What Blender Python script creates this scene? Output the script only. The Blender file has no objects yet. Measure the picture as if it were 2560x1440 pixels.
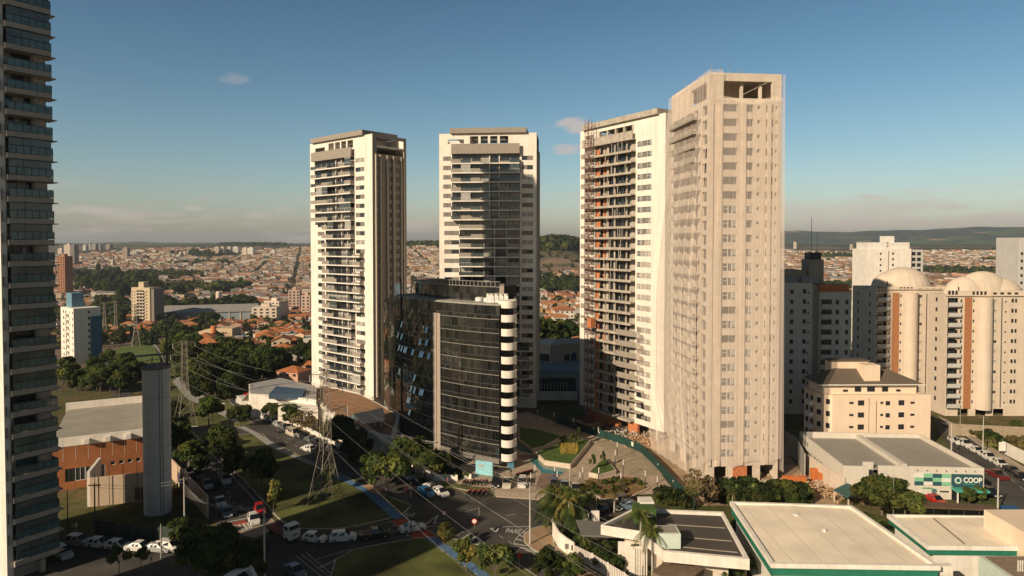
import bpy, math, random
import numpy as np
from mathutils import Vector, Matrix
R = random.Random(7)
scene = bpy.context.scene
COL = scene.collection
# ------------------------------------------------------------------ camera
CAM_H = 49.0; F = 1660.0; PITCH = math.radians(1.5)
cd = bpy.data.cameras.new('camera'); cam = bpy.data.objects.new('camera', cd); COL.objects.link(cam)
cam.location = (0, 0, CAM_H); cam.rotation_euler = (math.radians(90) - PITCH, 0, 0)
cd.sensor_width = 36; cd.lens = F/2560*36; cd.shift_y = -71.5/2560
cd.clip_start = 0.5; cd.clip_end = 40000
scene.camera = cam
# ------------------------------------------------------------------ sky, sun, exposure
SUN_EL = math.radians(26.5); SX, SY = 0.669, 0.743           # horizontal travel of the light
sd = bpy.data.lights.new('sun', 'SUN'); sun = bpy.data.objects.new('sun', sd); COL.objects.link(sun)
sd.energy = 5.0; sd.angle = math.radians(0.5); sd.color = (1.0, 0.81, 0.58)
sun.rotation_euler = Vector((SX*math.cos(SUN_EL), SY*math.cos(SUN_EL), -math.sin(SUN_EL))).to_track_quat('-Z', 'Y').to_euler()
world = bpy.data.worlds.new('World'); scene.world = world; world.use_nodes = True
wt = world.node_tree; wn = wt.nodes; wl = wt.links
for n in list(wn): wn.remove(n)
def N(nodes, t, **k):
    n = nodes.new(t)
    for a, b in k.items(): setattr(n, a, b)
    return n
wo = N(wn, 'ShaderNodeOutputWorld'); wb = N(wn, 'ShaderNodeBackground'); wl.new(wb.outputs[0], wo.inputs[0])
sk = N(wn, 'ShaderNodeTexSky'); sk.sky_type = 'NISHITA'; sk.sun_disc = False
sk.sun_elevation = SUN_EL; sk.sun_rotation = math.atan2(-SX, -SY)
sk.altitude = 600; sk.air_density = 1.25; sk.dust_density = 1.6; sk.ozone_density = 2.0
wb.inputs[1].default_value = 0.078
# thin broken cloud banks low over the horizon, in sky directions
tc = N(wn, 'ShaderNodeTexCoord'); sep = N(wn, 'ShaderNodeSeparateXYZ'); wl.new(tc.outputs['Generated'], sep.inputs[0])
mp = N(wn, 'ShaderNodeMapping'); wl.new(tc.outputs['Generated'], mp.inputs[0]); mp.inputs['Scale'].default_value = (3.2, 3.2, 17); mp.inputs['Location'].default_value = (1.7, 0.4, 3.1)
nz = N(wn, 'ShaderNodeTexNoise'); nz.inputs['Scale'].default_value = 2.6; nz.inputs['Detail'].default_value = 8; nz.inputs['Roughness'].default_value = 0.6; wl.new(mp.outputs[0], nz.inputs[0])
cr = N(wn, 'ShaderNodeValToRGB'); wl.new(nz.outputs[0], cr.inputs[0])
cr.color_ramp.elements[0].position = 0.47; cr.color_ramp.elements[1].position = 0.66
msk = N(wn, 'ShaderNodeValToRGB'); wl.new(sep.outputs[2], msk.inputs[0])
e = msk.color_ramp.elements; e[0].position = 0.0; e[0].color = (.8,.8,.8,1); e[1].position = 0.085; e[1].color = (0,0,0,1)
a = e.new(0.045); a.color = (.55,.55,.55,1)
def wm(op, a_, b_=None, c_=None):
    q = N(wn, 'ShaderNodeMath', operation=op)
    for k, v in enumerate((a_, b_, c_)):
        if v is None: continue
        if isinstance(v, (int, float)): q.inputs[k].default_value = v
        else: wl.new(v, q.inputs[k])
    return q.outputs[0]
cloud = wm('MULTIPLY', cr.outputs[0], msk.outputs[0])
yy = wm('MAXIMUM', sep.outputs[1], .05); az = wm('DIVIDE', sep.outputs[0], yy); el = wm('DIVIDE', sep.outputs[2], yy)
mp2 = N(wn, 'ShaderNodeMapping'); wl.new(tc.outputs['Generated'], mp2.inputs[0]); mp2.inputs['Scale'].default_value = (14, 14, 38)
nz2 = N(wn, 'ShaderNodeTexNoise'); nz2.inputs['Scale'].default_value = 2.2; nz2.inputs['Detail'].default_value = 6; wl.new(mp2.outputs[0], nz2.inputs[0])
for (px_, py_, wx, wy, st) in ((590,200,36,13,.22),(1440,316,52,17,.8),(1412,374,42,15,.7),(1440,372,30,12,.5),(2165,495,60,11,.6),(2375,518,44,9,.7),(2440,545,150,9,.6),(2110,562,120,15,.8),(2370,556,170,15,.75),(2530,548,100,16,.7),(480,520,30,6,.5),(650,537,34,8,.5),(705,524,16,5,.45),(400,553,50,6,.4),(200,525,110,12,.6),(330,537,110,10,.45),(1050,562,60,18,.5)):
    dx = wm('DIVIDE', wm('SUBTRACT', az, (px_-1280)/F), wx/F*1.25); dy = wm('DIVIDE', wm('SUBTRACT', el, (605-py_)/F), wy/F*1.35)
    d2 = wm('ADD', wm('MULTIPLY', dx, dx), wm('MULTIPLY', dy, dy)); v = wm('SUBTRACT', wm('MULTIPLY_ADD', nz2.outputs[0], 2.6, -.45), d2)
    mr_ = N(wn, 'ShaderNodeMapRange'); mr_.inputs[1].default_value = 0; mr_.inputs[2].default_value = .8; mr_.inputs[4].default_value = st; wl.new(v, mr_.inputs[0]); cloud = wm('MAXIMUM', cloud, mr_.outputs[0])
cloud = wm('MULTIPLY', cloud, wm('GREATER_THAN', sep.outputs[1], .06))
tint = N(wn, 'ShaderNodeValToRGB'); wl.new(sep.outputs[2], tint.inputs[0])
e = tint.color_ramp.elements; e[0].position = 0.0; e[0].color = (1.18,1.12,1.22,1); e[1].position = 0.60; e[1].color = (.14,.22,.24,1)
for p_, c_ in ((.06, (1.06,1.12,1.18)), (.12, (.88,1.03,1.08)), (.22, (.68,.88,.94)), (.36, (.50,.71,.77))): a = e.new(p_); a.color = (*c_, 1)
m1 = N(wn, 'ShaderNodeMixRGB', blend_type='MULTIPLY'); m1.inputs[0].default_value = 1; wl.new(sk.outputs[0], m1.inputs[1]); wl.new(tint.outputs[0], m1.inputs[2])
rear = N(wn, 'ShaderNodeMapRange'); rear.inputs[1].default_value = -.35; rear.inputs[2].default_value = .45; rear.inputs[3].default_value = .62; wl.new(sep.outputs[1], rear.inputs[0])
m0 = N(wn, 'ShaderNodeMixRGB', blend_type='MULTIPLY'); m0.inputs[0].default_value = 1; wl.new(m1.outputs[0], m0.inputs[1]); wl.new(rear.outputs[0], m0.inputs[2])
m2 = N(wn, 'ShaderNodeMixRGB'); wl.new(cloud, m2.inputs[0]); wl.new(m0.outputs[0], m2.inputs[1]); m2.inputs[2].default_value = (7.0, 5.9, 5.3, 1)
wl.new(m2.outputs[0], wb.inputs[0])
scene.view_settings.view_transform = 'Standard'; scene.view_settings.look = 'None'
scene.view_settings.exposure = 0.16; scene.view_settings.gamma = 1.0
scene.render.engine = 'CYCLES'
scene.cycles.max_bounces = 6; scene.cycles.transparent_max_bounces = 12; scene.cycles.volume_bounces = 0
scene.render.resolution_x = 1024; scene.render.resolution_y = 576
# ------------------------------------------------------------------ photo pixel (2560x1440) -> place on a level plane
_c, _s = math.cos(PITCH), math.sin(PITCH)
def ray(px, py):
    u = (px-1280)/F; v = (648.5-py)/F
    return Vector((u, _c+v*_s, -_s+v*_c))
def G(px, py, z=0.0):
    d = ray(px, py); t = (z-CAM_H)/d.z
    return (d.x*t, d.y*t)
def GV(px, py, z=0.0):
    x, y = G(px, py, z); return Vector((x, y, z))
def ZAT(py, D):                       # height of a point seen at row py, D metres ahead
    d = ray(1280, py); return CAM_H + d.z*D/d.y
def GP(pts, z=0.0): return [G(x, y, z) for x, y in pts]
# ------------------------------------------------------------------ materials
MATS = {}
def mat(name, col, rough=0.8, var=0.12, scale=1.5, metal=0.0, bump=0.0, bscale=8.0, spec=0.3, grime=0.0, coords='Object'):
    if name in MATS: return MATS[name]
    m = bpy.data.materials.new(name); m.use_nodes = True; t = m.node_tree; n = t.nodes; l = t.links
    b = n['Principled BSDF']; b.inputs['Roughness'].default_value = rough; b.inputs['Metallic'].default_value = metal
    b.inputs['Specular IOR Level'].default_value = spec
    c = N(n, 'ShaderNodeTexCoord')
    no = N(n, 'ShaderNodeTexNoise'); no.inputs['Scale'].default_value = scale; no.inputs['Detail'].default_value = 5
    l.new(c.outputs[coords], no.inputs[0])
    r = N(n, 'ShaderNodeMapRange'); r.inputs[1].default_value = .3; r.inputs[2].default_value = .7; r.inputs[3].default_value = 1-var; r.inputs[4].default_value = 1+var
    l.new(no.outputs[0], r.inputs[0])
    oi = N(n, 'ShaderNodeObjectInfo')
    mx = N(n, 'ShaderNodeMixRGB', blend_type='MULTIPLY'); mx.inputs[0].default_value = 1; mx.inputs[1].default_value = (*col, 1); l.new(r.outputs[0], mx.inputs[2])
    out = mx.outputs[0]
    if grime:      # rain streaks and soot that run down a wall
        mpn = N(n, 'ShaderNodeMapping'); mpn.inputs['Scale'].default_value = (1.3, 1.3, 0.06); l.new(c.outputs[coords], mpn.inputs[0])
        n2 = N(n, 'ShaderNodeTexNoise'); n2.inputs['Scale'].default_value = 1.0; n2.inputs['Detail'].default_value = 6; l.new(mpn.outputs[0], n2.inputs[0])
        r2 = N(n, 'ShaderNodeMapRange'); r2.inputs[1].default_value = .45; r2.inputs[2].default_value = .75; r2.inputs[3].default_value = 1; r2.inputs[4].default_value = 1-grime
        l.new(n2.outputs[0], r2.inputs[0])
        m3 = N(n, 'ShaderNodeMixRGB', blend_type='MULTIPLY'); m3.inputs[0].default_value = 1; l.new(out, m3.inputs[1]); l.new(r2.outputs[0], m3.inputs[2]); out = m3.outputs[0]
    l.new(out, b.inputs['Base Color'])
    if bump:
        n4 = N(n, 'ShaderNodeTexNoise'); n4.inputs['Scale'].default_value = bscale; n4.inputs['Detail'].default_value = 4; l.new(c.outputs[coords], n4.inputs[0])
        bp = N(n, 'ShaderNodeBump'); bp.inputs['Strength'].default_value = bump; bp.inputs['Distance'].default_value = .1; l.new(n4.outputs[0], bp.inputs['Height']); l.new(bp.outputs[0], b.inputs['Normal'])
    MATS[name] = m; return m
def stripes(name, col, col2, freq, axis='X', rough=.7, width=.5, bump=0.3, var=.12):
    """ribbed, tiled or planked surface: bands of col and col2 across one object axis"""
    if name in MATS: return MATS[name]
    m = mat(name, col, rough, var=var, scale=.25); t = m.node_tree; n = t.nodes; l = t.links; b = n['Principled BSDF']
    c = N(n, 'ShaderNodeTexCoord'); s = N(n, 'ShaderNodeSeparateXYZ'); l.new(c.outputs['Object'], s.inputs[0])
    mu = N(n, 'ShaderNodeMath', operation='MULTIPLY'); mu.inputs[1].default_value = freq; l.new(s.outputs['XYZ'.index(axis)], mu.inputs[0])
    fr = N(n, 'ShaderNodeMath', operation='FRACT'); l.new(mu.outputs[0], fr.inputs[0])
    gt = N(n, 'ShaderNodeMath', operation='GREATER_THAN'); gt.inputs[1].default_value = width; l.new(fr.outputs[0], gt.inputs[0])
    old = b.inputs['Base Color'].links[0].from_socket
    mx = N(n, 'ShaderNodeMixRGB'); l.new(gt.outputs[0], mx.inputs[0]); l.new(old, mx.inputs[1]); mx.inputs[2].default_value = (*col2, 1)
    l.new(mx.outputs[0], b.inputs['Base Color'])
    return m
def glass(name, col, rough=0.08, metal=0.0, spec=0.8):
    m = mat(name, col, rough, var=.35, scale=.45, metal=metal, spec=spec); return m
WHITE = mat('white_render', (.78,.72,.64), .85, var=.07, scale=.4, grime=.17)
WHITE2 = mat('white_paint', (.72,.68,.62), .8, var=.08, scale=.6, grime=.14)
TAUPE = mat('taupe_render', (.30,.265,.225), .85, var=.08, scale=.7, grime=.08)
TAUPE2 = mat('dark_taupe', (.19,.17,.15), .85, var=.08, scale=.7)
CONC = mat('raw_concrete', (.42,.37,.31), .9, var=.20, scale=.9, grime=.25, bump=.2)
CONC2 = mat('old_concrete', (.33,.31,.28), .9, var=.18, scale=.8, grime=.25)
POLEC = mat('pole_concrete', (.46,.43,.38), .9, var=.15, scale=2)
DGLASS = glass('dark_window_glass', (.025,.03,.035), .06)
BGLASS = glass('blue_green_glass', (.05,.10,.11), .05)
CURT = mat('curtain_behind_glass', (.34,.33,.30), .35, var=.3, scale=2, spec=.6)
SHUT = mat('taupe_shutter', (.20,.185,.165), .6, var=.1)
ALU = mat('white_aluminium', (.70,.70,.68), .5)
DMET = mat('dark_metal', (.04,.042,.045), .5, var=.2)
STEEL = mat('galvanised_steel', (.27,.24,.20), .6, metal=.3, var=.2)
BRICKO = mat('hollow_orange_brick', (.50,.18,.075), .9, var=.3, scale=3, bump=.3)
ASPH = mat('asphalt', (.068,.062,.056), .92, var=.42, scale=.16, bump=.2, bscale=30, coords='Object')
PAVE = mat('paving_beige', (.36,.29,.22), .9, var=.15, scale=.5, bump=.1)
PAVE2 = mat('paving_brown', (.20,.14,.11), .9, var=.15, scale=.8)
KERB = mat('kerb_concrete', (.42,.39,.34), .9, var=.15)
PAINT = mat('road_paint_white', (.42,.41,.38), .8, var=.4, scale=3)
REDP = mat('road_paint_red', (.40,.07,.04), .85, var=.25, scale=2)
BLUEP = mat('cycle_path_blue', (.09,.17,.30), .85, var=.25, scale=.8)
GRASS = mat('grass', (.082,.09,.024), 1.0, var=.7, scale=.13, bump=.6, bscale=6)
GRASS2 = mat('lawn_green', (.06,.10,.02), 1.0, var=.4, scale=.8, bump=.6, bscale=9)
DRYG = mat('dry_grass_soil', (.19,.12,.05), 1.0, var=.4, scale=.5, bump=.5)
SOIL = mat('bare_soil', (.42,.26,.15), 1.0, var=.35, scale=.4, bump=.5)
GPLACE = 0
BLACK = mat('black_opening', (.012,.012,.013), .9)
TANK = mat('tank_grey', (.60,.58,.55), .8, var=.06, scale=.3)
# ------------------------------------------------------------------ mesh building
class MB:
    def __init__(s): s.v = []; s.f = []; s.m = []
    def face(s, pts, m=0):
        i = len(s.v); s.v.extend([tuple(p) for p in pts]); s.f.append(tuple(range(i, i+len(pts)))); s.m.append(m)
    def box(s, x0, x1, y0, y1, z0, z1, m=0):
        i = len(s.v)
        s.v += [(x0,y0,z0),(x1,y0,z0),(x1,y1,z0),(x0,y1,z0),(x0,y0,z1),(x1,y0,z1),(x1,y1,z1),(x0,y1,z1)]
        for f in ((0,3,2,1),(4,5,6,7),(0,1,5,4),(1,2,6,5),(2,3,7,6),(3,0,4,7)): s.f.append(tuple(i+k for k in f)); s.m.append(m)
    def prism(s, poly, z0, z1, m=0, mt=None):
        A = sum(poly[k][0]*poly[(k+1) % len(poly)][1]-poly[(k+1) % len(poly)][0]*poly[k][1] for k in range(len(poly)))
        if A < 0: poly = poly[::-1]
        n = len(poly); i = len(s.v)
        s.v += [(p[0], p[1], z0) for p in poly]+[(p[0], p[1], z1) for p in poly]
        s.f.append(tuple(i+n-1-k for k in range(n))); s.m.append(m)
        s.f.append(tuple(i+n+k for k in range(n))); s.m.append(m if mt is None else mt)
        for k in range(n):
            j = (k+1) % n; s.f.append((i+k, i+j, i+n+j, i+n+k)); s.m.append(m)
    def tube(s, p, q, r, r2=None, n=6, m=0, cap=True):
        p = Vector(p); q = Vector(q); d = q-p
        if d.length < 1e-6: return
        d.normalize(); a = d.cross(Vector((0,0,1)) if abs(d.z) < .95 else Vector((1,0,0))).normalized(); b = d.cross(a)
        r2 = r if r2 is None else r2; i = len(s.v)
        for c, rr in ((p, r), (q, r2)):
            for k in range(n):
                t = 2*math.pi*k/n; s.v.append(tuple(c+(a*math.cos(t)+b*math.sin(t))*rr))
        for k in range(n):
            j = (k+1) % n; s.f.append((i+k, i+n+k, i+n+j, i+j)); s.m.append(m)
        if cap:
            s.f.append(tuple(i+k for k in range(n))); s.m.append(m)
            s.f.append(tuple(i+2*n-1-k for k in range(n))); s.m.append(m)
    def add(s, o, M=None):
        i = len(s.v)
        if M is None: s.v += o.v
        else: s.v += [tuple(M @ Vector(p)) for p in o.v]
        s.f += [tuple(i+k for k in f) for f in o.f]; s.m += o.m
    def mesh(s, name, mats):
        me = bpy.data.meshes.new(name); me.from_pydata(s.v, [], s.f)
        for x in (mats if isinstance(mats, (list, tuple)) else [mats]): me.materials.append(x)
        if any(s.m): me.polygons.foreach_set('material_index', s.m)
        me.update(); return me
    def build(s, name, mats, parent=None, loc=(0,0,0), rz=0):
        return link(name, s.mesh(name, mats), parent, loc, rz)
def link(name, data, parent=None, loc=(0,0,0), rz=0):
    o = bpy.data.objects.new(name, data); COL.objects.link(o); o.location = loc; o.rotation_euler = (0,0,rz)
    if parent: o.parent = parent
    return o
def tag(o, label=None, cat=None, group=None, kind=None):
    if label: o['label'] = label
    if cat: o['category'] = cat
    if group: o['group'] = group
    if kind: o['kind'] = kind
    return o
def thing(name, label, cat, loc=(0,0,0), rz=0, group=None):
    return tag(link(name, None, None, loc, rz), label, cat, group)
def copy_tree(o, parent=None):
    c = o.copy(); COL.objects.link(c)
    if parent: c.parent = parent
    for ch in list(o.children): copy_tree(ch, c)
    return c
def place(proto, used, loc, rz=0, label=None, group=None, cat=None, sc=1):
    """the first call moves the prototype itself, later calls copy it"""
    if not used.get(proto.name): used[proto.name] = 1; o = proto
    else: o = copy_tree(proto)
    o.location = loc; o.rotation_euler = (0,0,rz); o.scale = (sc,)*3 if not isinstance(sc, tuple) else sc
    if label: o['label'] = label
    if group: o['group'] = group
    if cat: o['category'] = cat
    return o
# wall with real openings: frame(u, w, z) -> local point, w runs inward
FRONT = lambda W, D: (lambda u, w, z: (u, w, z))
RIGHT = lambda W, D: (lambda u, w, z: (W-w, u, z))
LEFT = lambda W, D: (lambda u, w, z: (w, D-u, z))
BACK = lambda W, D: (lambda u, w, z: (W-u, D-w, z))
def holed(mb, fr, L, z0, z1, holes, depth=.3, m=0, mr=None):
    xs = sorted({0, L} | {h[0] for h in holes} | {h[1] for h in holes}); zs = sorted({z0, z1} | {h[2] for h in holes} | {h[3] for h in holes})
    mr = m if mr is None else mr
    for j in range(len(zs)-1):
        za, zb = zs[j], zs[j+1]; zc = (za+zb)/2; hh = [h for h in holes if h[2] < zc < h[3]]
        run = None
        for i in range(len(xs)-1):
            xc = (xs[i]+xs[i+1])/2; solid = not any(h[0] < xc < h[1] for h in hh)
            if solid and run is None: run = xs[i]
            if (not solid or i == len(xs)-2) and run is not None:
                e_ = xs[i+1] if solid else xs[i]
                mb.face([fr(run,0,za), fr(e_,0,za), fr(e_,0,zb), fr(run,0,zb)], m); run = None
    for u0, u1, a_, b_ in holes:
        mb.face([fr(u0,0,a_), fr(u0,depth,a_), fr(u0,depth,b_), fr(u0,0,b_)], mr)
        mb.face([fr(u1,depth,a_), fr(u1,0,a_), fr(u1,0,b_), fr(u1,depth,b_)], mr)
        mb.face([fr(u0,0,a_), fr(u1,0,a_), fr(u1,depth,a_), fr(u0,depth,a_)], mr)
        mb.face([fr(u0,depth,b_), fr(u1,depth,b_), fr(u1,0,b_), fr(u0,0,b_)], mr)
def facemat(kind, W, D):      # object matrix for a flat part whose x runs along the facade, y inward
    if kind == 'F': return Matrix()
    if kind == 'R': return Matrix.Translation((W,0,0)) @ Matrix.Rotation(math.pi/2, 4, 'Z')
    if kind == 'L': return Matrix.Translation((0,D,0)) @ Matrix.Rotation(-math.pi/2, 4, 'Z')
    return Matrix.Translation((W,D,0)) @ Matrix.Rotation(math.pi, 4, 'Z')
WINCACHE = {}
WM = [DGLASS, SHUT, ALU, DMET, CURT, BGLASS]
def winmb(w, h, style):
    """one window, its lower left corner at the origin, glass set back; materials WM"""
    k = (round(w,2), round(h,2), style)
    if k in WINCACHE: return WINCACHE[k]
    b = MB(); d = .16
    fm = 2 if style in ('white', 'whiteopen') else 3
    if style == 'half':       # one sliding shutter, one dark pane
        b.box(0, w*.5, d-.05, d+.02, 0, h, 1); b.box(w*.5, w, d, d+.03, .05, h-.05, 0)
        b.box(w*.5-.03, w*.5+.03, d-.09, d-.052, 0, h, 3)
    elif style == 'shut': b.box(0, w, d-.05, d+.02, 0, h, 1); b.box(w*.49, w*.51, d-.09, d-.052, 0, h, 3)
    elif style == 'half2': b.box(w*.5, w, d-.05, d+.02, 0, h, 1); b.box(0, w*.5, d, d+.03, .05, h-.05, 0)
    elif style == 'slit': b.box(0, w, d, d+.03, 0, h, 0); b.box(0, w, d-.06, d-.002, h*.48, h*.53, 3)
    elif style == 'lit': b.box(0, w, d, d+.03, 0, h, 4); b.box(w*.48, w*.52, d-.05, d-.002, 0, h, 2)
    elif style == 'hole': b.box(0, w, d+.5, d+.52, 0, h, 0)
    elif style == 'whiteopen':
        b.box(0, w, d, d+.03, 0, h, 0)
        for x in (0.0, .36, .64, .95): b.box(w*x, w*x+w*.05, d-.08, d-.002, 0, h, fm)
        b.box(w*.05, w*.36, d-.05, d-.003, h*.55, h*.62, fm); b.box(w*.69, w*.95, d-.05, d-.003, h*.2, h, 4)
    else:
        b.box(0, w, d, d+.03, 0, h, 0)
        f = min(.07, w*.1)
        b.box(0, f, d-.08, d-.002, 0, h, fm); b.box(w-f, w, d-.08, d-.002, 0, h, fm)
        b.box(f, w-f, d-.08, d-.002, 0, f, fm); b.box(f, w-f, d-.08, d-.002, h-f, h, fm)
        if w > 1: b.box(w/2-f/2, w/2+f/2, d-.08, d-.002, f, h-f, fm)
    WINCACHE[k] = b; b._me = None; return b
def add_windows(parent, specs, name='window', limit=100, label=None):
    """specs: (face matrix, u, z, w, h, style) -- the first `limit` as parts, the rest as one part"""
    rest = MB()
    for i, (M, u, z, w, h, st) in enumerate(specs):
        b = winmb(w, h, st); T = M @ Matrix.Translation((u, 0, z))
        if i < limit:
            if b._me is None: b._me = b.mesh(name, WM)
            o = link(name, b._me, parent); o.matrix_local = T
        else: rest.add(b, T)
    if rest.v: tag(rest.build(name, WM, parent), kind='stuff')
def text_mesh(txt, size, name, m, ext=.03):
    cu = bpy.data.curves.new(name, 'FONT'); cu.body = txt; cu.size = size; cu.extrude = ext; cu.offset = size*.02
    ob = bpy.data.objects.new(name, cu); COL.objects.link(ob); dg = bpy.context.evaluated_depsgraph_get()
    me = bpy.data.meshes.new_from_object(ob.evaluated_get(dg)); bpy.data.objects.remove(ob); me.materials.clear(); me.materials.append(m); return me
# ================================================================== terrain
def sstep(a, b, x): t = np.clip((x-a)/(b-a), 0, 1); return t*t*(3-2*t)
BUMPS = []      # (x, y, radius x, radius y, height)
def bump(px, D, rx, ry, ytop):
    x = (px-1280)/F*D; h0 = float(hbase(np.array([x]), np.array([float(D)]))[0]); BUMPS.append((x, D, rx, ry, max(3, CAM_H+(605-ytop)/F*D-h0-16)))
def hbase(x, y):
    r = np.hypot(x, y); h = sstep(1000, 4200, r)*62 - 28*sstep(225, 660, r)
    ang = np.arctan2(x, y)
    ridge = sstep(6500, 8200, r)*(150*sstep(.10, .42, ang)+ 12*np.sin(ang*9+1)+ 10*np.sin(ang*23) + 5*np.sin(ang*61+2)+2.5*np.sin(ang*157))
    return h+np.where(y > 0, ridge, ridge*.4)
bump(450, 2300, 210, 260, 612); bump(300, 2600, 200, 250, 622); bump(640, 3000, 420, 420, 608); bump(770, 2600, 320, 300, 609); bump(860, 2500, 300, 300, 605); bump(1070, 2300, 420, 380, 603)
bump(1700, 2600, 500, 400, 606); bump(2380, 2300, 300, 380, 610); bump(2060, 2600, 160, 240, 622); bump(2560, 2500, 260, 300, 613)
_hx = (1390-1280)/F*1500.0; BUMPS.append((_hx, 1500.0, 150, 260, CAM_H+(604-603)/F*1500+23))
def height(x, y):
    x = np.asarray(x, float); y = np.asarray(y, float); h = hbase(x, y)
    q = np.zeros_like(h)
    for bx, by, rx, ry, hh in BUMPS: q = np.maximum(q, hh*np.exp(-((x-bx)/rx)**2-((y-by)/ry)**2))
    return h+q
def HT(x, y): return float(height(np.array([x]), np.array([y]))[0])
def GT(px, py, dz=0):                     # pixel -> point on the terrain
    d = ray(px, py); t = 60.0; st = 4.0
    while t < 14000:
        p = d*t
        if CAM_H+p.z < HT(p.x, p.y)+dz:
            lo, hi = t-st, t
            for _ in range(12):
                mid = (lo+hi)/2; p = d*mid
                if CAM_H+p.z < HT(p.x, p.y)+dz: hi = mid
                else: lo = mid
            p = d*hi; return Vector((p.x, p.y, HT(p.x, p.y)+dz))
        st = max(4.0, t*.012); t += st
    p = d*3000; return Vector((p.x, p.y, HT(p.x, p.y)))
ths = np.concatenate([np.linspace(-.86, .86, 380), np.linspace(.9, 2*math.pi-.9, 90)])
rs = np.concatenate([[0.], np.linspace(40, 200, 5), np.linspace(208, 720, 70), np.geomspace(735, 16000, 130)])
T, RR = np.meshgrid(ths, rs); X = RR*np.sin(T); Y = RR*np.cos(T); Z = height(X, Y)
nt = len(ths); nr = len(rs)
vv = np.stack([X.ravel(), Y.ravel(), Z.ravel()], 1)
ff = []
for i in range(nr-1):
    for j in range(nt):
        k = (j+1) % nt; ff.append((i*nt+j, i*nt+k, (i+1)*nt+k, (i+1)*nt+j))
me = bpy.data.meshes.new('ground'); me.from_pydata(vv.tolist(), [], [f[::-1] for f in ff]); me.update()
for p in me.polygons: p.use_smooth = True
gm = bpy.data.materials.new('ground_cover'); gm.use_nodes = True; n = gm.node_tree.nodes; l = gm.node_tree.links; b = n['Principled BSDF']; b.inputs['Roughness'].default_value = 1; b.inputs['Specular IOR Level'].default_value = .1
geo = N(n, 'ShaderNodeNewGeometry')
def gnoise(s, lo, hi, det=5, loc=(0,0,0)):
    mp_ = N(n, 'ShaderNodeMapping'); mp_.inputs['Location'].default_value = loc; l.new(geo.outputs['Position'], mp_.inputs[0])
    q = N(n, 'ShaderNodeTexNoise'); q.inputs['Scale'].default_value = s; q.inputs['Detail'].default_value = det; l.new(mp_.outputs[0], q.inputs[0])
    r = N(n, 'ShaderNodeMapRange'); r.inputs[1].default_value = lo; r.inputs[2].default_value = hi; l.new(q.outputs[0], r.inputs[0]); return r.outputs[0]
def gmix(f, c1, c2):
    x_ = N(n, 'ShaderNodeMixRGB'); l.new(f, x_.inputs[0])
    for k, c in ((1, c1), (2, c2)):
        if isinstance(c, tuple): x_.inputs[k].default_value = (*c, 1)
        else: l.new(c, x_.inputs[k])
    return x_.outputs[0]
near = gmix(gnoise(.05, .4, .6), (.07,.085,.025), (.15,.115,.06))
near = gmix(gnoise(.5, .45, .75), near, (.045,.055,.018))
urb = gmix(gnoise(.02, .45, .55), (.21,.15,.11), (.10,.09,.06)); urb = gmix(gnoise(.004, .52, .58), urb, (.03,.045,.018))
hill = gmix(gnoise(.003, .5, .56, loc=(50,0,0)), (.028,.045,.02), (.08,.11,.028)); hill = gmix(gnoise(.0035, .63, .66, loc=(900,300,0)), hill, (.36,.21,.12))
sp = N(n, 'ShaderNodeSeparateXYZ'); l.new(geo.outputs['Position'], sp.inputs[0])
ln = N(n, 'ShaderNodeVectorMath', operation='LENGTH'); l.new(geo.outputs['Position'], ln.inputs[0])
r1 = N(n, 'ShaderNodeMapRange'); r1.inputs[1].default_value = 220; r1.inputs[2].default_value = 420; l.new(ln.outputs['Value'], r1.inputs[0])
r2 = N(n, 'ShaderNodeMapRange'); r2.inputs[1].default_value = 27; r2.inputs[2].default_value = 33; l.new(sp.outputs[2], r2.inputs[0])
base = gmix(r2.outputs[0], gmix(r1.outputs[0], near, urb), hill); l.new(base, b.inputs['Base Color'])
me.materials.append(gm); ground = link('ground', me); tag(ground, kind='structure')
# ================================================================== roads, paths, lawns
zc = [0.012]
def sheet(name, pts, m, z=None, px=True):
    if z is None: zc[0] += .004; z = zc[0]
    b = MB(); P = GP(pts) if px else pts
    A = sum(P[k][0]*P[(k+1) % len(P)][1]-P[(k+1) % len(P)][0]*P[k][1] for k in range(len(P)))
    if A < 0: P = P[::-1]
    b.face([(x, y, z) for x, y in P]); return tag(b.build(name, m), kind='structure')
import bmesh
def sheetT(name, pts, m, dz=.12):
    P = [GT(x, y) for x, y in pts]; bm = bmesh.new(); vs = [bm.verts.new((p.x, p.y, 0)) for p in P]; bm.faces.new(vs)
    bmesh.ops.triangulate(bm, faces=bm.faces)
    for _ in range(4):
        ed = [e_ for e_ in bm.edges if e_.calc_length() > 9]
        if ed: bmesh.ops.subdivide_edges(bm, edges=ed, cuts=1); bmesh.ops.triangulate(bm, faces=bm.faces)
    for v in bm.verts: v.co.z = HT(v.co.x, v.co.y)+dz
    bmesh.ops.recalc_face_normals(bm, faces=bm.faces)
    if sum(f_.normal.z for f_ in bm.faces) < 0: bmesh.ops.reverse_faces(bm, faces=bm.faces)
    me_ = bpy.data.meshes.new(name); bm.to_mesh(me_); bm.free(); me_.materials.append(m); return tag(link(name, me_), kind='structure')
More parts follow.
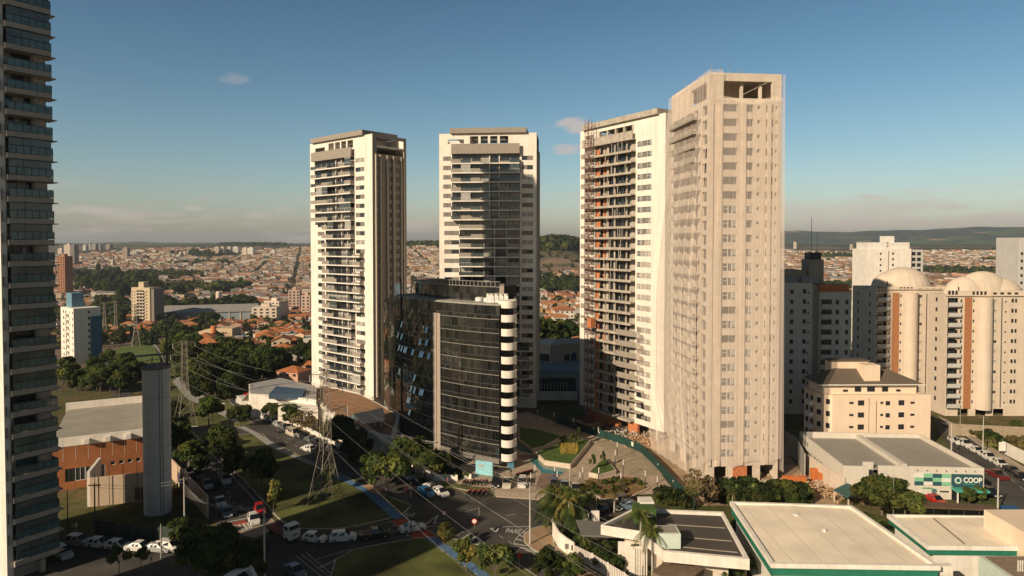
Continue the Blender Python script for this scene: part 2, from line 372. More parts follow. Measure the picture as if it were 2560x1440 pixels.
def slab(name, pts, top, m, side=KERB, h=.13, edge=True, z=0):
    """raised kerbed island"""
    P = GP(pts); b = MB(); b.prism(P, z-.05, z+h, 0); o = tag(b.build(name+'_kerb' if edge else name, side), kind='structure')
    A = sum(P[k][0]*P[(k+1) % len(P)][1]-P[(k+1) % len(P)][0]*P[k][1] for k in range(len(P)))
    if A < 0: P = P[::-1]
    nn = len(P); ins = []
    for k in range(nn):
        p0 = Vector(P[k-1]); p1 = Vector(P[k]); p2 = Vector(P[(k+1) % nn]); d1 = (p1-p0).normalized(); d2 = (p2-p1).normalized()
        nrm = Vector((-d1.y-d2.y, d1.x+d2.x)); L_ = nrm.length; nrm = nrm/L_ if L_ > .3 else Vector((-d1.y, d1.x))
        ins.append(tuple(p1+nrm*.22))
    b2 = MB(); b2.face([(x, y, z+h+.006) for x, y in ins]); tag(b2.build(name, m), kind='structure'); return o
ROADS = [
 ('road', [(-300,1345),(150,1338),(430,1325),(540,1315),(660,1290),(700,1310),(780,1328),(850,1328),(975,1305),(1020,1270),(1090,1215),(1180,1236),(1240,1243),(1345,1250),(1440,1264),(1520,1282),(1700,1330),(1700,1420),(1500,1350),(1370,1308),(1330,1320),(1305,1340),(1308,1360),(1340,1385),(1404,1420),(1440,1445),(1520,1540),(-300,1540)]),
 ('road', [(405,1046),(418,1051),(440,1071),(480,1078),(545,1145),(610,1205),(668,1272),(700,1320),(560,1330),(520,1290),(465,1190),(425,1110),(395,1075)]),
 ('road', [(430,1067),(590,1069),(640,1062),(655,1082),(600,1087),(470,1083)]),
 ('road', [(540,960),(562,1000),(622,1058),(634,1065),(675,1100),(714,1119),(764,1144),(797,1158),(880,1195),(950,1228),(1020,1268),(1100,1230),(1085,1216),(1000,1186),(935,1180),(850,1138),(800,1109),(766,1087),(697,1055),(639,1028),(594,1000),(565,960)]),
 ('road', [(2330,1040),(2375,1060),(2470,1130),(2700,1300),(2700,1480),(2560,1300),(2470,1230),(2390,1140),(2345,1080)]),
 ('road', [(1440,1264),(1520,1262),(1640,1262),(1700,1290),(1640,1300),(1520,1282)]),
]
for nme, pts in ROADS: sheet(nme, pts, ASPH)
M1 = [(480,1080),(600,1087),(655,1084),(675,1103),(714,1122),(764,1147),(800,1161),(880,1199),(940,1229),(1000,1252),(1030,1264),(1012,1283),(970,1298),(913,1312),(847,1323),(790,1324),(740,1322),(712,1310),(690,1292),(668,1265),(607,1200),(543,1140)]
slab('park_lawn', M1, None, GRASS)
M2 = [(1100,1342),(1036,1347),(952,1361),(882,1375),(838,1400),(826,1440),(815,1520),(1440,1520),(1340,1440),(1282,1401),(1235,1377),(1172,1356)]
slab('park_lawn', M2, None, GRASS)
M0 = [(445,1062),(455,1066),(590,1067),(632,1058),(622,1052),(588,1018),(560,988),(540,955),(505,905),(440,880),(420,900),(420,1040)]
slab('park_lawn', M0, None, GRASS)
M3 = [(287,878),(300,868),(350,862),(385,866),(402,905),(402,925),(370,930),(330,928),(300,905)]
sheetT('park_lawn', M3, mat('lawn_bright', (.10,.14,.025), 1, var=.25, scale=.1), .25)
sheetT('road', [(236,905),(262,900),(290,932),(330,985),(405,1046),(395,1075),(300,1010),(250,955)], ASPH, .2)
H1 = .141+.006
sheetT('footpath', [(380,862),(398,880),(430,955),(418,925),(402,880),(390,862)], mat('path_grey', (.30,.29,.28), .9, var=.2), .3)
sheet('footpath', [(430,955),(470,1000),(520,1020),(590,1060),(600,1056),(545,1012),(495,980),(450,940)], mat('path_grey', (.30,.29,.28), .9, var=.2), z=H1)
sheet('footpath', [(590,1068),(625,1083),(665,1112),(700,1131),(785,1167),(800,1167),(716,1128),(683,1108),(642,1082),(612,1067)], MATS['path_grey'], z=H1)
sheet('cycle_path', [(785,1167),(905,1229),(985,1302),(1010,1294),(930,1225),(800,1167)], BLUEP, z=H1+.005)
sheet('cycle_path', [(1058,1346),(1105,1377),(1180,1430),(1260,1500),(1300,1500),(1200,1422),(1115,1362),(1090,1345)], BLUEP, z=H1)
sheet('bare_soil', [(905,1215),(925,1212),(955,1228),(950,1240),(930,1234)], SOIL, z=H1+.009)
sheet('cycle_crossing', [(975,1303),(1010,1295),(1025,1304),(1095,1340),(1035,1349),(1000,1320)], REDP)
sheet('crossing_pavement', [(570,1313),(612,1300),(640,1330),(590,1335)], REDP)
sheet('crossing_pavement', [(590,1336),(640,1300),(680,1296),(700,1318),(640,1345)], PAVE)
# near pavements
SW = [(1369,1312),(1326,1323),(1308,1338),(1310,1356),(1332,1376),(1363,1390),(1404,1412),(1450,1450),(1500,1520),(1640,1520),(1545,1445),(1432,1395),(1387,1365),(1381,1322)]
slab('pavement', SW, None, mat('pavement_tan', (.33,.22,.13), .95, var=.12, scale=.6))
slab('pavement', [(2345,1040),(2385,1060),(2480,1120),(2700,1255),(2700,1290),(2470,1128),(2370,1060)], None, PAVE)
slab('pavement', [(697,1051),(766,1083),(800,1104),(850,1132),(940,1176),(1005,1180),(1088,1208),(1180,1230),(1238,1238),(1238,1228),(1090,1196),(1010,1170),(945,1162),(860,1118),(800,1090),(705,1043)], None, PAVE)
sheet('plaza', [(1100,1205),(1180,1226),(1236,1226),(1240,1240),(1345,1247),(1420,1256),(1500,1245),(1560,1240),(1690,1235),(1655,1190),(1632,1162),(1603,1133),(1560,1113),(1514,1099),(1450,1078),(1390,1057),(1320,1030),(1260,1040),(1240,1100)], PAVE, z=.16)
b = MB(); b.prism(GP([(1236,1229),(1240,1243),(1345,1250),(1440,1262),(1440,1240),(1345,1236)]), 0, .165); tag(b.build('car_park_apron', mat('apron_concrete', (.42,.34,.26), .9, var=.15)), kind='structure')
sheet('garden_strip', [(1100,1214),(1175,1228),(1225,1232),(1228,1222),(1180,1218),(1110,1205)], GRASS, z=.172)
PZ = lambda pts: [(1280+x/5.818, 980+y/5.818) for x, y in pts]
sheet('brick_paving', PZ([(430,1190),(720,1215),(480,1440),(350,1400),(390,1260)]), PAVE2, z=.17)
sheet('brick_paving', PZ([(150,920),(330,930),(330,1000),(200,1010),(90,960)]), PAVE2, z=.17)
sheet('dark_paving', PZ([(1360,690),(1880,880),(2200,1210),(1800,1250),(1550,1130),(1560,960),(1240,780)]), mat('paving_olive', (.30,.25,.18), .9, var=.2, scale=.4), z=.17)
POOL = mat('pool_water', (.05,.17,.16), .08, var=.1, spec=.6)
for pp in ([(430,1090),(810,1130),(720,1210),(430,1190),(400,1140),(250,1000),(330,950),(440,1060)], [(95,760),(300,870),(290,910),(150,880),(60,820)]):
    b = MB(); b.prism(GP(PZ(pp)), .1, .19); tag(b.build('pool_water', POOL), kind='structure')
STONEW = mat('planter_stone', (.56,.47,.38), .85, var=.1)
for k, (pp, h, gm_, lb) in enumerate((([(330,925),(470,1062),(850,1118),(1140,765),(900,712),(510,870)], 1.0, GRASS2, 'large grassy planter with pale stone wall above the pool'), ([(1115,1230),(1270,1265),(1515,1200),(1350,1000)], .9, GRASS2, 'triangular lawn planter with pale stone rim in the plaza'), ([(95,740),(300,880),(450,850),(730,700),(420,600),(100,560)], .9, GRASS2, 'shaded planter with pale wall beside the glass building'), ([(1140,1440),(1040,1400),(1090,1270),(1280,1280),(1540,1235),(1880,1260),(2000,1410),(1700,1560),(1300,1580)], .25, DRYG, 'low dry garden bed behind the parked cars of the plaza'))):
    t = thing('planter', lb, 'planter'); P = GP(PZ(pp), .16); cx = sum(p[0] for p in P)/len(P); cy = sum(p[1] for p in P)/len(P)
    b = MB(); b.prism(P, .16, .16+h); b.build('planter_wall', STONEW, t)
    Q = [(cx+(x-cx)*(1-.35/max(1, math.hypot(x-cx, y-cy))), cy+(y-cy)*(1-.35/max(1, math.hypot(x-cx, y-cy)))) for x, y in P]
    b = MB(); b.prism(Q, .16+h-.2, .16+h+.07); b.build('planter_soil', gm_, t)
    if k == 0:   # tall yellow reeds along one side
        b = MB(); rr = random.Random(3)
        for i in range(500):
            x, y = G(*PZ([(rr.uniform(700, 960), rr.uniform(830, 985))])[0]); hh = rr.uniform(.5, 1.1); a = rr.uniform(0, 6.28)
            b.face([(x-.06*math.cos(a), y-.06*math.sin(a), 1.2), (x+.06*math.cos(a), y+.06*math.sin(a), 1.2), (x+rr.uniform(-.2,.2), y+rr.uniform(-.2,.2), 1.2+hh)])
        tag(b.build('reeds', mat('reed_yellow', (.36,.26,.06), 1, var=.3), t), kind='stuff')
# markings
def line(p, q, w=.14, m=PAINT, dash=None, z=None, name='road_marking'):
    if z is None: zc[0] += .001; z = max(zc[0], .05)
    p = Vector(G(*p)); q = Vector(G(*q)); d = q-p; L_ = d.length; d /= L_; nn = Vector((-d.y, d.x))*w/2; b = MB(); s = 0
    while s < L_:
        e_ = min(L_, s+(dash or L_)); a_ = p+d*s; c_ = p+d*e_
        b.face([(*(a_-nn), z), (*(c_-nn), z), (*(c_+nn), z), (*(a_+nn), z)]); s = e_+(dash*1.2 if dash else 1)
    return tag(b.build(name, m), kind='structure')
for p, q, w, d_ in (((478,1078),(668,1285),.18,None),((545,1190),(600,1290),.12,1.5),((570,1250),(590,1285),.12,None),((568,1306),(655,1289),.4,None),
    ((740,1390),(820,1455),.12,None),((752,1385),(840,1455),.12,None),((765,1382),(870,1470),.12,None),((780,1340),(880,1338),.14,None),((952,1361),(1036,1347),.14,None),((882,1375),(952,1361),.14,None),((880,1373),(790,1400),.14,None),((840,1400),(800,1420),.3,None),
    ((970,1332),(1010,1325),.12,None),((1248,1318),(1326,1317),.22,None),((1265,1290),(1290,1286),.12,None),((1310,1286),(1380,1284),.1,1.5),((1248,1318),(1240,1331),.25,None),((1240,1331),(1226,1322),.25,None),((1228,1322),(1250,1320),.25,None),
    ((1248,1340),(1280,1360),.14,1.2),((1320,1320),(1292,1345),.16,None),((1292,1345),(1283,1361),.16,None),((1283,1361),(1350,1392),.14,None),
    ((1306,1330),(1313,1333),.3,None),((1296,1338),(1308,1343),.3,None),((1290,1348),(1307,1353),.3,None),((1286,1360),(1318,1366),.3,None),((1300,1369),(1330,1376),.3,None),((1314,1377),(1340,1382),.3,None),
    ((1175,1355),(1190,1342),.6,None),((1190,1342),(1202,1352),.5,None),((1202,1352),(1190,1364),.6,None),((1204,1375),(1214,1362),.6,None),((1214,1362),(1232,1372),.5,None),
    ((1095,1332),(1150,1340),.14,None),((1130,1345),(1160,1330),.3,None),((1155,1348),(1175,1336),.3,None),((1060,1316),(1095,1288),.3,None),((1095,1288),(1085,1310),.3,None),((1085,1310),(1110,1308),.2,None),((1065,1318),(1105,1315),.2,None),
    ((690,1094),(750,1120),.1,2),((720,1098),(735,1098),.1,None),((760,1128),(850,1165),.1,2),((1165,1290),(1198,1289),.12,None),((1160,1296),(1200,1295),.12,None),((1165,1280),(1195,1272),.12,None),((1197,1268),(1198,1290),.12,None),((1198,1290),(1185,1300),.12,None),
    ((2440,1120),(2700,1350),.12,2),((975,1303),(1034,1349),.1,None),((1012,1296),(1095,1341),.1,None)):
    line(p, q, w, dash=d_)
for k in range(6):
    t_ = k/5; line((974+58*t_, 1306+43*t_), (970+58*t_, 1307+43*t_), .45); line((1014+80*t_, 1295+45*t_), (1019+80*t_, 1294.5+45*t_), .45)
for k in range(12): line((1075+k*14, 1358+k*9.8), (1080+k*14, 1361.5+k*9.8), .12, m=PAINT, z=H1+.01)
for k in range(5): line((575+k*11, 1316-k*2), (585+k*11, 1332-k*2), .5)
def word(txt, px, py, size, ang):
    o = link('road_lettering', text_mesh(txt, size, 'road_lettering', PAINT, 0.001), None, (*G(px, py), .07), ang); o.scale = (1, 2.0, 1); tag(o, kind='structure')
word('PARE', 1262, 1332, 1.15, math.radians(-12)); word('PARE', 1000, 1291, 1.1, math.radians(-8)); word('PARE', 585, 1276, 1.3, math.radians(-10))

rr = random.Random(19)
for k in range(26):
    px_, py_ = rr.choice([(1090,1290),(1200,1300),(900,1345),(1000,1330),(600,1240),(760,1400),(1320,1280),(740,1110),(1180,1260),(850,1160),(1420,1290),(2440,1170)]); px_ += rr.uniform(-50,50); py_ += rr.uniform(-12,12)
    w, h = rr.uniform(4, 16), rr.uniform(1.5, 5); q = [(px_+w*rr.uniform(.7,1.2)*math.cos(a*math.pi/4), py_+h*rr.uniform(.7,1.2)*math.sin(a*math.pi/4)) for a in range(8)]
    sheet('asphalt_patch', q, mat('asphalt_patch_%d' % (k % 3), ((.04,.038,.036),(.095,.088,.08),(.05,.045,.04))[k % 3], .95, var=.3, scale=2), z=.044+.0001*k)
# ================================================================== towers
FH = 2.75; FIN_LIT = mat('fin_lit_cream', (.50,.44,.36), .85, var=.08, grime=.1); RGL = glass('grey_rail_glass', (.055,.068,.07), .06)
def tower_root(name, label, x, y, rz, cat='apartment tower', group=None, z=0):
    return thing(name, label, cat, (x, y, z), rz, group)
def rail(b, x0, x1, y, z, h=1.05, m=0, step=1.1, t=.04):
    b.box(x0, x1, y-t/2, y+t/2, z+h-.05, z+h, m)
    k = max(1, round((x1-x0)/step))
    for i in range(k+1):
        x = x0+(x1-x0)*i/k; x = min(max(x, x0+.02), x1-.02); b.box(x-.02, x+.02, y-t/2-.005, y+t/2+.005, z, z+h-.05, m)
def white_tower(name, label, x, y, rz, W, D, seed, mirror, top=81.0, kind='done', narrow=False):
    rr = random.Random(seed); s = W/33.0
    t = tower_root(name, label, x, y, rz)
    # u measured from the right end of the 33 m front in the design drawing
    U = (lambda a, b_: (W-b_*s, W-a*s)) if not mirror else (lambda a, b_: (a*s, b_*s))
    nfl = 26; zb = [3.4+i*FH for i in range(nfl)]
    holes = []; wins = []; F_ = facemat('F', W, D)
    wa = U(1.2, 5.0) if narrow else U(3.9, 8.3); wb_ = U(26.2, 31.3) if narrow else U(25.0, 28.9); ztop = zb[-1]+2.2
    bal = U(5.6, 26.0) if narrow else U(8.8, 24.4); balw = U(5.6 if narrow else 8.8, 28.6 if narrow else 30.4)
    for i, z in enumerate(zb):
        up = i >= nfl-7
        wide_right = (not up) and i < nfl-10 and i % 1 == 0 and ((i//4) % 2 == 0)
        if not (i in range(nfl-14, nfl-9) and False):
            holes.append((*wa, z+.85, z+2.15)); wins.append((F_, wa[0], z+.85, wa[1]-wa[0], 1.3, rr.choice(['half','half','shut','half2','lit','half'])))
        if up and narrow: ub = U(28.9, 31.6); holes.append((*ub, z+.85, z+2.15)); wins.append((F_, ub[0], z+.85, ub[1]-ub[0], 1.3, 'shut'))
        if not up: holes.append((*wb_, z+.85, z+2.15)); wins.append((F_, wb_[0], z+.85, wb_[1]-wb_[0], 1.3, rr.choice(['half2','half','shut','shut'])))
    zone = (min(bal[0], bal[1]), max(bal[0], bal[1])); zonew = (min(balw), max(balw))
    zsplit = zb[nfl-7]-.15
    body = MB()
    holes += [(zone[0], zone[1], zb[0]-.1, zsplit), (zonew[0], zonew[1], zsplit, zb[-1]+FH)]
    # merge: crown openings
    lg = U(9.5, 22.5); sl = U(24.5, 30.0); zc_ = zb[-1]+FH+2.6
    holes += [(*lg, zc_+.3, top-.8), (*sl, top-2.9, top-1.7)]
    f = FRONT(W, D); holed(body, f, W, 0, top, holes, .45)
    # right end: tall fins and stacked window strips
    rf = RIGHT(W, D); rh = []
    for i, z in enumerate(zb):
        for (a, c) in ((1.2, 2.2), (6.0, 7.3), (8.6, 10.2), (D-1.6, D-.9)):
            rh.append((a, c, z+.7, z+2.2)); wins.append((facemat('R', W, D), a, z+.7, c-a, 1.5, 'slit' if a < 2 or a > 11 else 'half'))
    zr = zb[-1]+FH+.4
    rh.append((1.6, D-.8, zr, top-1.0))
    holed(body, rf, D, 0, top, rh, .45, m=1)  # taupe here puts the brown shade of the end wall into its colour
    holed(body, BACK(W, D), W, 0, top, [(W-lg[1], W-lg[0], zc_+.3, top-.8), (W-sl[1], W-sl[0], top-2.9, top-1.7)], .45); 
    lh = [(a, a+1.2, z+.8, z+2.1) for z in zb for a in (3, 8)]
    holed(body, LEFT(W, D), D, 0, top, lh, .4)
    for a_, b2, c_, d_ in lh: wins.append((facemat('L', W, D), a_, c_, 1.2, 1.3, 'slit'))
    body.face([(0,0,top),(W,0,top),(W,D,top),(0,D,top)]) if False else None
    body.box(.02, W-.02, .47, D-.47, zc_-.2, zc_+.28)             # terrace floor behind the crown openings
    for xx in (lg[0]-.3, lg[1]+.02): body.box(min(xx, W-1), min(xx, W-1)+.28, .47, D-.47, zc_+.3, top)
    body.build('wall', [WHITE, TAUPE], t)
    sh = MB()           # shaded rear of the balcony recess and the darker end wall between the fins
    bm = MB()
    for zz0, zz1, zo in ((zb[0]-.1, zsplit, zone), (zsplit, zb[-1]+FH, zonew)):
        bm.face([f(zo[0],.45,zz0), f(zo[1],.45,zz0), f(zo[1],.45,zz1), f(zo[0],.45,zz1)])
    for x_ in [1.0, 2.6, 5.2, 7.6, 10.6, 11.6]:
        fb = MB(); fb.box(W+.003, W+.45, x_, x_+.45, 2.5, zr-.2 if x_ < 11 else zr+1.5); fb.build('wall_fin', FIN_LIT, t)  # lighter cream paints in the sun that grazes the fins
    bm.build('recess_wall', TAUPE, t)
    # crown
    cr_ = MB(); u0, u1 = U(3.0, 29.2) if narrow else U(3.4, 31.3)
    u0, u1 = min(u0, u1), max(u0, u1)
    cr_.box(u0, u1-.3, -.9, D-.4, top+.004, top+1.5); cr_.build('roof_slab', TAUPE, t)
    par = MB(); par.box(zonew[0], zonew[1], -1.35, -1.0, zb[-1]+FH+.0, zb[-1]+FH+2.9); par.box(zonew[0], zonew[1], -1.0, .44, zb[-1]+FH, zb[-1]+FH+.25); par.build('terrace_parapet', TAUPE, t)
    L0, L1 = min(lg), max(lg)
    for k in range(1, 4): pl = MB(); xx = L0+(L1-L0)*k/4; pl.box(xx-.35, xx+.35, .02, .42, zc_+.3, top-.8); pl.build('terrace_column', WHITE2, t)
    for k in range(4):
        b = MB(); xx = L0+1+(L1-L0-2)*k/4; b.box(xx, xx+2.2, 2.2+k*.3, 2.6+k*.3, top-1.5, top-1.1); b.build('pergola_beam', WHITE2, t)
    core = MB(); core.box(zonew[0]+3, zonew[1]-9, 5, D-3, top+1.5, top+3.2) if kind == 'core' else None
    add_windows(t, wins)
    # balconies, one per floor
    for i, z in enumerate(zb):
        up = i >= nfl-7; zo = zonew if up else zone; a, c = zo
        ext = 0
        if not up and (i < 6 or (9 <= i <= 15 and not narrow)):
            if mirror: a = max(.4, a)  ; 
            ext = (3.2 if narrow else 4.4)*s
            if mirror: a -= ext
            else: c += ext
        g = MB(); g2 = MB(); gz = MB()
        depth = 1.5
        g.box(a, c, -depth-.1, .44 if not ext else -.003, z-.18, z+.02, 0)
        g.box(a, c, -depth-.16, -depth-.101, z-.30, z+.05, 0)
        if ext: g.box(zo[0], zo[1], -.003, .44, z-.16, z+.02, 0)
        # bays of differing front: solid panel / glass rail / closed with glass
        n_ = 7 if up else 5; bw = (c-a)/n_; style = None
        glazed = rr.random() < .42
        for k in range(n_):
            x0 = a+k*bw; x1 = x0+bw
            mid = 2 <= k < 4 if not up else 3 <= k < 5
            yy = -depth if not mid else -depth+.45
            st = 'bars' if mid else rr.choice(['panel','panel','rail','glaz' if glazed else 'rail','low'])
            if k == 0 and rr.random() < .5: st = 'panel'
            if st == 'panel': g.box(x0+.01, x1-.01, yy-.06, yy+.10, z+.03, z+1.18, 1)
            elif st == 'low': g.box(x0+.01, x1-.01, yy-.03, yy+.10, z-.2, z+.55, 1); rail(g2, x0, x1, yy, z+.55, .5, 1)
            elif st == 'rail': g2.box(x0+.04, x1-.04, yy+.02, yy+.04, z+.12, z+.95, 0); rail(g2, x0, x1, yy, z, 1.05, 1)
            elif st == 'glaz': g2.box(x0+.04, x1-.04, yy+.02, yy+.04, z+.12, z+2.4, 2 if rr.random() < .45 else 0); rail(g2, x0, x1, yy, z, 1.05, 3, .7); g2.box(x0, x1, yy-.03, yy+.03, z+2.42, z+2.55, 3)
            else:
                rail(g2, x0, x1, yy, z, 1.05, 1, .25)
            # glazing behind
            gx0 = max(x0, zo[0]+.1); gx1 = min(x1, zo[1]-.1)
            if gx1-gx0 > .8:
                if mid:
                    gz.box(gx0+.15, gx1-.5, .36, .42, z+.05, z+2.25, 0 if rr.random() < .7 else 1); gz.box(gx1-.45, gx1-.12, -.25, .4, z+.03, z+2.58, 3)
                else:
                    gz.box(gx0+.2, gx1-.25, .36, .42, z+.05, z+2.3, rr.choice([0,0,0,1,0])); gz.box((gx0+gx1)/2-.05, (gx0+gx1)/2+.05, .3, .355, z+.05, z+2.3, 2)
        g.box(a, a+.12, -depth+.101, -.01, z+.021, z+1.1, 1); g.box(c-.12, c, -depth+.101, -.01, z+.021, z+1.1, 1)
        bo = g.build('balcony', [WHITE2, TAUPE], t)
        if g2.v: g2.build('railing', [RGL, DMET, CURT, ALU], bo)
        if gz.v: gz.build('glazed_door', [DGLASS, CURT, DMET, WHITE2], t)
    base = MB(); base.box(.3, W-.3, -.35, -.002, 2.2, 2.9, 0)
    for k in range(6): base.box(.5+k*(W-2)/5.2, 1.3+k*(W-2)/5.2, -.3, -.003, .0, 2.2, 0)
    base.build('entrance_portico', WHITE2, t)
    return t
# first tower: front faces the sun, near corner to the right
cx, D0 = -41.3, 197.0; d1 = Vector((-.758, .652))
white_tower('apartment_tower', 'tall white tower with taupe balconies whose fully sunlit front meets a brown shaded end wall', cx+d1.x*32.8, D0+d1.y*32.8, math.atan2(-d1.y, -d1.x), 32.8, 13.0, 11, False)
white_tower('apartment_tower', 'tall white tower with a big shadow across its balconies, standing behind the black glass block', -21.6, 197.6, math.radians(-5), 28.9, 14, 23, False, narrow=True)

# ---------------- third tower, raw concrete floors with an orange hoist
def site_tower():
    W, D = 32.8, 13.0; top = 80.0; d = Vector((-.536, .844))
    ox, oy = 36.8+d.x*W, 160+d.y*W
    t = tower_root('unfinished_tower', 'half finished white tower with open raw concrete floors and a red hoist mast', ox, oy, math.atan2(-d.y, -d.x), 'construction tower')
    rr = random.Random(5); nfl = 26; zb = [3.4+i*FH for i in range(nfl)]
    U = lambda a, b_: (W-b_, W-a)
    wa = U(4.5, 9.7); zone = U(10.2, 26.4); wl_ = U(26.6, 30.6); body = MB(); holes = []; wins = []; Fm = facemat('F', W, D)
    for i, z in enumerate(zb):
        holes.append((*wa, z+.75, z+2.1)); w3 = (wa[1]-wa[0])
        for k in range(3):
            wins.append((Fm, wa[0]+.1+k*(w3-.1)/3, z+.75, w3/3-.15, 1.35, 'whiteopen' if k != 1 else 'shut') if i > 8 else (Fm, wa[0]+.1+k*(w3-.1)/3, z+.75, w3/3-.15, 1.35, rr.choice(['whiteopen','shut','dark'])))
        holes.append((*wl_, z+.75, z+2.1)); wins.append((Fm, wl_[0]+.1, z+.75, 1.8, 1.35, 'whiteopen')); wins.append((Fm, wl_[0]+2.0, z+.75, 1.85, 1.35, 'shut'))
    zc_ = zb[-1]+FH
    holes.append((*zone, 3.0, zc_)); holes.append((*U(11, 25), zc_+2.2, top-1.2)); holes.append((*U(26.8, 30.3), top-2.9, top-1.6))
    holed(body, FRONT(W, D), W, 2.8, top, holes, .4)
    holed(body, RIGHT(W, D), D, 2.8, top, [], .4)
    holed(body, LEFT(W, D), D, 2.8, top, [], .4); holed(body, BACK(W, D), W, 2.8, top, [(*(W-25, W-11), zc_+2.2, top-1.2), (W-30.3, W-26.8, top-2.9, top-1.6)], .4)
    body.build('wall', WHITE, t)
    for k, (u, v) in enumerate(((2, 0), (9.5, 0), (2, 8), (12, 6), (20, 1), (31, 1), (26, 8))):
        b = MB(); b.box(W-u-.7, W-u, v+.1, v+1.1, 0, 2.8); b.build('pillar', CONC, t)
    b = MB(); b.box(U(2, 31)[0], U(2, 31)[1], -.8, D-.5, top+.003, top+1.4); b.build('roof_slab', CONC, t)
    b = MB(); b.box(zone[0]-4, zone[1], -1.3, -1.0, zc_, zc_+2.2); b.box(zone[0], zone[1], -1.0, .38, zc_, zc_+.25); b.build('terrace_parapet', CONC, t)
    for k in range(5): b = MB(); x_ = U(11, 25)[0]+k*3.3; b.box(x_, x_+.6, .1, .7, zc_+2.2, top); b.build('terrace_column', CONC, t)
    for i, z in enumerate(zb):
        a, c = zone; b = MB(); b.box(a, c, -1.5, 7.0, z-.22, z, 0); b.box(a, c, -1.55, -1.502, z-.42, z+.12+rr.random()*.1, 0)
        if i > 7: b.box(a-4.0, a, -1.5, -.003, z-.18, z+.02, 0); b.box(a-4.0, a-.1, -1.6, -1.502, z-.25, z+(1.05 if i % 3 else .5), 2)
        if i in (0,1,2,3,4,5,6,7,8): 
            if rr.random() < .65: b.box(c-5.5, c+(3.5 if i > 3 else 0), -1.7, -1.56, z-.3, z+1.05, 2); b.box(c, c+3.5, -1.56, -.003, z-.2, z, 0)
        b.build('floor_slab', [CONC, BRICKO, TAUPE], t)
        w = MB(); w.box(a+.02, c-.02, .9, 1.1, z+.002, z+FH-.222, 0)
        for q in (1.0, 4.2, 7.6, 11.6): w.box(a+q, a+q+1.5, .8, .89, z+.01, z+2.1, 2)
        for k, (x0, x1, m_, y0) in enumerate(((.2, .2+rr.choice([.7,1.4,1.1]), rr.choice([1,1,0]), .2), (1.7, 2.2, 0, .1), (3.0, 3.7, rr.choice([0,0,1]), .6), (4.8, 5.6, 0, .2), (6.3, 7.6, 3, .3), (8.4, 8.9, 0, -.4), (9.6, 11.4, 3, .62), (12.6, 13.0, 0, .0), (14.0, 15.9, 0, .5))):
            w.box(a+x0, a+x1, y0, y0+.2, z+.003, z+FH-.23, m_)
        hgt = rr.uniform(.9, 1.6); w.box(a+2.3, a+2.9+rr.random(), -1.2, -1.0, z+.004, z+hgt, 1)
        for q in range(3): x0 = rr.uniform(5, 14); w.box(a+x0, a+x0+.15, -1.3, -1.2, z+.004, z+FH-.25, 0)
        w.build('partition_wall', [CONC, BRICKO, DGLASS, DGLASS], t)
    add_windows(t, wins)
    b = MB(); b.box(4, 17, -.2, .5, 0, 2.7); b.box(20.5, 24, -.3, .4, .0, 2.75); b.build('ground_floor_wall', BRICKO, t)
    # hoist mast
    tip = Vector((zone[0]+.9, -3.0, 0)); ang = math.atan2(-d.y, -d.x); ca, sa = math.cos(ang), math.sin(ang)
    px_, py_ = ox+tip.x*ca-tip.y*sa, oy+tip.x*sa+tip.y*ca
    h = thing('builders_hoist', 'slim rusty red lattice hoist mast standing against the open concrete floors', 'hoist', (px_, py_, 0), ang)
    RST = mat('rusty_red_steel', (.16,.06,.045), .7, var=.3, scale=2); m_ = MB(); s_ = .65; H_ = 82
    for sx in (-s_, s_):
        for sy in (-s_, s_): m_.tube((sx, sy, 0), (sx, sy, H_), .09, n=4)
    z = 0
    while z < H_-1.4:
        m_.tube((-s_, -s_, z), (s_, -s_, z+1.4), .05, n=3); m_.tube((s_, -s_, z), (s_, s_, z+1.4), .05, n=3); m_.tube((-s_, s_, z), (s_, s_, z), .05, n=3); m_.tube((-s_, -s_, z), (-s_, s_, z), .05, n=3); m_.tube((-s_, -s_, z), (s_, -s_, z), .05, n=3); z += 1.4
    m_.build('mast', RST, h)
    for z in range(6, 78, 9):
        b = MB(); b.tube((0, s_, z), (0, 2.9, z), .06, n=4); b.tube((.3, s_, z), (1.2, 2.9, z), .05, n=4); b.build('tie_bar', RST, h)
    b = MB(); b.box(.75, 2.3, -.8, .8, 26, 28.4); b.build('lift_cage', BRICKO, h)
    b = MB(); b.box(-.9, 1.5, -1.2, 1.0, 0, 1.6); b.build('base_frame', RST, h)
site_tower()

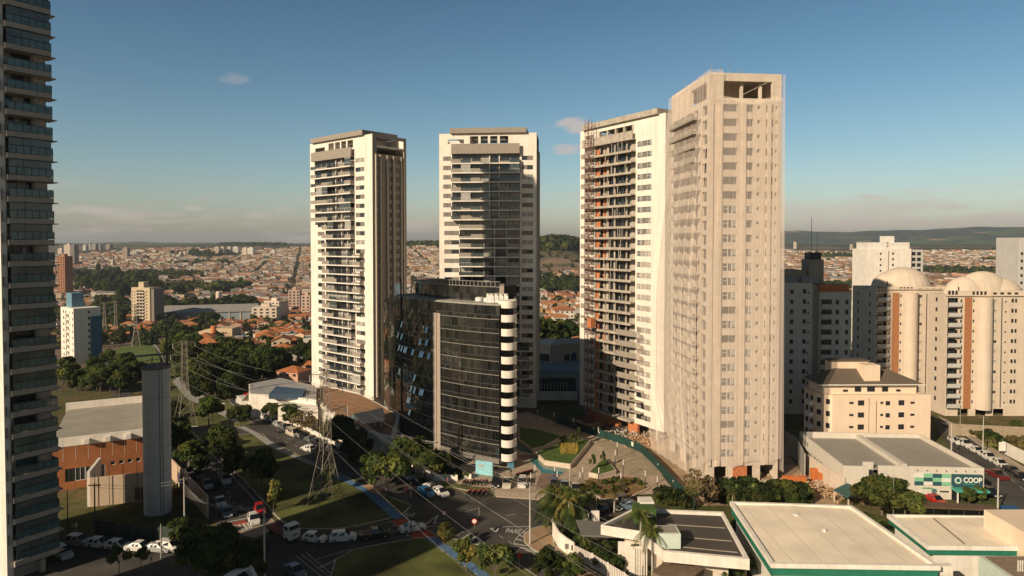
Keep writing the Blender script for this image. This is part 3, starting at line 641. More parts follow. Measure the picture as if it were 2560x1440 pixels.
# ---------------- netted tower
def netted():
    A = Vector((39.6, 134.0)); r = math.radians(6); W, D, top = 15.2, 22.0, 83.0
    t = tower_root('netted_tower', 'concrete tower under construction wrapped in pale translucent netting, tallest in the row', A.x, A.y, r, 'construction tower')
    fh = 2.92; nfl = 27; zb = [4.3+i*fh for i in range(nfl) if 4.3+i*fh < top-6]; body = MB(); hf = []; hl = []; wins = []; rr = random.Random(9)
    Fm = facemat('F', W, D); Lm = facemat('L', W, D); cols = ((.4, 1.3, 1.3), (3.3, 3.0, 1.5), (8.1, 2.0, 1.5), (11.2, .7, .7), (13.3, 1.6, 1.5), (15.5, .5, .7))
    for i, z in enumerate(zb):
        for k, (u, w, h) in enumerate(cols):
            if k == 0: continue
            u_ = u*.90
            hf.append((u_, u_+w, z+.9+(.6 if h < 1 else 0), z+.9+(.6 if h < 1 else 0)+h))
            open_ = (i > len(zb)-8) or rr.random() < .12
            wins.append((Fm, u_, z+.9+(.6 if h < 1 else 0), w, h, 'hole' if open_ else ('white' if w < 1 else 'whiteopen')))
        for k, (u, w) in enumerate(((1.5, 3.0), (5.6, 2.4), (9.2, 3.4), (14.0, 2.2), (18.3, 2.7))):
            hl.append((u, u+w, z+.35, z+2.35)); wins.append((Lm, u, z+.35, w, 2.0, 'hole'))
    hf.append((3.0, 13.2, top-5.0, top-1.6)); hl.append((12, D-1.5, top-5.0, top-1.6))
    hf += [(1.6, 4.3, 0, 3.2), (6.0, 10.0, 0, 3.2), (11.4, 14.4, 0, 3.2)]; hl += [(2, 7, 0, 3.2), (9, 14, 0, 3.2)]
    holed(body, FRONT(W, D), W, 0, top, hf, .6); holed(body, LEFT(W, D), D, 0, top, hl, .6); holed(body, RIGHT(W, D), D, 0, top, [(4, 5.2, z+.9, z+2.2) for z in zb], .4); holed(body, BACK(W, D), W, 0, top, [(2.0, 12.2, top-5, top-1.6)], .4)
    body.box(.61, W-.61, .61, D-.61, top-6.2, top-5.3); body.box(.3, W-.3, .3, D-.3, top-.3, top-.05)
    for x_ in (2.2, 7.0, 11.0): body.box(x_, x_+.5, 1.0, 1.6, top-5.3, top-.3)
    body.box(4.2, 10, 8, 8.3, top-5.3, top-.3)
    body.build('wall', mat('pale_concrete', (.62,.53,.44), .9, var=.12, scale=.6, grime=.15), t); add_windows(t, wins)
    for i, z in enumerate(zb):
        b = MB(); b.box(-1.7, -.003, 4, D-3, z-.12, z+.1); b.box(-1.75, -1.6, 4, D-3, z+.101, z+1.2); b.build('balcony', CONC, t)
    b = MB()
    for u in (-.6, 1.9, 6.9, 12.2): b.box(max(u, .02), max(u, .02)+.75, -.32, -.003, 3.4, top-6)
    b.build('pilaster', MATS['pale_concrete'], t)
    for k in range(9):
        b = MB(); x_, y_ = ((k*1.9+.5, .4) if k < 4 else (.4, (k-3)*3.6)); b.tube((x_, y_, top), (x_, y_, top+rr.uniform(.8, 2.2)), .05, n=4); b.build('steel_rod', STEEL, t)
    b = MB(); b.box(5.5, 8.5, -.2, .58, 0, 3.1); b.build('ground_floor_wall', BRICKO, t)
    # netting: separate draped sheets with vertical folds
    nm = bpy.data.materials.new('safety_netting'); nm.use_nodes = True; q = nm.node_tree.nodes; k_ = nm.node_tree.links; pb = q['Principled BSDF']
    pb.inputs['Base Color'].default_value = (.95,.83,.74,1); pb.inputs['Roughness'].default_value = .9; pb.inputs['Specular IOR Level'].default_value = .1
    tr = N(q, 'ShaderNodeBsdfTransparent'); tl = N(q, 'ShaderNodeBsdfTranslucent'); tl.inputs[0].default_value = (.95,.83,.74,1); mxa = N(q, 'ShaderNodeMixShader'); mxa.inputs[0].default_value = .3
    k_.new(pb.outputs[0], mxa.inputs[1]); k_.new(tl.outputs[0], mxa.inputs[2])
    uv = N(q, 'ShaderNodeUVMap'); sp_ = N(q, 'ShaderNodeSeparateXYZ'); k_.new(uv.outputs[0], sp_.inputs[0])
    mpn = N(q, 'ShaderNodeMapping'); mpn.inputs['Scale'].default_value = (.35, .02, 1); k_.new(uv.outputs[0], mpn.inputs[0])
    ns = N(q, 'ShaderNodeTexNoise'); ns.inputs['Scale'].default_value = 1.0; ns.inputs['Detail'].default_value = 5; k_.new(mpn.outputs[0], ns.inputs[0])
    mr = N(q, 'ShaderNodeMapRange'); mr.inputs[1].default_value = .35; mr.inputs[2].default_value = .7; mr.inputs[3].default_value = .25; mr.inputs[4].default_value = .42; k_.new(ns.outputs[0], mr.inputs[0])
    sm_ = N(q, 'ShaderNodeMath', operation='MULTIPLY'); sm_.inputs[1].default_value = .37; k_.new(sp_.outputs[0], sm_.inputs[0]); fr_ = N(q, 'ShaderNodeMath', operation='FRACT'); k_.new(sm_.outputs[0], fr_.inputs[0]); lt = N(q, 'ShaderNodeMath', operation='LESS_THAN'); lt.inputs[1].default_value = .05; k_.new(fr_.outputs[0], lt.inputs[0])
    mxx = N(q, 'ShaderNodeMath', operation='MULTIPLY_ADD'); mxx.inputs[1].default_value = .2; k_.new(lt.outputs[0], mxx.inputs[0]); k_.new(mr.outputs[0], mxx.inputs[2])
    ms = N(q, 'ShaderNodeMixShader'); k_.new(mxx.outputs[0], ms.inputs[0]); k_.new(tr.outputs[0], ms.inputs[1]); k_.new(mxa.outputs[0], ms.inputs[2]); k_.new(ms.outputs[0], q['Material Output'].inputs[0])
    def sheet_net(nu, nv, fn, L, label, ztop, zbot, seed):
        rn = random.Random(seed); ph = [rn.uniform(0, 6.28) for _ in range(6)]
        v = []; uvs = []
        for j in range(nv+1):
            for i in range(nu+1):
                s = i/nu; tt = j/nv
                fold = .4*(.16*math.sin(s*L*1.9+ph[0]+1.2*math.sin(tt*3+ph[1])) + .10*math.sin(s*L*4.3+ph[2]+tt*1.5) + .05*math.sin(s*L*9+ph[3]))*(.35+1.0*tt)
                v.append(fn(s, tt, fold)); uvs.append((s*L, tt*80))
        f_ = [(j*(nu+1)+i, j*(nu+1)+i+1, (j+1)*(nu+1)+i+1, (j+1)*(nu+1)+i) for j in range(nv) for i in range(nu)]
        m = bpy.data.meshes.new('safety_net'); m.from_pydata(v, [], f_); u_ = m.uv_layers.new(name='UVMap')
        for p in m.polygons:
            p.use_smooth = True
            for li, vi in zip(p.loop_indices, p.vertices): u_.data[li].uv = uvs[vi]
        m.materials.append(nm); o = link('safety_net', m, None, (A.x, A.y, 0), r); tag(o, label, 'safety net'); return o
    # front sheet, from just under the open top floor down to the ground floor
    def sstep1(a, b, x): q_ = min(1, max(0, (x-a)/(b-a))); return q_*q_*(3-2*q_)
    def ff_(s, tt, fo):
        z = top-5.2+ (0.4*math.sin(s*9)) - tt*(top-5.2-(3.0+1.6*abs(math.sin(s*7.5)))); x = -.4-2.2*(1-s)*sstep1(0,.55,tt)+s*(W+.75); y = -.75-fo*.35-.5*math.sin(tt*math.pi)*.6
        if s > .9: y += 0
        return (x, y, z)
    sheet_net(150, 60, ff_, W, 'pale net hung flat over the front of the concrete tower', 0, 0, 1)
    # left sheet: hugs the parapet, billows out and is gathered to the ground
    def fl_(s, tt, fo):
        z = top+.3-.9*s - tt*(top-(1.0+2.0*s))
        out = .5+ 5.2*(tt**.8)*math.sin(min(1, tt*1.02)*math.pi*.62)*(.55+.45*s) if tt < 1 else 5.5
        out = .5+7.6*sstep1(0, .62, tt)*(.28+.72*s)-1.6*sstep1(.75, 1, tt)*s
        y = -.9-.6*sstep1(.5, 1, tt)+s*(D+1.8)*(1-.25*sstep1(.8, 1, tt)); x = -out-fo*2.2
        return (x, y, z)
    def sstep1(a, b, x): q_ = min(1, max(0, (x-a)/(b-a))); return q_*q_*(3-2*q_)
    sheet_net(170, 70, fl_, D, 'billowing net drawn out from the left side of the concrete tower to its foot', 0, 0, 2)
    def fr2(s, tt, fo): return (W+.3+fo*.6+.5*tt, -.8+s*(D+1), top-.2-tt*(top-2.0))
    sheet_net(60, 40, fr2, D, 'net hanging down the shaded right edge of the concrete tower', 0, 0, 3)
    def fc(s, tt, fo):      # strip over the corner pier
        return (-.55+s*3.0, -.95-fo*.8, top+.35-tt*(5.6))
    sheet_net(24, 8, fc, 3, 'short net flap folded over the top corner of the concrete tower', 0, 0, 4)
netted()
# ---------------- left foreground tower
def left_tower():
    P0 = Vector((-71.6, 93.0)); ux, uy = .55, .835; W, D, fh = 6.5, 20.0, 3.06; top = 128
    t = tower_root('balcony_tower', 'huge dark tower with glass balcony rails at the left edge', P0.x, P0.y, math.atan2(uy, ux))
    BEI = mat('beige_band', (.40,.35,.30), .8, var=.06, scale=.3, grime=.1); rr = random.Random(4)
    body = MB(); body.box(0, .75, 0, D, 0, top); body.box(.75, W-1.5, 1.9, D, 0, top, 1); body.box(W-1.5, W+3, 9, D, 0, top, 1); body.build('wall', [WHITE2, BEI], t)
    wl_ = [(facemat('L', 0, D), 2+k*4.2, 6+j*fh, 1.6, 1.4, 'dark') for j in range(38) for k in range(5)]
    add_windows(t, wl_, 'side_window', 40)
    c = MB(); c.tube((W-1.7, 1.2, 0), (W-1.7, 1.2, top), .42, n=14); c.build('column', BEI, t)
    for i in range(39):
        z = 3.4+i*fh; gl = rr.random() < .4; sb = MB()
        sb.box(.75, W, -.55, 1.9, z-.75, z+.02, 0); sb.box(W, W+.75, -.2, 2.4, z-.76, z-.62, 0); sb.box(.93, W+.0, -.62, -.552, z-.82, z-.72, 1)
        sb.box(W-1.5, W, 1.9, 9, z-.5, z, 0); b0 = sb.build('balcony', [BEI, DMET], t)
        g = MB(); n_ = 6; w_ = (W-1.0)/n_
        for k in range(n_):
            x0 = 1.0+k*w_; g.box(x0+.04, x0+w_-.04, -.49, -.465, z+.1, z+1.1, 0)
        for k in range(2): g.box(W-.03, W-.005, -.4+k*1.1, .65+k*1.1, z+.1, z+1.1, 0)
        for k in range(n_+1): x0 = 1.0+k*w_; g.box(x0-.03, x0+.03, -.51, -.44, z+.021, z+1.15, 1)
        g.box(1.0, W, -.52, -.43, z+1.151, z+1.22, 1); g.box(W-.05, W+.01, -.43, 1.9, z+1.151, z+1.22, 1)
        if gl or i < 2:
            for k in range(3): g.box(1.05+k*1.78, 2.78+k*1.78, -.40, -.385, z+.1, z+2.27, 2)
        g.build('railing', [glass('rail_glass', (.085,.145,.15), .05), DMET, glass('rail_glass_clear', (.10,.12,.11), .05)], b0)
        d_ = MB(); x_ = 1.1
        while x_ < W-1.9:
            w2 = rr.choice([.7, .9, 1.2, 1.5]); w2 = min(w2, W-1.8-x_); m_ = rr.choice([0,0,1,0,1,2]); d_.box(x_+.03, x_+w2-.03, 1.8, 1.88, z+.05, z+2.28, m_); d_.box(x_+w2-.03, x_+w2+.03, 1.74, 1.89, z+.03, z+2.29, 3); x_ += w2
        for k in range(2):
            x_ = rr.uniform(1.5, 5); d_.box(x_, x_+rr.uniform(.5, 1.2), .2, .9, z+.03, z+rr.uniform(.5, .9), rr.choice([3, 4, 1]))
        d_.build('glazed_door', [DGLASS, CURT, BGLASS, DMET, WHITE2], t)
left_tower()
def shadow_tower(x, y, rz, W, D, top, label):       # out of frame beside the camera, placed and sized for its shadow
    t = tower_root('balcony_tower', label, x, y, rz); b = MB(); fh = 3.05; n_ = int((top-4)/fh); holes = []; wins = []
    for i in range(n_):
        for k in range(int(W//4)): holes.append((1.2+k*4, 3.6+k*4, 4+i*fh, 5.6+i*fh)); wins.append((facemat('F', W, D), 1.2+k*4, 4+i*fh, 2.4, 1.6, 'white'))
    holed(b, FRONT(W, D), W, 0, top, holes, .3); holed(b, RIGHT(W, D), D, 0, top, [], .3); holed(b, LEFT(W, D), D, 0, top, [], .3); holed(b, BACK(W, D), W, 0, top, [], .3); b.box(0.3, W-.3, .3, D-.3, top-.3, top-.1); b.build('wall', WHITE2, t)
    add_windows(t, wins)
    b = MB(); b.box(W*.3, W*.7, D*.3, D*.8, top, top+4); b.build('roof_room', TAUPE, t)
shadow_tower(-75, 35, math.atan2(.835, .55), 14, 27, 47, 'unseen white tower with plain windows, added outside the left edge for its shadow')

# ---------------- black glass office block
def glass_block():
    t = tower_root('glass_office_block', 'curved black mirror glass office block with white rounded balconies on its right end', 0, 0, 0, 'office building')
    pL = Vector((-30.6, 171.0)); pR = Vector((-2.7, 141.5)); nrm = Vector((-.73, -.68)); FHG = 3.0; nf = 11; z0 = 2.4
    def curve(s, bulge=3.6, off=0):
        p = pL.lerp(pR, s); q = 4*s*(1-s); return p+nrm*(bulge*q+off)
    gm_ = []
    for i, (c, r_) in enumerate((((.20,.205,.20), .02), ((.16,.165,.16), .03), ((.27,.27,.255), .015), ((.10,.105,.10), .04))):
        m = bpy.data.materials.new('mirror_glass'); m.use_nodes = True; p_ = m.node_tree.nodes['Principled BSDF']; p_.inputs['Base Color'].default_value = (*c, 1); p_.inputs['Metallic'].default_value = .92; p_.inputs['Roughness'].default_value = r_
        q_ = m.node_tree.nodes; l_ = m.node_tree.links; tcn = N(q_, 'ShaderNodeTexCoord'); nn_ = N(q_, 'ShaderNodeTexNoise'); nn_.inputs['Scale'].default_value = .5; nn_.inputs['Detail'].default_value = 2; l_.new(tcn.outputs['Object'], nn_.inputs[0])
        bp = N(q_, 'ShaderNodeBump'); bp.inputs['Strength'].default_value = .35; bp.inputs['Distance'].default_value = .12; l_.new(nn_.outputs[0], bp.inputs['Height']); l_.new(bp.outputs[0], p_.inputs['Normal']); gm_.append(m)
    rr = random.Random(12); NS = 44; open_ = {(8,5),(8,6),(7,3),(7,6),(6,4),(6,5),(6,6),(6,8),(6,13),(6,9),(4,4),(4,5),(4,14),(3,14),(3,12),(2,10),(2,11),(1,11),(6,21),(6,25),(5,26),(8,20),(7,17),(7,20),(6,17),(6,18),(3,17),(3,18),(2,24),(2,26),(1,24),(1,26),(1,25),(0,24)}
    zt = z0+nf*FHG; s0, s1 = .04, 1.0
    g = MB(); fr = MB(); ow = []
    for j in range(nf):
        for i in range(NS):
            a = s0+(s1-s0)*i/NS; b_ = s0+(s1-s0)*(i+1)/NS
            if 23 <= i < 26 and j < nf-1: continue
            if i == 5: continue
            pa, pb_ = curve(a), curve(b_)
            for (h0, h1) in ((0, .95), (.95, FHG)):
                j0, j1 = rr.gauss(0, .02), rr.gauss(0, .02); z = z0+j*FHG; k = rr.choice([0,0,0,1,1,2,2,3])
                g.face([(pa.x, pa.y, z+h0), (pb_.x+nrm.x*j0, pb_.y+nrm.y*j0, z+h0), (pb_.x+nrm.x*(j0+j1), pb_.y+nrm.y*(j0+j1), z+h1), (pa.x+nrm.x*j1, pa.y+nrm.y*j1, z+h1)], k)
    g.build('curtain_glass', gm_, t)
    FR = mat('bronze_mullion', (.09,.085,.075), .5, var=.1)
    for j in range(nf+1):
        z = z0+j*FHG; b = MB()
        for (dz, th, mm) in ((0, .055, 0), (.95, .03, 1)):
            if j == nf and dz: continue
            for i in range(NS):
                a = curve(s0+(s1-s0)*i/NS, off=.0); c = curve(s0+(s1-s0)*(i+1)/NS, off=.0)
                a2 = a+nrm*.12; c2 = c+nrm*.12; zz = z+dz
                b.face([(a2.x,a2.y,zz-th),(c2.x,c2.y,zz-th),(c2.x,c2.y,zz+th),(a2.x,a2.y,zz+th)], mm); b.face([(a.x,a.y,zz+th),(a2.x,a2.y,zz+th),(c2.x,c2.y,zz+th),(c.x,c.y,zz+th)], mm)
        b.build('floor_band', [mat('band_aluminium', (.25,.235,.21), .5), FR], t)
    b = MB()
    for i in range(0, NS+1):
        a = curve(s0+(s1-s0)*i/NS)
        if 23 < i < 26: continue
        b.tube((a.x+nrm.x*.08, a.y+nrm.y*.08, z0), (a.x+nrm.x*.08, a.y+nrm.y*.08, zt), (.012 if i % 3 else .035), n=4, cap=False)
    tag(b.build('mullion', FR, t), kind='stuff')
    b = MB(); a = curve(s0+(s1-s0)*23/NS, off=.25); c = curve(s0+(s1-s0)*26/NS, off=.25)
    for (q0, q1) in ((0, .47), (.53, 1)):
        u = a.lerp(c, q0); v = a.lerp(c, q1); b.face([(u.x,u.y,z0-1),(v.x,v.y,z0-1),(v.x,v.y,zt-FHG+.4),(u.x,u.y,zt-FHG+.4)])
    u = a.lerp(c, .47); v = a.lerp(c, .53); b.face([(u.x-nrm.x*.2,u.y-nrm.y*.2,z0-1),(v.x-nrm.x*.2,v.y-nrm.y*.2,z0-1),(v.x-nrm.x*.2,v.y-nrm.y*.2,zt-FHG+.4),(u.x-nrm.x*.2,u.y-nrm.y*.2,zt-FHG+.4)])
    b.build('granite_strip', mat('granite_beige', (.36,.30,.25), .5, var=.1, scale=3), t)
    b = MB(); a = curve(s0+(s1-s0)*5/NS, off=.15); c = curve(s0+(s1-s0)*6/NS, off=.15); b.face([(a.x,a.y,0),(c.x,c.y,0),(c.x,c.y,40),(a.x,a.y,40)]); b.build('black_recess', BLACK, t)
    # tilted open sashes that mirror the sky
    sk_ = mat('open_sash_glass', (.42,.46,.48), .08, metal=.9, var=.03)
    for (j, i) in sorted(open_):
        if 22 <= i < 27 or i == 5: continue
        a = curve(s0+(s1-s0)*(i+.06)/NS); c = curve(s0+(s1-s0)*(i+.94)/NS); zz = z0+j*FHG+FHG-.15; b = MB(); o_ = nrm*.62
        b.face([(a.x+o_.x,a.y+o_.y,zz-1.35),(c.x+o_.x,c.y+o_.y,zz-1.35),(c.x+nrm.x*.12,c.y+nrm.y*.12,zz),(a.x+nrm.x*.12,a.y+nrm.y*.12,zz)]); b.build('open_sash', sk_, t)
    # core volume behind
    e1, e2, e3 = Vector((.35, 146.8)), Vector((.6, 160)), Vector((-20, 180))
    poly = [curve(s0+(s1-s0)*i/20, off=-.35) for i in range(21)]+[e1, e2, e3]
    b = MB(); b.prism([(p.x, p.y) for p in poly], z0-.6, zt-.1); b.build('inner_core', BLACK, t)
    b = MB(); pr = [curve(s0+(s1-s0)*i/20, off=-.36) for i in range(21)]+[Vector((.1,146.8)), Vector((.3,159.8)), Vector((-20,179.6))]
    b.prism([(p.x, p.y) for p in pr], zt-.1, zt+.25); b.build('roof', CONC2, t)
    # end wall granite strip and the rounded balconies
    b = MB(); b.box(.4, .9, 146.2, 160.1, 0, zt+1.0); b.box(.3, 1.0, 145.2, 146.2, 0, zt+.8); b.build('end_wall', MATS['granite_beige'], t)
    cc = Vector((-1.15, 143.7)); 
    for j in range(nf):
        z = z0+j*FHG; pts = []
        for k in range(13):
            an = math.radians(193+k*(160/12)); pts.append((cc.x+2.1*math.cos(an)*.95+.2, cc.y+2.5*math.sin(an)))
        b = MB()
        zlo, zhi = (z-.55, z+1.0) 
        for k in range(12):
            p, q = pts[k], pts[k+1]; b.face([(*p, zlo), (*q, zlo), (*q, zhi), (*p, zhi)], 0); pi = ((p[0]-cc.x)*.93+cc.x, (p[1]-cc.y)*.93+cc.y); qi = ((q[0]-cc.x)*.93+cc.x, (q[1]-cc.y)*.93+cc.y)
            b.face([(*p, zhi), (*q, zhi), (*qi, zhi), (*pi, zhi)], 0); b.face([(*pi, zhi), (*qi, zhi), (*qi, z), (*pi, z)], 0)
        b.face([(*p, zlo) for p in reversed(pts)], 0); b.face([(*p, z) for p in pts], 0); b.build('balcony', WHITE, t)
        bm = MB(); bm.box(-2.6, .3, 144.9, 145.1, z+.02, z+FHG-.6, 0); bm.build('balcony_glazing', DGLASS, t)
    b = MB(); pts = []
    for k in range(13): an = math.radians(193+k*(160/12)); pts.append((cc.x+2.1*math.cos(an)*.95+.2, cc.y+2.5*math.sin(an)))
    b.prism(pts+[(.3, 146.5), (-2.6, 145)], zt-.55, zt+1.0); b.build('balcony_canopy', WHITE, t)
    # set back upper storeys
    UB = mat('fin_grey', (.30,.28,.24), .6)
    g = MB(); zt2 = 40.2; f2 = MB(); NU = 34; rr = random.Random(8); sa, sb_ = -.02, .90
    for i in range(NU):
        a = curve(sa+(sb_-sa)*i/NU, 4.6, -5.5); c = curve(sa+(sb_-sa)*(i+1)/NU, 4.6, -5.5)
        for (h0, h1) in ((zt-1, zt+1.9), (zt+1.9, zt2-1.2)):
            j1 = rr.gauss(0, .02); g.face([(a.x,a.y,h0),(c.x+nrm.x*j1,c.y+nrm.y*j1,h0),(c.x+nrm.x*j1,c.y+nrm.y*j1,h1),(a.x,a.y,h1)], rr.choice([0,0,1,2,3]))
        f2.tube((a.x,a.y,zt2-1.2),(a.x,a.y,zt2), .09, n=4); f2.tube((a.x,a.y,zt2-.06),(c.x,c.y,zt2-.06), .07, n=4); f2.tube((a.x+nrm.x*.08,a.y+nrm.y*.08,zt2-1.2),(c.x+nrm.x*.08,c.y+nrm.y*.08,zt2-1.2), .08, n=4)
    g.build('penthouse_glass', gm_, t); f2.build('parapet_frame', UB, t)
    poly = [curve(sa+(sb_-sa)*i/16, 4.6, -5.8) for i in range(17)]; q0 = poly[-1]+Vector((3.5, 8)); poly += [q0, Vector((-20, 184))]
    b = MB(); b.prism([(p.x, p.y) for p in poly], zt, zt2-1.25); b.build('penthouse_core', BLACK, t)
    a = curve(sb_, 4.6, -5.5); b = MB(); b.box(a.x-.1, a.x+.9, a.y-.2, a.y+7, zt, zt2-.9); b.build('penthouse_end_wall', MATS['granite_beige'], t)
    # left return, concave piece
    g = MB(); pts = [curve(.04), Vector((-31.9, 171.5)), Vector((-34.2, 176.5)), Vector((-33.6, 184))]
    zt3 = 33.5
    for k in range(3):
        a, c = pts[k], pts[k+1]
        for j in range(10):
            z = 3.6+j*3.0
            for q in range(3): u = a.lerp(c, q/3); v = a.lerp(c, (q+1)/3); g.face([(v.x,v.y,z),(u.x,u.y,z),(u.x,u.y,z+3),(v.x,v.y,z+3)], rr.choice([0,1,2,3]))
    g.build('curtain_glass', gm_, t)
    b = MB(); b.prism([(p.x+.2, p.y+.2) for p in pts]+[(-24, 182)], 0, zt3); b.build('inner_core', BLACK, t)
    b = MB(); b.box(-30.6, -28.9, 172.5, 174.5, 33.6, 38.2); b.build('roof_room', glass('tinted_box', (.08,.12,.15), .1), t)
    for k in range(5):
        c_ = tag(link('cooling_unit', None, t, (-4.6+k*1.05-(.9 if k else .6), 146.6-k*.15, zt+.25)), None)
        b = MB(); b.box(-.45, .45, -.5, .5, 0, 1.5); b.build('unit_case', ALU, c_); b = MB(); b.tube((0,0,1.5),(0,0,1.85), .42, n=12); b.tube((0,0,1.85),(0,0,1.95), .5, n=12); b.build('fan_cowl', WHITE2, c_)
    for k in range(2):
        b = MB(); b.tube((-7.4+k*1.9, 149.5-k*1.4, zt+.3), (-7.4+k*1.9, 149.5-k*1.4, zt+1.0), .9, n=14); b.tube((-7.4+k*1.9, 149.5-k*1.4, zt+1.0), (-7.4+k*1.9, 149.5-k*1.4, zt+1.2), .9, .5, n=14); b.build('water_tank', ALU, t)
    # ground floor: set back columns and shop front
    b = MB(); pr = [curve(s0+(s1-s0)*i/14, off=-2.5) for i in range(15)]+[e1, e2, e3]; b.prism([(p.x, p.y) for p in pr], 0, z0-.6); b.build('ground_floor', TAUPE2, t)
    b = MB(); pr = [curve(s0+(s1-s0)*i/20, off=.2) for i in range(21)]+[curve(s0+(s1-s0)*i/20, off=-1.2) for i in range(20, -1, -1)]; b.prism([(p.x, p.y) for p in pr], z0-1.1, z0-.12); b.build('base_band', TAUPE2, t)
    for i in range(0, 21, 3): a = curve(s0+(s1-s0)*i/20, off=-.6); b = MB(); b.tube((a.x,a.y,0),(a.x,a.y,z0-1.1), .35, n=10); b.build('column', CONC2, t)
    CY = mat('shop_cyan', (.27,.58,.66), .6, var=.05)
    p, q = GV(1189, 1186), GV(1231, 1192); b = MB(); dd = (q-p).normalized(); nn_ = Vector((dd.y, -dd.x, 0)); pts = [(p.x,p.y),(q.x,q.y),(q.x-nn_.x*.4,q.y-nn_.y*.4),(p.x-nn_.x*.4,p.y-nn_.y*.4)]
    sg = thing('shop_hoarding', 'bright cyan shop panel at the foot of the black glass block', 'shop sign', (0,0,0)); b.prism(pts, 0, 3.0); b.build('panel', CY, sg)
    m = link('lettering', text_mesh('360', .8, 'lettering', mat('gold_letter', (.6,.45,.3), .5)), sg, (p.x+dd.x*.7+nn_.x*.05, p.y+dd.y*.7+nn_.y*.05, 1.8)); m.rotation_euler = (math.pi/2, 0, math.atan2(dd.y, dd.x))
    b = MB(); b.box(-.9, .4, 141.9, 142.2, 0, 2.4); tag(b.build('shop_hoarding', mat('shop_blue', (.08,.22,.33), .6)), 'dark cyan shop panel right of the entrance under the white balconies', 'shop sign')
glass_block()
# ================================================================== other buildings
def windows_grid(W, D, face, cols, rows, style, rr=None):
    M = facemat(face, W, D); out = []; hol = []
    for z, h in rows:
        for u, w in cols:
            st = style if isinstance(style, str) else rr.choice(style); out.append((M, u, z, w, h, st)); hol.append((u, u+w, z, z+h))
    return out, hol
def shell(W, D, H, hF=(), hR=(), hL=(), hB=(), z0=0, dep=.25, roof=True, mb=None, par=0):
    b = mb or MB(); holed(b, FRONT(W, D), W, z0, H, list(hF), dep); holed(b, RIGHT(W, D), D, z0, H, list(hR), dep); holed(b, LEFT(W, D), D, z0, H, list(hL), dep); holed(b, BACK(W, D), W, z0, H, list(hB), dep)
    if roof: b.box(.12, W-.12, .12, D-.12, H-par-.3, H-par)
    if par:
        b.box(.0, .12, 0, D, H-par, H) if False else None
    return b
def rows_(z0, fh, n, h): return [(z0+i*fh, h) for i in range(n)]
def near_corner(px, D, ang_left, W, z=None):
    """origin (left end) of a front of length W that recedes to the left from the near corner"""
    x = (px-1280)/F*D; d = Vector((math.cos(ang_left), math.sin(ang_left))); return x+d.x*W, D+d.y*W, math.atan2(-d.y, -d.x)
PEACH = mat('peach_render', (.78,.62,.47), .85, var=.05, scale=.4, grime=.06)
CREAM = mat('cream_render', (.62,.52,.42), .85, var=.06, scale=.4, grime=.1)
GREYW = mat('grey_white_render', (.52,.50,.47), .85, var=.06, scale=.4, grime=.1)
TILEB = stripes('brown_roof_tiles', (.15,.12,.09), (.11,.085,.065), 2.5, 'X')
TILEO = mat('orange_roof_tiles', (.40,.145,.055), .9, var=.35, scale=.9, bump=.4, bscale=5)
MROOF = mat('metal_roof_grey', (.33,.31,.29), .5, var=.12, scale=.3)
ORN = mat('terracotta_strip', (.36,.155,.07), .8, var=.08)
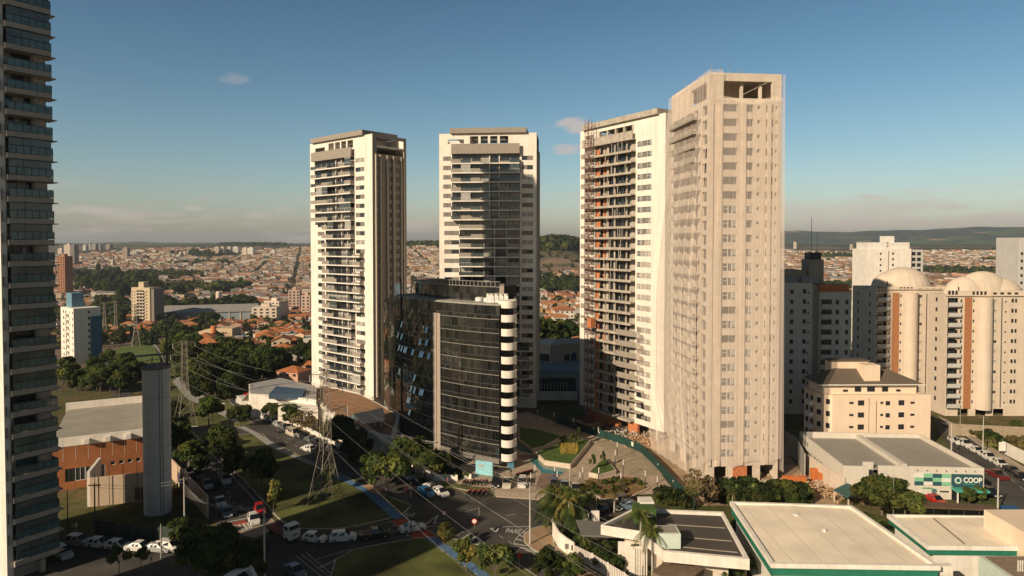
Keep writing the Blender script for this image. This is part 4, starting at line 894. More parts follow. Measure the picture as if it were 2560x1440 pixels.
# ---- peach building with brown hip roof
def peach():
    x0 = (2087-1280)/F*156.0; W, D, H = 23.4, 10.0, 12.8
    t = thing('peach_apartment_block', 'peach apartment block with brown hipped tile roof and small dark windows', 'apartment block', (x0, 156, 0), math.radians(1))
    px = lambda z: (z-500)/2.667/F*156
    hs = []; ws = []; Fm = facemat('F', W, D)
    for i in range(4):
        zz = 1.7+i*2.87
        for a, c, h in ((612,642,.55),(670,714,1.25),(762,785,.55),(822,843,.55),(858,889,1.05),(945,986,1.25),(1026,1056,.55)):
            u = px(a); w = px(c)-px(a); z = zz+(.35 if h < .6 else 0); hs.append((u, u+w, z, z+h)); ws.append((Fm, u, z, w, h, 'dark'))
    hs.append((px(744), px(751), .5, H-.8)); hs.append((px(793), px(802), .5, H-1.5))
    lh = []
    ws += [(facemat('L', W, D), a, c, 1.0, 1.3, 'dark') for a, b_, c, d_ in lh]
    b = shell(W, D, H, hs, [], lh)
    b.box(px(751)+.02, px(793)-.02, -.12, -.003, .5, H-1.6)
    b.build('wall', PEACH, t)
    # chamfered left wing with balconies
    w2 = thing('tmp', '', ''); bpy.data.objects.remove(w2)
    b = MB(); b.prism([(-.003, .1), (-2.7, 3.2), (-2.7, 8.9), (-.003, 8.9)], 0, H-.1); b.build('wall', PEACH, t)
    ws2 = []
    ang = math.atan2(3.1, -3.7)
    M = Matrix.Translation((-2.7, 3.2, 0)) @ Matrix.Rotation(math.atan2(-3.1, 2.7), 4, 'Z')
    for i in range(4): ws2 += [(M @ Matrix.Translation((0,-.2,0)), .5, 1.9+i*2.87, .9, 1.2, 'dark'), (M @ Matrix.Translation((0,-.2,0)), 2.6, 1.9+i*2.87, .9, 1.2, 'dark')]
    ML = Matrix.Translation((-2.7, 8.9, 0)) @ Matrix.Rotation(-math.pi/2, 4, 'Z')
    for i in range(4):
        ws2 += [(ML @ Matrix.Translation((0,-.2,0)), 3.6, 1.9+i*2.87, 1.0, 1.2, 'dark'), (ML @ Matrix.Translation((0,-.2,0)), 1.2, 1.9+i*2.87, 1.0, 1.2, 'dark')]
        bb = MB(); bb.box(-3.8, -2.703, 3.6, 6.6, .9+i*2.87, 2.0+i*2.87); bb.build('balcony', WHITE2, t)
    add_windows(t, ws+ws2)
    # recessed attic storey
    b = MB(); b.box(-1.8, W-2.5, 1.6, D-1.5, H, 15.2); b.build('attic_wall', PEACH, t)
    M3 = Matrix.Translation((0, 1.38, 0)); add_windows(t, [(M3, u, H+.5, w, h, 'dark') for u, w, h in ((3.2,1.1,.5),(6.0,1.5,1.1),(9.0,1.8,1.1),(12.6,1.4,1.1),(16.0,1.0,.5))], 'attic_window')
    b = MB(); zr = 15.2; e = [(-2.9, .6), (W-1.2, .6), (W-1.2, D-.3), (-2.9, D-.3)]; r0, r1 = (2.8, 5.2), (W-7.5, 5.2); zt = 18.2
    P = [Vector((*p, zr)) for p in e]; R0 = Vector((*r0, zt)); R1 = Vector((*r1, zt-.2))
    b.face([P[0], P[1], R1, R0]); b.face([P[1], P[2], R1]); b.face([P[2], P[3], R0, R1]); b.face([P[3], P[0], R0]); b.face([P[3], P[2], P[1], P[0]])
    ro = b.build('roof', TILEB, t)
    b = MB(); b.box(8.3, 12.1, 1.6, 5.0, 15.3, 19.6); b.build('stair_tower', PEACH, t); b = MB(); b.box(2.2, 11.5, 5.6, 8.5, 16.0, 19.8); b.build('tank_room', PEACH, t); b = MB(); b.box(2.0, 11.8, 5.4, 8.8, 19.8, 20.05); b.build('tank_room_roof', TILEB, t)
    b = MB(); b.box(-3.1, W-1.0, .45, .59, 15.0, 15.25); b.build('gutter', WHITE2, t)
peach()
# ---- domed towers
def domed(px, D0, label, seed, W=21.5, z1=34.4, sc=1.0, rz=0.0, domes=(), dep=14.0):
    x0 = (px-1280)/F*D0; D = dep; rr = random.Random(seed)
    t = thing('domed_tower', label, 'apartment tower', (x0, D0, 0), rz, 'domed apartment towers'); nf = 12; fh = 2.85; hs = []; ws = []; Fm = facemat('F', W, D)
    for i in range(nf-1):
        z = 2.6+i*fh
        hs.append((.3, 3.3, z, z+2.2))
        for u, w, h, st in ((3.9,.5,.9,'dark'),(5.4,.35,.5,'dark'),(6.2,.35,.5,'dark'),(7.4,.6,.9,'white'),(13.1,1.1,.8,'lit' if rr.random() < .7 else 'half'),(16.4,.5,.45,'dark'),(18.2,.7,1.1,'dark'),(19.2,.6,1.1,'dark')):
            if u+w < W: hs.append((u, u+w, z+.9, z+.9+h)); ws.append((Fm, u, z+.9, w, h, st))
    zt = 2.6+(nf-1)*fh-.1; 
    for k in range(3): hs.append((.4+k*1.0, 1.1+k*1.0, zt, zt+1.5)); ws.append((Fm, .4+k, zt, .7, 1.5, 'dark'))
    for k in range(4): hs.append((7.2+k*1.1, 7.9+k*1.1, zt+.3, zt+1.3)); ws.append((Fm, 7.2+k*1.1, zt+.3, .7, 1.0, 'dark'))
    for k in range(4): hs.append((13+k*2.0, 14.1+k*2.0, zt+.4, zt+1.0)); ws.append((Fm, 13+k*2.0, zt+.4, 1.1, .6, 'dark'))
    lh = [(u, u+1, 3.4+i*fh, 4.6+i*fh) for i in range(nf-1) for u in (3, 10) if u < D-1]; ws += [(facemat('L', W, D), a, c, 1, 1.2, 'dark') for a, b_, c, d_ in lh]
    for k in range(3): hs.append((3.6+k*5, 6.6+k*5, 0, 2.0))
    b = shell(W, D, z1, hs, [], lh, dep=.3); b.build('wall', CREAM, t)
    add_windows(t, ws)
    for i in range(nf-1):
        z = 2.6+i*fh; b = MB(); b.box(-.1, 3.5, -1.1, -.003, z-.15, z, 0); b.box(-.1, 3.5, -1.15, -1.0, z, z+1.0, 0); b.box(.35, 3.25, .9, 1.0, z+.02, z+2.2, 1); b.build('balcony', [GREYW, DGLASS], t)
    b = MB(); b.box(5.05, 7.0, -.22, -.003, .0 if False else 2.1, zt-.4); b.build('terracotta_strip', ORN, t)
    b = MB(); b.tube((10.4, .1, 2.0), (10.4, .1, zt-.4), 2.3, n=28); b.build('round_stair', CREAM, t)
    b = MB(); b.box(15.4, 15.6, -.1, -.003, 2.4, zt-.6); b.build('downpipe', DMET, t)
    b = MB(); b.box(-.3, W+.2, -.5, -.003, z1-.35, z1-.05); b.build('cornice', CREAM, t)
    for k, (cx_, cy_, r_, hh) in enumerate(domes):
        b = MB(); n_ = 24; st = 8
        for j in range(st):
            a0, a1 = j/st*math.pi/2, (j+1)/st*math.pi/2
            for i in range(n_):
                p0, p1 = 2*math.pi*i/n_, 2*math.pi*(i+1)/n_
                q = lambda a, p: (cx_+r_*math.cos(a)*math.cos(p), D/2+min(r_*.9, D/2-.15)*math.cos(a)*math.sin(p), z1-.32+hh*math.sin(a))
                b.face([q(a0,p0), q(a0,p1), q(a1,p1), q(a1,p0)] if j < st-1 else [q(a0,p0), q(a0,p1), q(a1,p1)])
        b.build('dome', CREAM, t)
    if W > 20: b = MB(); b.box(W-2.2, W-.9, -.2, -.003, 2.1, zt-.4); b.build('terracotta_strip', ORN, t)
    b = MB(); b.box(3.9, 4.1, 1, 1.2, z1, z1+2.2); b.build('ladder', DMET, t)
domed(2192, 203, 'cream domed tower just right of the grey shaded towers', 3, 21.6, 34.8, domes=((12.2, 8.0, 8.0, 6.6), (7.2, 6.5, 4.6, 4.9)))
domed(2369, 186, 'cream domed tower at the right edge, its tall domes nearest the street', 8, 27.0, 34.2, domes=((8.0, 5.4, 6.2, 5.3), (17.6, 5.4, 6.2, 5.0), (12.7, 9.0, 7.8, 6.8)), dep=8.0)
# ---- grey towers in shade
def greytower():
    x0 = (1950-1280)/F*188; t = thing('grey_apartment_tower', 'grey apartment tower standing entirely in shade right of the netted tower', 'apartment tower', (x0, 188, 0), 0)
    H = 37.4; fh = 2.85; hs = []; ws = []; W = 9.4; D = 13; Fm = facemat('F', W, D)
    for i in range(12):
        z = 2.2+i*fh
        for u, w, h in ((6.6,1.0,1.3),(8.0,.45,.6),(3.0,1.0,1.2)): hs.append((u, u+w, z+.8, z+.8+h)); ws.append((Fm, u, z+.8, w, h, 'dark'))
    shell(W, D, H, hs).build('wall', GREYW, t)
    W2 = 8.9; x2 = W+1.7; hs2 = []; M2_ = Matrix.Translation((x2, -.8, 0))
    for i in range(11):
        z = 2.2+i*fh
        hs2.append((.3, 3.4, z+.5, z+2.1)); ws.append((M2_, .3, z+.5, 3.1, 1.6, 'dark'))
        for u, w, h in ((4.5,.9,1.3),(7.2,.9,1.3)): hs2.append((u, u+w, z+.7, z+.7+h)); ws.append((M2_, u, z+.7, w, h, 'dark'))
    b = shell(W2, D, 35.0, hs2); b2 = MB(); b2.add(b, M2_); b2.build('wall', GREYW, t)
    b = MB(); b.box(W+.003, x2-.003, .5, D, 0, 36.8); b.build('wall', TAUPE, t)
    add_windows(t, ws)
    for i in range(11): b = MB(); z = 2.2+i*fh; b.box(x2+.1, x2+3.7, -1.9, -.803, z-.2, z+.75); b.build('balcony', GREYW, t)
    b = MB(); b.box(0, 8.8, 3, 12, H, 40.9); b.build('roof_room', TAUPE, t); b = MB(); b.box(9.2, 13.4, 2, 7, 36.9, 44.0); b.build('stair_tower', TAUPE, t)
    for u in (0, 6.5):
        b = MB(); b.face([(u,0.2,H+.01),(u+5.5,.2,H+.01),(u+5.5,3.0,H+2.2),(u+1,3.0,H+2.2)]); b.face([(u,0.2,H+.01),(u+1,3,H+2.2),(u,3,H+.01)]); b.build('roof', MROOF, t)
    b = MB(); b.box(x2+.2, x2+W2-.2, .2, 5, 35, 36.9); b.box(x2-.1, x2+W2, -.9, -.3, 34.9, 35.4); b.build('penthouse', BRICKO, t)
    b = MB(); b.box(9.6, 12.8, 2.4, 6, 44, 46); b.build('water_tank', DMET, t); b = MB(); b.tube((10.2,3,46),(10.2,3,56), .07, n=4); b.tube((11.9,3,46),(11.9,3,52), .05, n=4); b.build('antenna', DMET, t)
greytower()
# ---- white tower farther back
def whitefar():
    D0 = 333.0; x0 = (2167-1280)/F*D0; zg = HT(x0, D0); t = thing('white_apartment_tower', 'bright white tower rising behind the domed towers', 'apartment tower', (x0, D0, zg), 0)
    H = ZAT(622, D0)-zg; ws = []; fh = 2.85; n_ = int(H/fh)-1; Fm = facemat('F', 10.8, 14)
    hs = [(6.6, 7.5, H-3-i*fh, H-2-i*fh) for i in range(n_)]; ws += [(Fm, 6.6, h[2], .9, 1.0, 'dark') for h in hs]
    shell(10.8, 14, H, hs).build('wall', WHITE, t)
    M = Matrix.Translation((12.2, 0, 0)); hs = [(.6, 1.5, H-3-i*fh, H-1.8-i*fh) for i in range(n_)]; ws += [(M, .6, h[2], .9, 1.2, 'dark') for h in hs]
    b = MB(); b.add(shell(10.2, 14, H, hs), M); b.build('wall', WHITE, t)
    b = MB(); b.box(10.803, 12.197, 1.5, 13, 0, H+1); b.build('wall', WHITE2, t)
    b = MB(); b.box(1, 10.5, 1, 12, H, H+3.2); b.box(12.6, 22, 1, 12, H, H+3.2); b.build('roof_room', WHITE2, t); b = MB(); b.box(11.4, 15.4, 3, 9, H+3.2, H+6.4); b.build('stair_tower', WHITE2, t)
    M = Matrix.Translation((22.45, 1.5, 0)); hs = []
    for i in range(n_): hs += [(1.0, 3.0, H-3.4-i*fh, H-1.6-i*fh), (3.7, 5.7, H-3.4-i*fh, H-1.6-i*fh)]
    ws += [(M, h[0], h[2], 2.0, 1.8, 'dark') for h in hs]; b = MB(); b.add(shell(6.8, 11, H-.5, hs), M); b.build('wall', GREYW, t)
    add_windows(t, ws)
whitefar()
b = MB(); xx = (2546-1280)/F*260; b.box(xx, xx+14, 260, 272, -2, ZAT(594, 260)); t = thing('slim_white_tower', 'narrow slice of a tall pale tower at the far right edge', 'apartment tower'); b.build('wall', GREYW, t)
add_windows(t, [(Matrix.Translation((xx, 259.82, 0)), 1+k*1.6, 4+i*2.85, .8, 1.1, 'dark') for i in range(15) for k in range(1)])
# ---- store with the green sign
def coop():
    t = thing('supermarket', 'low pale supermarket with COOP sign and green checker panel', 'shop', (0,0,0)); H = 6.2
    A, B_, C_, E_ = GV(2420, 1247), GV(2120, 1240), GV(2000, 1150), GV(2300, 1135)
    fl = Vector(G(2108, 1242)); fr_ = Vector(G(2455, 1251)); d = (fr_-fl).normalized(); n_ = Vector((-d.y, d.x)); L_ = (fr_-fl).length
    ang = math.atan2(d.y, d.x)
    roofc = stripes('roof_ribbed_taupe', (.34,.31,.27), (.30,.275,.24), 1.2, 'X')
    def loc(u, w, z): p = fl+d*u+n_*w; return (p.x, p.y, z)
    def pbox(b, u0, u1, w0, w1, z0, z1, m=0): b.prism([loc(u0,w0,0)[:2], loc(u1,w0,0)[:2], loc(u1,w1,0)[:2], loc(u0,w1,0)[:2]], z0, z1, m)
    STW = mat('store_render', (.62,.57,.49), .85, var=.05, grime=.08)
    b = MB(); pbox(b, 6.5, L_, 0, .3, 0, H); pbox(b, 0, 4.4, -.6, -.3, 0, H); pbox(b, 4.5, 6.45, 2, 2.3, 0, H); b.build('front_wall', STW, t)
    b = MB(); pbox(b, -.3, 0, -.6, 22.5, 0, H); b.build('side_wall', STW, t)
    b = MB(); pbox(b, L_, L_+.3, 0, 22.5, 0, H); b.build('side_wall', STW, t)
    b = MB(); pbox(b, .003, L_-.003, 22.2, 22.5, 0, H); b.build('rear_wall', STW, t)
    b = MB(); pbox(b, .01, 13, 2.35, 22.1, 4.6, 4.9); pbox(b, 13.02, L_-.01, .35, 22.1, 4.9, 5.3); b.build('roof', roofc, t)
    b = MB(); pbox(b, 11.8, 13.0, 2.4, 22.1, 4.91, 5.8); b.build('roof_ridge', STW, t)
    b = MB()
    for k in range(7): pbox(b, 13.5+k*1.75, 13.6+k*1.75, -.25, -.01, 5.35, 5.95)
    for k in range(7): 
        q = MB(); pbox(q, 13.5+k*1.75, 13.62+k*1.75, -.35, -.01, 5.5, 5.6); q.build('wall_lamp', DMET, t)
    # checker panel, flat on the wall
    CG = mat('sign_green', (.22,.50,.32), .6, var=.03); CD = mat('sign_navy', (.03,.09,.11), .6, var=.03); CW = mat('sign_white', (.72,.70,.64), .6, var=.03); CT = mat('sign_teal', (.08,.36,.28), .6, var=.03)
    pal = ['WGDG','GDGW','DWDG']; q = MB(); u0 = 13.1; pw = 1.65; sp_ = CG
    pat = [[2,0,1,0],[0,1,0,2],[1,2,1,0]]
    for r_ in range(3):
        for c_ in range(4): pbox(q, u0+c_*pw, u0+(c_+1)*pw-.004, -.14, -.02, 4.9-(r_+1)*.75, 4.9-r_*.75-.004, pat[r_][c_])
    q.build('checker_panel', [CG, CD, CW], t)
    us = u0+4*pw+.15
    s_ = MB(); pbox(s_, us, us+5.4, -.5, -.04, 2.75, 4.95); sgn = s_.build('sign_board', CD, t)
    tm = text_mesh('COOP', 1.35, 'sign_lettering', mat('letter_cream', (.85,.80,.72), .5)); o = link('sign_lettering', tm, sgn, loc(us+1.9, -.56, 3.55)); o.rotation_euler = (math.pi/2, 0, ang)
    o.scale = (.86, 1, 1)
    for r_, m_ in ((.62, CW), (.42, CT), (.28, CD)):
        q = MB(); c0 = Vector(loc(us+.95, -.52-(.62-r_)*.1, 3.9)); nn = Vector((n_.x, n_.y, 0)); q.tube(c0-nn*.03, c0, r_, n=24); q.build('sign_emblem', m_, sgn)
    q = MB(); pbox(q, us+1.95, us+3.9, -.56, -.51, 3.2, 3.32); q.build('sign_line', CT, sgn)
    q = MB(); pbox(q, us-.1, us+5.9, -2.0, -.02, 2.1, 2.5); q.build('canopy', CT, t); q = MB(); pbox(q, us+.1, us+5.4, -.03, -.003, 0, 2.1); q.build('entrance', BLACK, t)
    q = MB(); pbox(q, us+.1, us+.3, -1.9, -1.7, 0, 2.1); q.build('canopy_post', CW, t)
    for k in range(2): q = MB(); pbox(q, u0+1.0+k*1.6, u0+2.5+k*1.6, -.1, -.02, .4, 2.2); q.build('poster', mat('poster_pale', (.60,.62,.56), .6), t)
    q = MB(); pbox(q, u0+1.4, u0+3.3, -.14, -.11, 2.0, 2.25); q.build('poster_band', mat('poster_green', (.10,.30,.12), .6), t)
    q = MB(); c0 = Vector(loc(u0+3.6, -.16, 1.6)); q.tube(c0, c0+Vector((n_.x,n_.y,0))*.05, .5, n=20); q.build('poster_disc', mat('disc_slate', (.10,.18,.20), .6), t)
    q = MB(); pbox(q, u0+4.7, u0+6.3, -.1, -.02, 1.4, 1.65); q.build('name_plate', DMET, t)
    for k in range(8): q = MB(); p = fl+d*(8.2+k*.6); 
    YEL = stripes('yellow_chevrons', (.50,.50,.06), (.16,.17,.05), 1.1, 'X'); q = MB(); pbox(q, 8.4, 12.6, -.1, -.02, .1, 1.7); q.build('chevron_panel', YEL, t); q = MB(); pbox(q, 4.6, 6.2, 1.85, 1.97, 2.4, 3.6); q.build('chevron_panel', YEL, t)
    sd_ = (Vector(G(2022,1150))-Vector(G(2108,1242)))
    # two rows of faded illegible lettering strokes on the long side wall
    lm = mat('letter_green_grey', (.12,.15,.10), .7); rr = random.Random(31); q = MB()
    for w0_, w1_, z_, hh in ((21.5, 17.5, 4.2, 1.0), (21.0, 9.5, 2.3, 1.1)):
        w_ = w0_
        while w_ > w1_:
            st = rr.uniform(.35, .6); k_ = rr.choice([0, 1, 2]); pbox(q, -.35, -.305, w_-.14, w_, z_, z_+hh)
            if k_: pbox(q, -.35, -.305, w_-st, w_-.141, z_+hh-.22, z_+hh)
            if k_ == 2: pbox(q, -.35, -.305, w_-st, w_-st+.14, z_, z_+hh-.221)
            w_ -= st+.28
    tag(q.build('wall_lettering', lm, t), kind='stuff')
coop()
# ---- white roofed halls
def hall(name, label, P4, H, fascia, roofm, fh=1.6, ov=.0, windows=True):
    """P4: world corners near-left, near-right, far-right, far-left"""
    t = thing(name, label, 'hall'); c = Vector((sum(p[0] for p in P4)/4, sum(p[1] for p in P4)/4))
    ins = [(c.x+(p[0]-c.x)*.93, c.y+(p[1]-c.y)*.95) for p in P4]
    b = MB(); b.prism(ins, 0, H-fh-.01); b.build('wall', WHITE2, t)
    b = MB()
    n = 4
    for k in range(4):
        p, q = Vector(P4[k]), Vector(P4[(k+1) % 4]); d = (q-p).normalized(); nn = Vector((d.y, -d.x))*.12
        b.face([(p.x,p.y,H-fh),(q.x,q.y,H-fh),(q.x,q.y,H-.2),(p.x,p.y,H-.2)])
    b.face([(*p, H-fh) for p in reversed(P4)]); b.build('fascia', fascia, t)
    b = MB(); o = [(c.x+(p[0]-c.x)*1.02, c.y+(p[1]-c.y)*1.02) for p in P4]; i_ = [(c.x+(p[0]-c.x)*.965, c.y+(p[1]-c.y)*.965) for p in P4]
    for k in range(4):
        j = (k+1) % 4; b.face([(*o[k],H-.35),(*o[j],H-.35),(*o[j],H+.25),(*o[k],H+.25)]); b.face([(*o[k],H+.25),(*o[j],H+.25),(*i_[j],H+.25),(*i_[k],H+.25)]); b.face([(*i_[j],H-.1),(*i_[k],H-.1),(*i_[k],H+.25),(*i_[j],H+.25)])
    b.build('parapet', WHITE, t)
    b = MB(); m_ = [((i_[0][0]+i_[1][0])/2, (i_[0][1]+i_[1][1])/2), ((i_[3][0]+i_[2][0])/2, (i_[3][1]+i_[2][1])/2)]
    b.face([(*i_[0],H-.1),(*m_[0],H+.1),(*m_[1],H+.1),(*i_[3],H-.1)]); b.face([(*m_[0],H+.1),(*i_[1],H-.1),(*i_[2],H-.1),(*m_[1],H+.1)]); b.build('roof', roofm, t)
    return t
WROOF = stripes('white_roof_seams', (.84,.73,.58), (.62,.54,.43), .27, 'X', width=.97, var=.10)
GREENF = mat('green_fascia', (.02,.16,.10), .7, var=.12, scale=1)
PX = lambda pts, z: [G(x, y, z) for x, y in pts]
H1_ = 7.0
def vents(t, pts, z):
    for k, (px_, py_, w_, h_) in enumerate(pts): x_, y_ = G(px_, py_, z); b = MB(); b.box(x_-w_/2, x_+w_/2, y_-w_/2, y_+w_/2, z-.2, z+h_); b.box(x_-w_/2-.05, x_+w_/2+.05, y_-w_/2-.05, y_+w_/2+.05, z+h_, z+h_+.06); b.build('roof_vent', ALU, t)
h1 = hall('white_roofed_hall', 'large hall with flat cream roof and green fascia in the right foreground', PX([(1930,1412),(2345,1418),(2128,1268),(1828,1258)], H1_), H1_, GREENF, WROOF)
for k in range(14):
    q = Vector(G(1845+(1925-1845)*k/13+4, 1290+(1415-1290)*k/13, H1_-1.8)); b = MB(); b.box(q.x-.05, q.x+.08, q.y-.1, q.y+.1, 0, H1_-1.7); b.build('louvre_post', WHITE, h1)
a0 = Vector(G(1930,1420,6.2)); a1 = Vector(G(2350,1427,6.2)); b = MB()
b.prism([(a0.x-.2,a0.y-.4),(a1.x+9,a1.y-.4),(a1.x+9,a1.y-11),(a0.x-.2,a0.y-11)], 5.2, 5.6)
t = thing('ribbed_annexe', 'lower ribbed grey roof in front of the large cream roofed hall', 'hall'); b.build('roof', stripes('ribbed_grey_roof', (.40,.38,.34), (.25,.235,.21), 3.2, 'X', width=.6), t)
b = MB(); b.prism([(a0.x+.3,a0.y-.6),(a1.x+8,a1.y-.6),(a1.x+8,a1.y-10.5),(a0.x+.3,a0.y-10.5)], 0, 5.19); b.build('wall', WHITE2, t)
b = MB(); q = Vector(G(2310, 1408, 6.5)); b.box(q.x, q.x+3.2, q.y-1.0, q.y-.3+.2, 4, 6.6); b.build('gutter_box', WHITE, t)
vents(h1, [(1990,1290,.5,.3),(2060,1330,.35,.4)], 7.0)
H2 = 5.8
h2 = hall('white_roofed_pavilion', 'wide pavilion with cream roof, green fascia and louvred windows at lower right', PX([(2322,1368),(2720,1372),(2660,1296),(2222,1290)], H2), H2, GREENF, WROOF, 1.1)
b = MB(); p = G(2332, 1296, H2+.1); q = G(2410, 1360, H2+.1); b.prism([p, (p[0]+.12,p[1]), (q[0]+.12,q[1]), q], H2+.05, H2+.22); b.build('roof_joint', TAUPE2, h2)
pn = Vector(G(2325, 1395, 3.6)); 
LOUV = stripes('louvre_white', (.55,.53,.48), (.10,.10,.09), 5.5, 'Z', width=.5)
for k in range(9): x_ = pn.x+1.3+k*1.35; b = MB(); b.box(x_, x_+.95, pn.y+.62, pn.y+.75, 2.6, 4.5); b.build('louvred_window', LOUV if k % 2 == 0 else DGLASS, h2)
b = MB(); x_, y_ = G(2535, 1318, 8.5); b.box(x_, x_+8, y_-2, y_+6, 0, 8.6); t = thing('peach_block', 'plain peach block cut by the right edge beside the pavilion', 'building'); b.build('wall', PEACH, t)
MINT = mat('mint_render', (.52,.60,.52), .85, var=.05, grime=.06)
x0_, y0_ = G(2447, 1390, 5.6); t = thing('mint_annexe', 'pale mint annexe with brown roof at the bottom right corner', 'annexe'); b = MB(); b.box(x0_, x0_+12, y0_-9, y0_, 0, 5.6); b.build('wall', MINT, t); b = MB(); b.box(x0_+.5, x0_+11.6, y0_-8.6, y0_-.4, 5.601, 5.75); b.build('roof', mat('brown_roof_felt', (.24,.18,.13), .9, var=.15), t)
for k in range(4): b = MB(); b.box(x0_+1.9+k*.28, x0_+2.0+k*.28, y0_-4.6, y0_-4.5, 5.75, 7.2); b.build('vent_pipe', WHITE, t)
# ---- clinic with dark corrugated roof
def clinic():
    H = 6.0; t = thing('corrugated_roof_clinic', 'low building with dark corrugated roof inside a wide cream rim', 'building')
    O = PX([(1502,1312),(1578,1322),(1680,1372),(1872,1400),(1806,1278),(1585,1268)], H)
    Z0 = H-1.5
    nl = Vector(G(1660,1378,H)); nr = Vector(G(1874,1398,H)); fr_ = Vector(G(1808,1279,H)); fl = Vector(G(1585,1270,H)); lf = Vector(G(1502,1312,H)); lm = Vector(G(1600,1328,H))
    P = [tuple(lf), tuple(lm), tuple(nl), tuple(nr), tuple(fr_), tuple(fl)]
    b = MB()
    A = P; c = Vector((sum(p[0] for p in A)/6, sum(p[1] for p in A)/6)); I_ = [(c.x+(p[0]-c.x)*.955, c.y+(p[1]-c.y)*.93) for p in A]; n = 6
    for k in range(n):
        j = (k+1) % n; b.face([(*A[k],Z0),(*A[j],Z0),(*A[j],H),(*A[k],H)]); b.face([(*A[k],H),(*A[j],H),(*I_[j],H),(*I_[k],H)]); b.face([(*I_[j],H-.6),(*I_[k],H-.6),(*I_[k],H),(*I_[j],H)])
    b.face([(*p, Z0) for p in reversed(A)]); b.build('rim', WHITE, t)
    b = MB(); b.face([(*p, H-.5) for p in I_]); b.build('roof', stripes('dark_corrugated_roof', (.10,.088,.075), (.035,.03,.028), 3.0, 'X', width=.55, var=.15), t)
    for fy in (.32, .60, .82):
        u = fl.lerp(nl, fy); v = fr_.lerp(nr, fy); b = MB(); b.prism([(u.x+1.2,u.y),(v.x-.9,v.y),(v.x-.9,v.y+.14),(u.x+1.2,u.y+.14)], H-.499, H-.40); b.build('roof_joint', TAUPE, t)
    b = MB(); w_ = [(c.x+1+(p[0]-c.x)*.72, c.y+1+(p[1]-c.y)*.66) for p in A]; b.prism(w_, 0, Z0-.003); b.build('wall', CREAM, t)
    x_, y_ = G(1587, 1311, H-.5); b = MB(); b.box(x_, x_+3.3, y_, y_+2.6, H-.45, H+1.9); b.build('green_box', mat('green_cladding', (.05,.10,.025), .8, var=.1), t)
    b = MB(); b.box(x_+1.9, x_+2.7, y_-.06, y_-.003, H+.7, H+1.3, 0); b.box(x_+2.0, x_+2.6, y_-.09, y_-.061, H+.8, H+1.2, 1); b.build('box_window', [ALU, DGLASS], t)
    b = MB(); b.box(x_+1.2, x_+3.4, y_+2.0, y_+4.2, H+1.0, H+2.2); b.build('roof_tank_box', WHITE2, t)
    x_, y_ = G(1647, 1373, H-.5); b = MB(); b.box(x_, x_+3.1, y_, y_+2.8, H-.45, H+1.7); b.build('mint_box', mat('mint_pale', (.58,.66,.58), .8, var=.05), t); b = MB(); b.box(x_+.3, x_+2.8, y_+.3, y_+2.5, H+1.701, H+1.76); b.build('box_roof', TAUPE, t)
    x_, y_ = G(1545, 1352, 4.4); b = MB(); b.prism([G(1440,1300,4.3), G(1455,1338,4.3), G(1552,1342,4.3), G(1560,1310,4.3)], 4.1, 4.35); b.build('canopy', mat('canopy_grey', (.16,.155,.14), .8, var=.08), t)
    for q in ((1545,1360),(1572,1372)): x_, y_ = G(q[0], q[1], 4.0); b = MB(); b.box(x_, x_+1.9, y_-.2, y_, .0, 4.4); b.build('pier', WHITE, t)
    x_, y_ = G(1668, 1425, 4.2); b = MB(); b.prism([G(1675,1395,3.4), G(1760,1423,3.4), G(1700,1470,3.4), G(1630,1430,3.4)], 2.6, 3.5); b.build('side_roof', mat('brown_flat_roof', (.17,.12,.08), .9, var=.2), t)
    for k in range(6): x_, y_ = G(1585+k*6, 1400, 2.5); b = MB(); b.box(x_, x_+.18, y_, y_+.1, .2, 4.2); b.build('facade_fin', WHITE, t)
clinic()
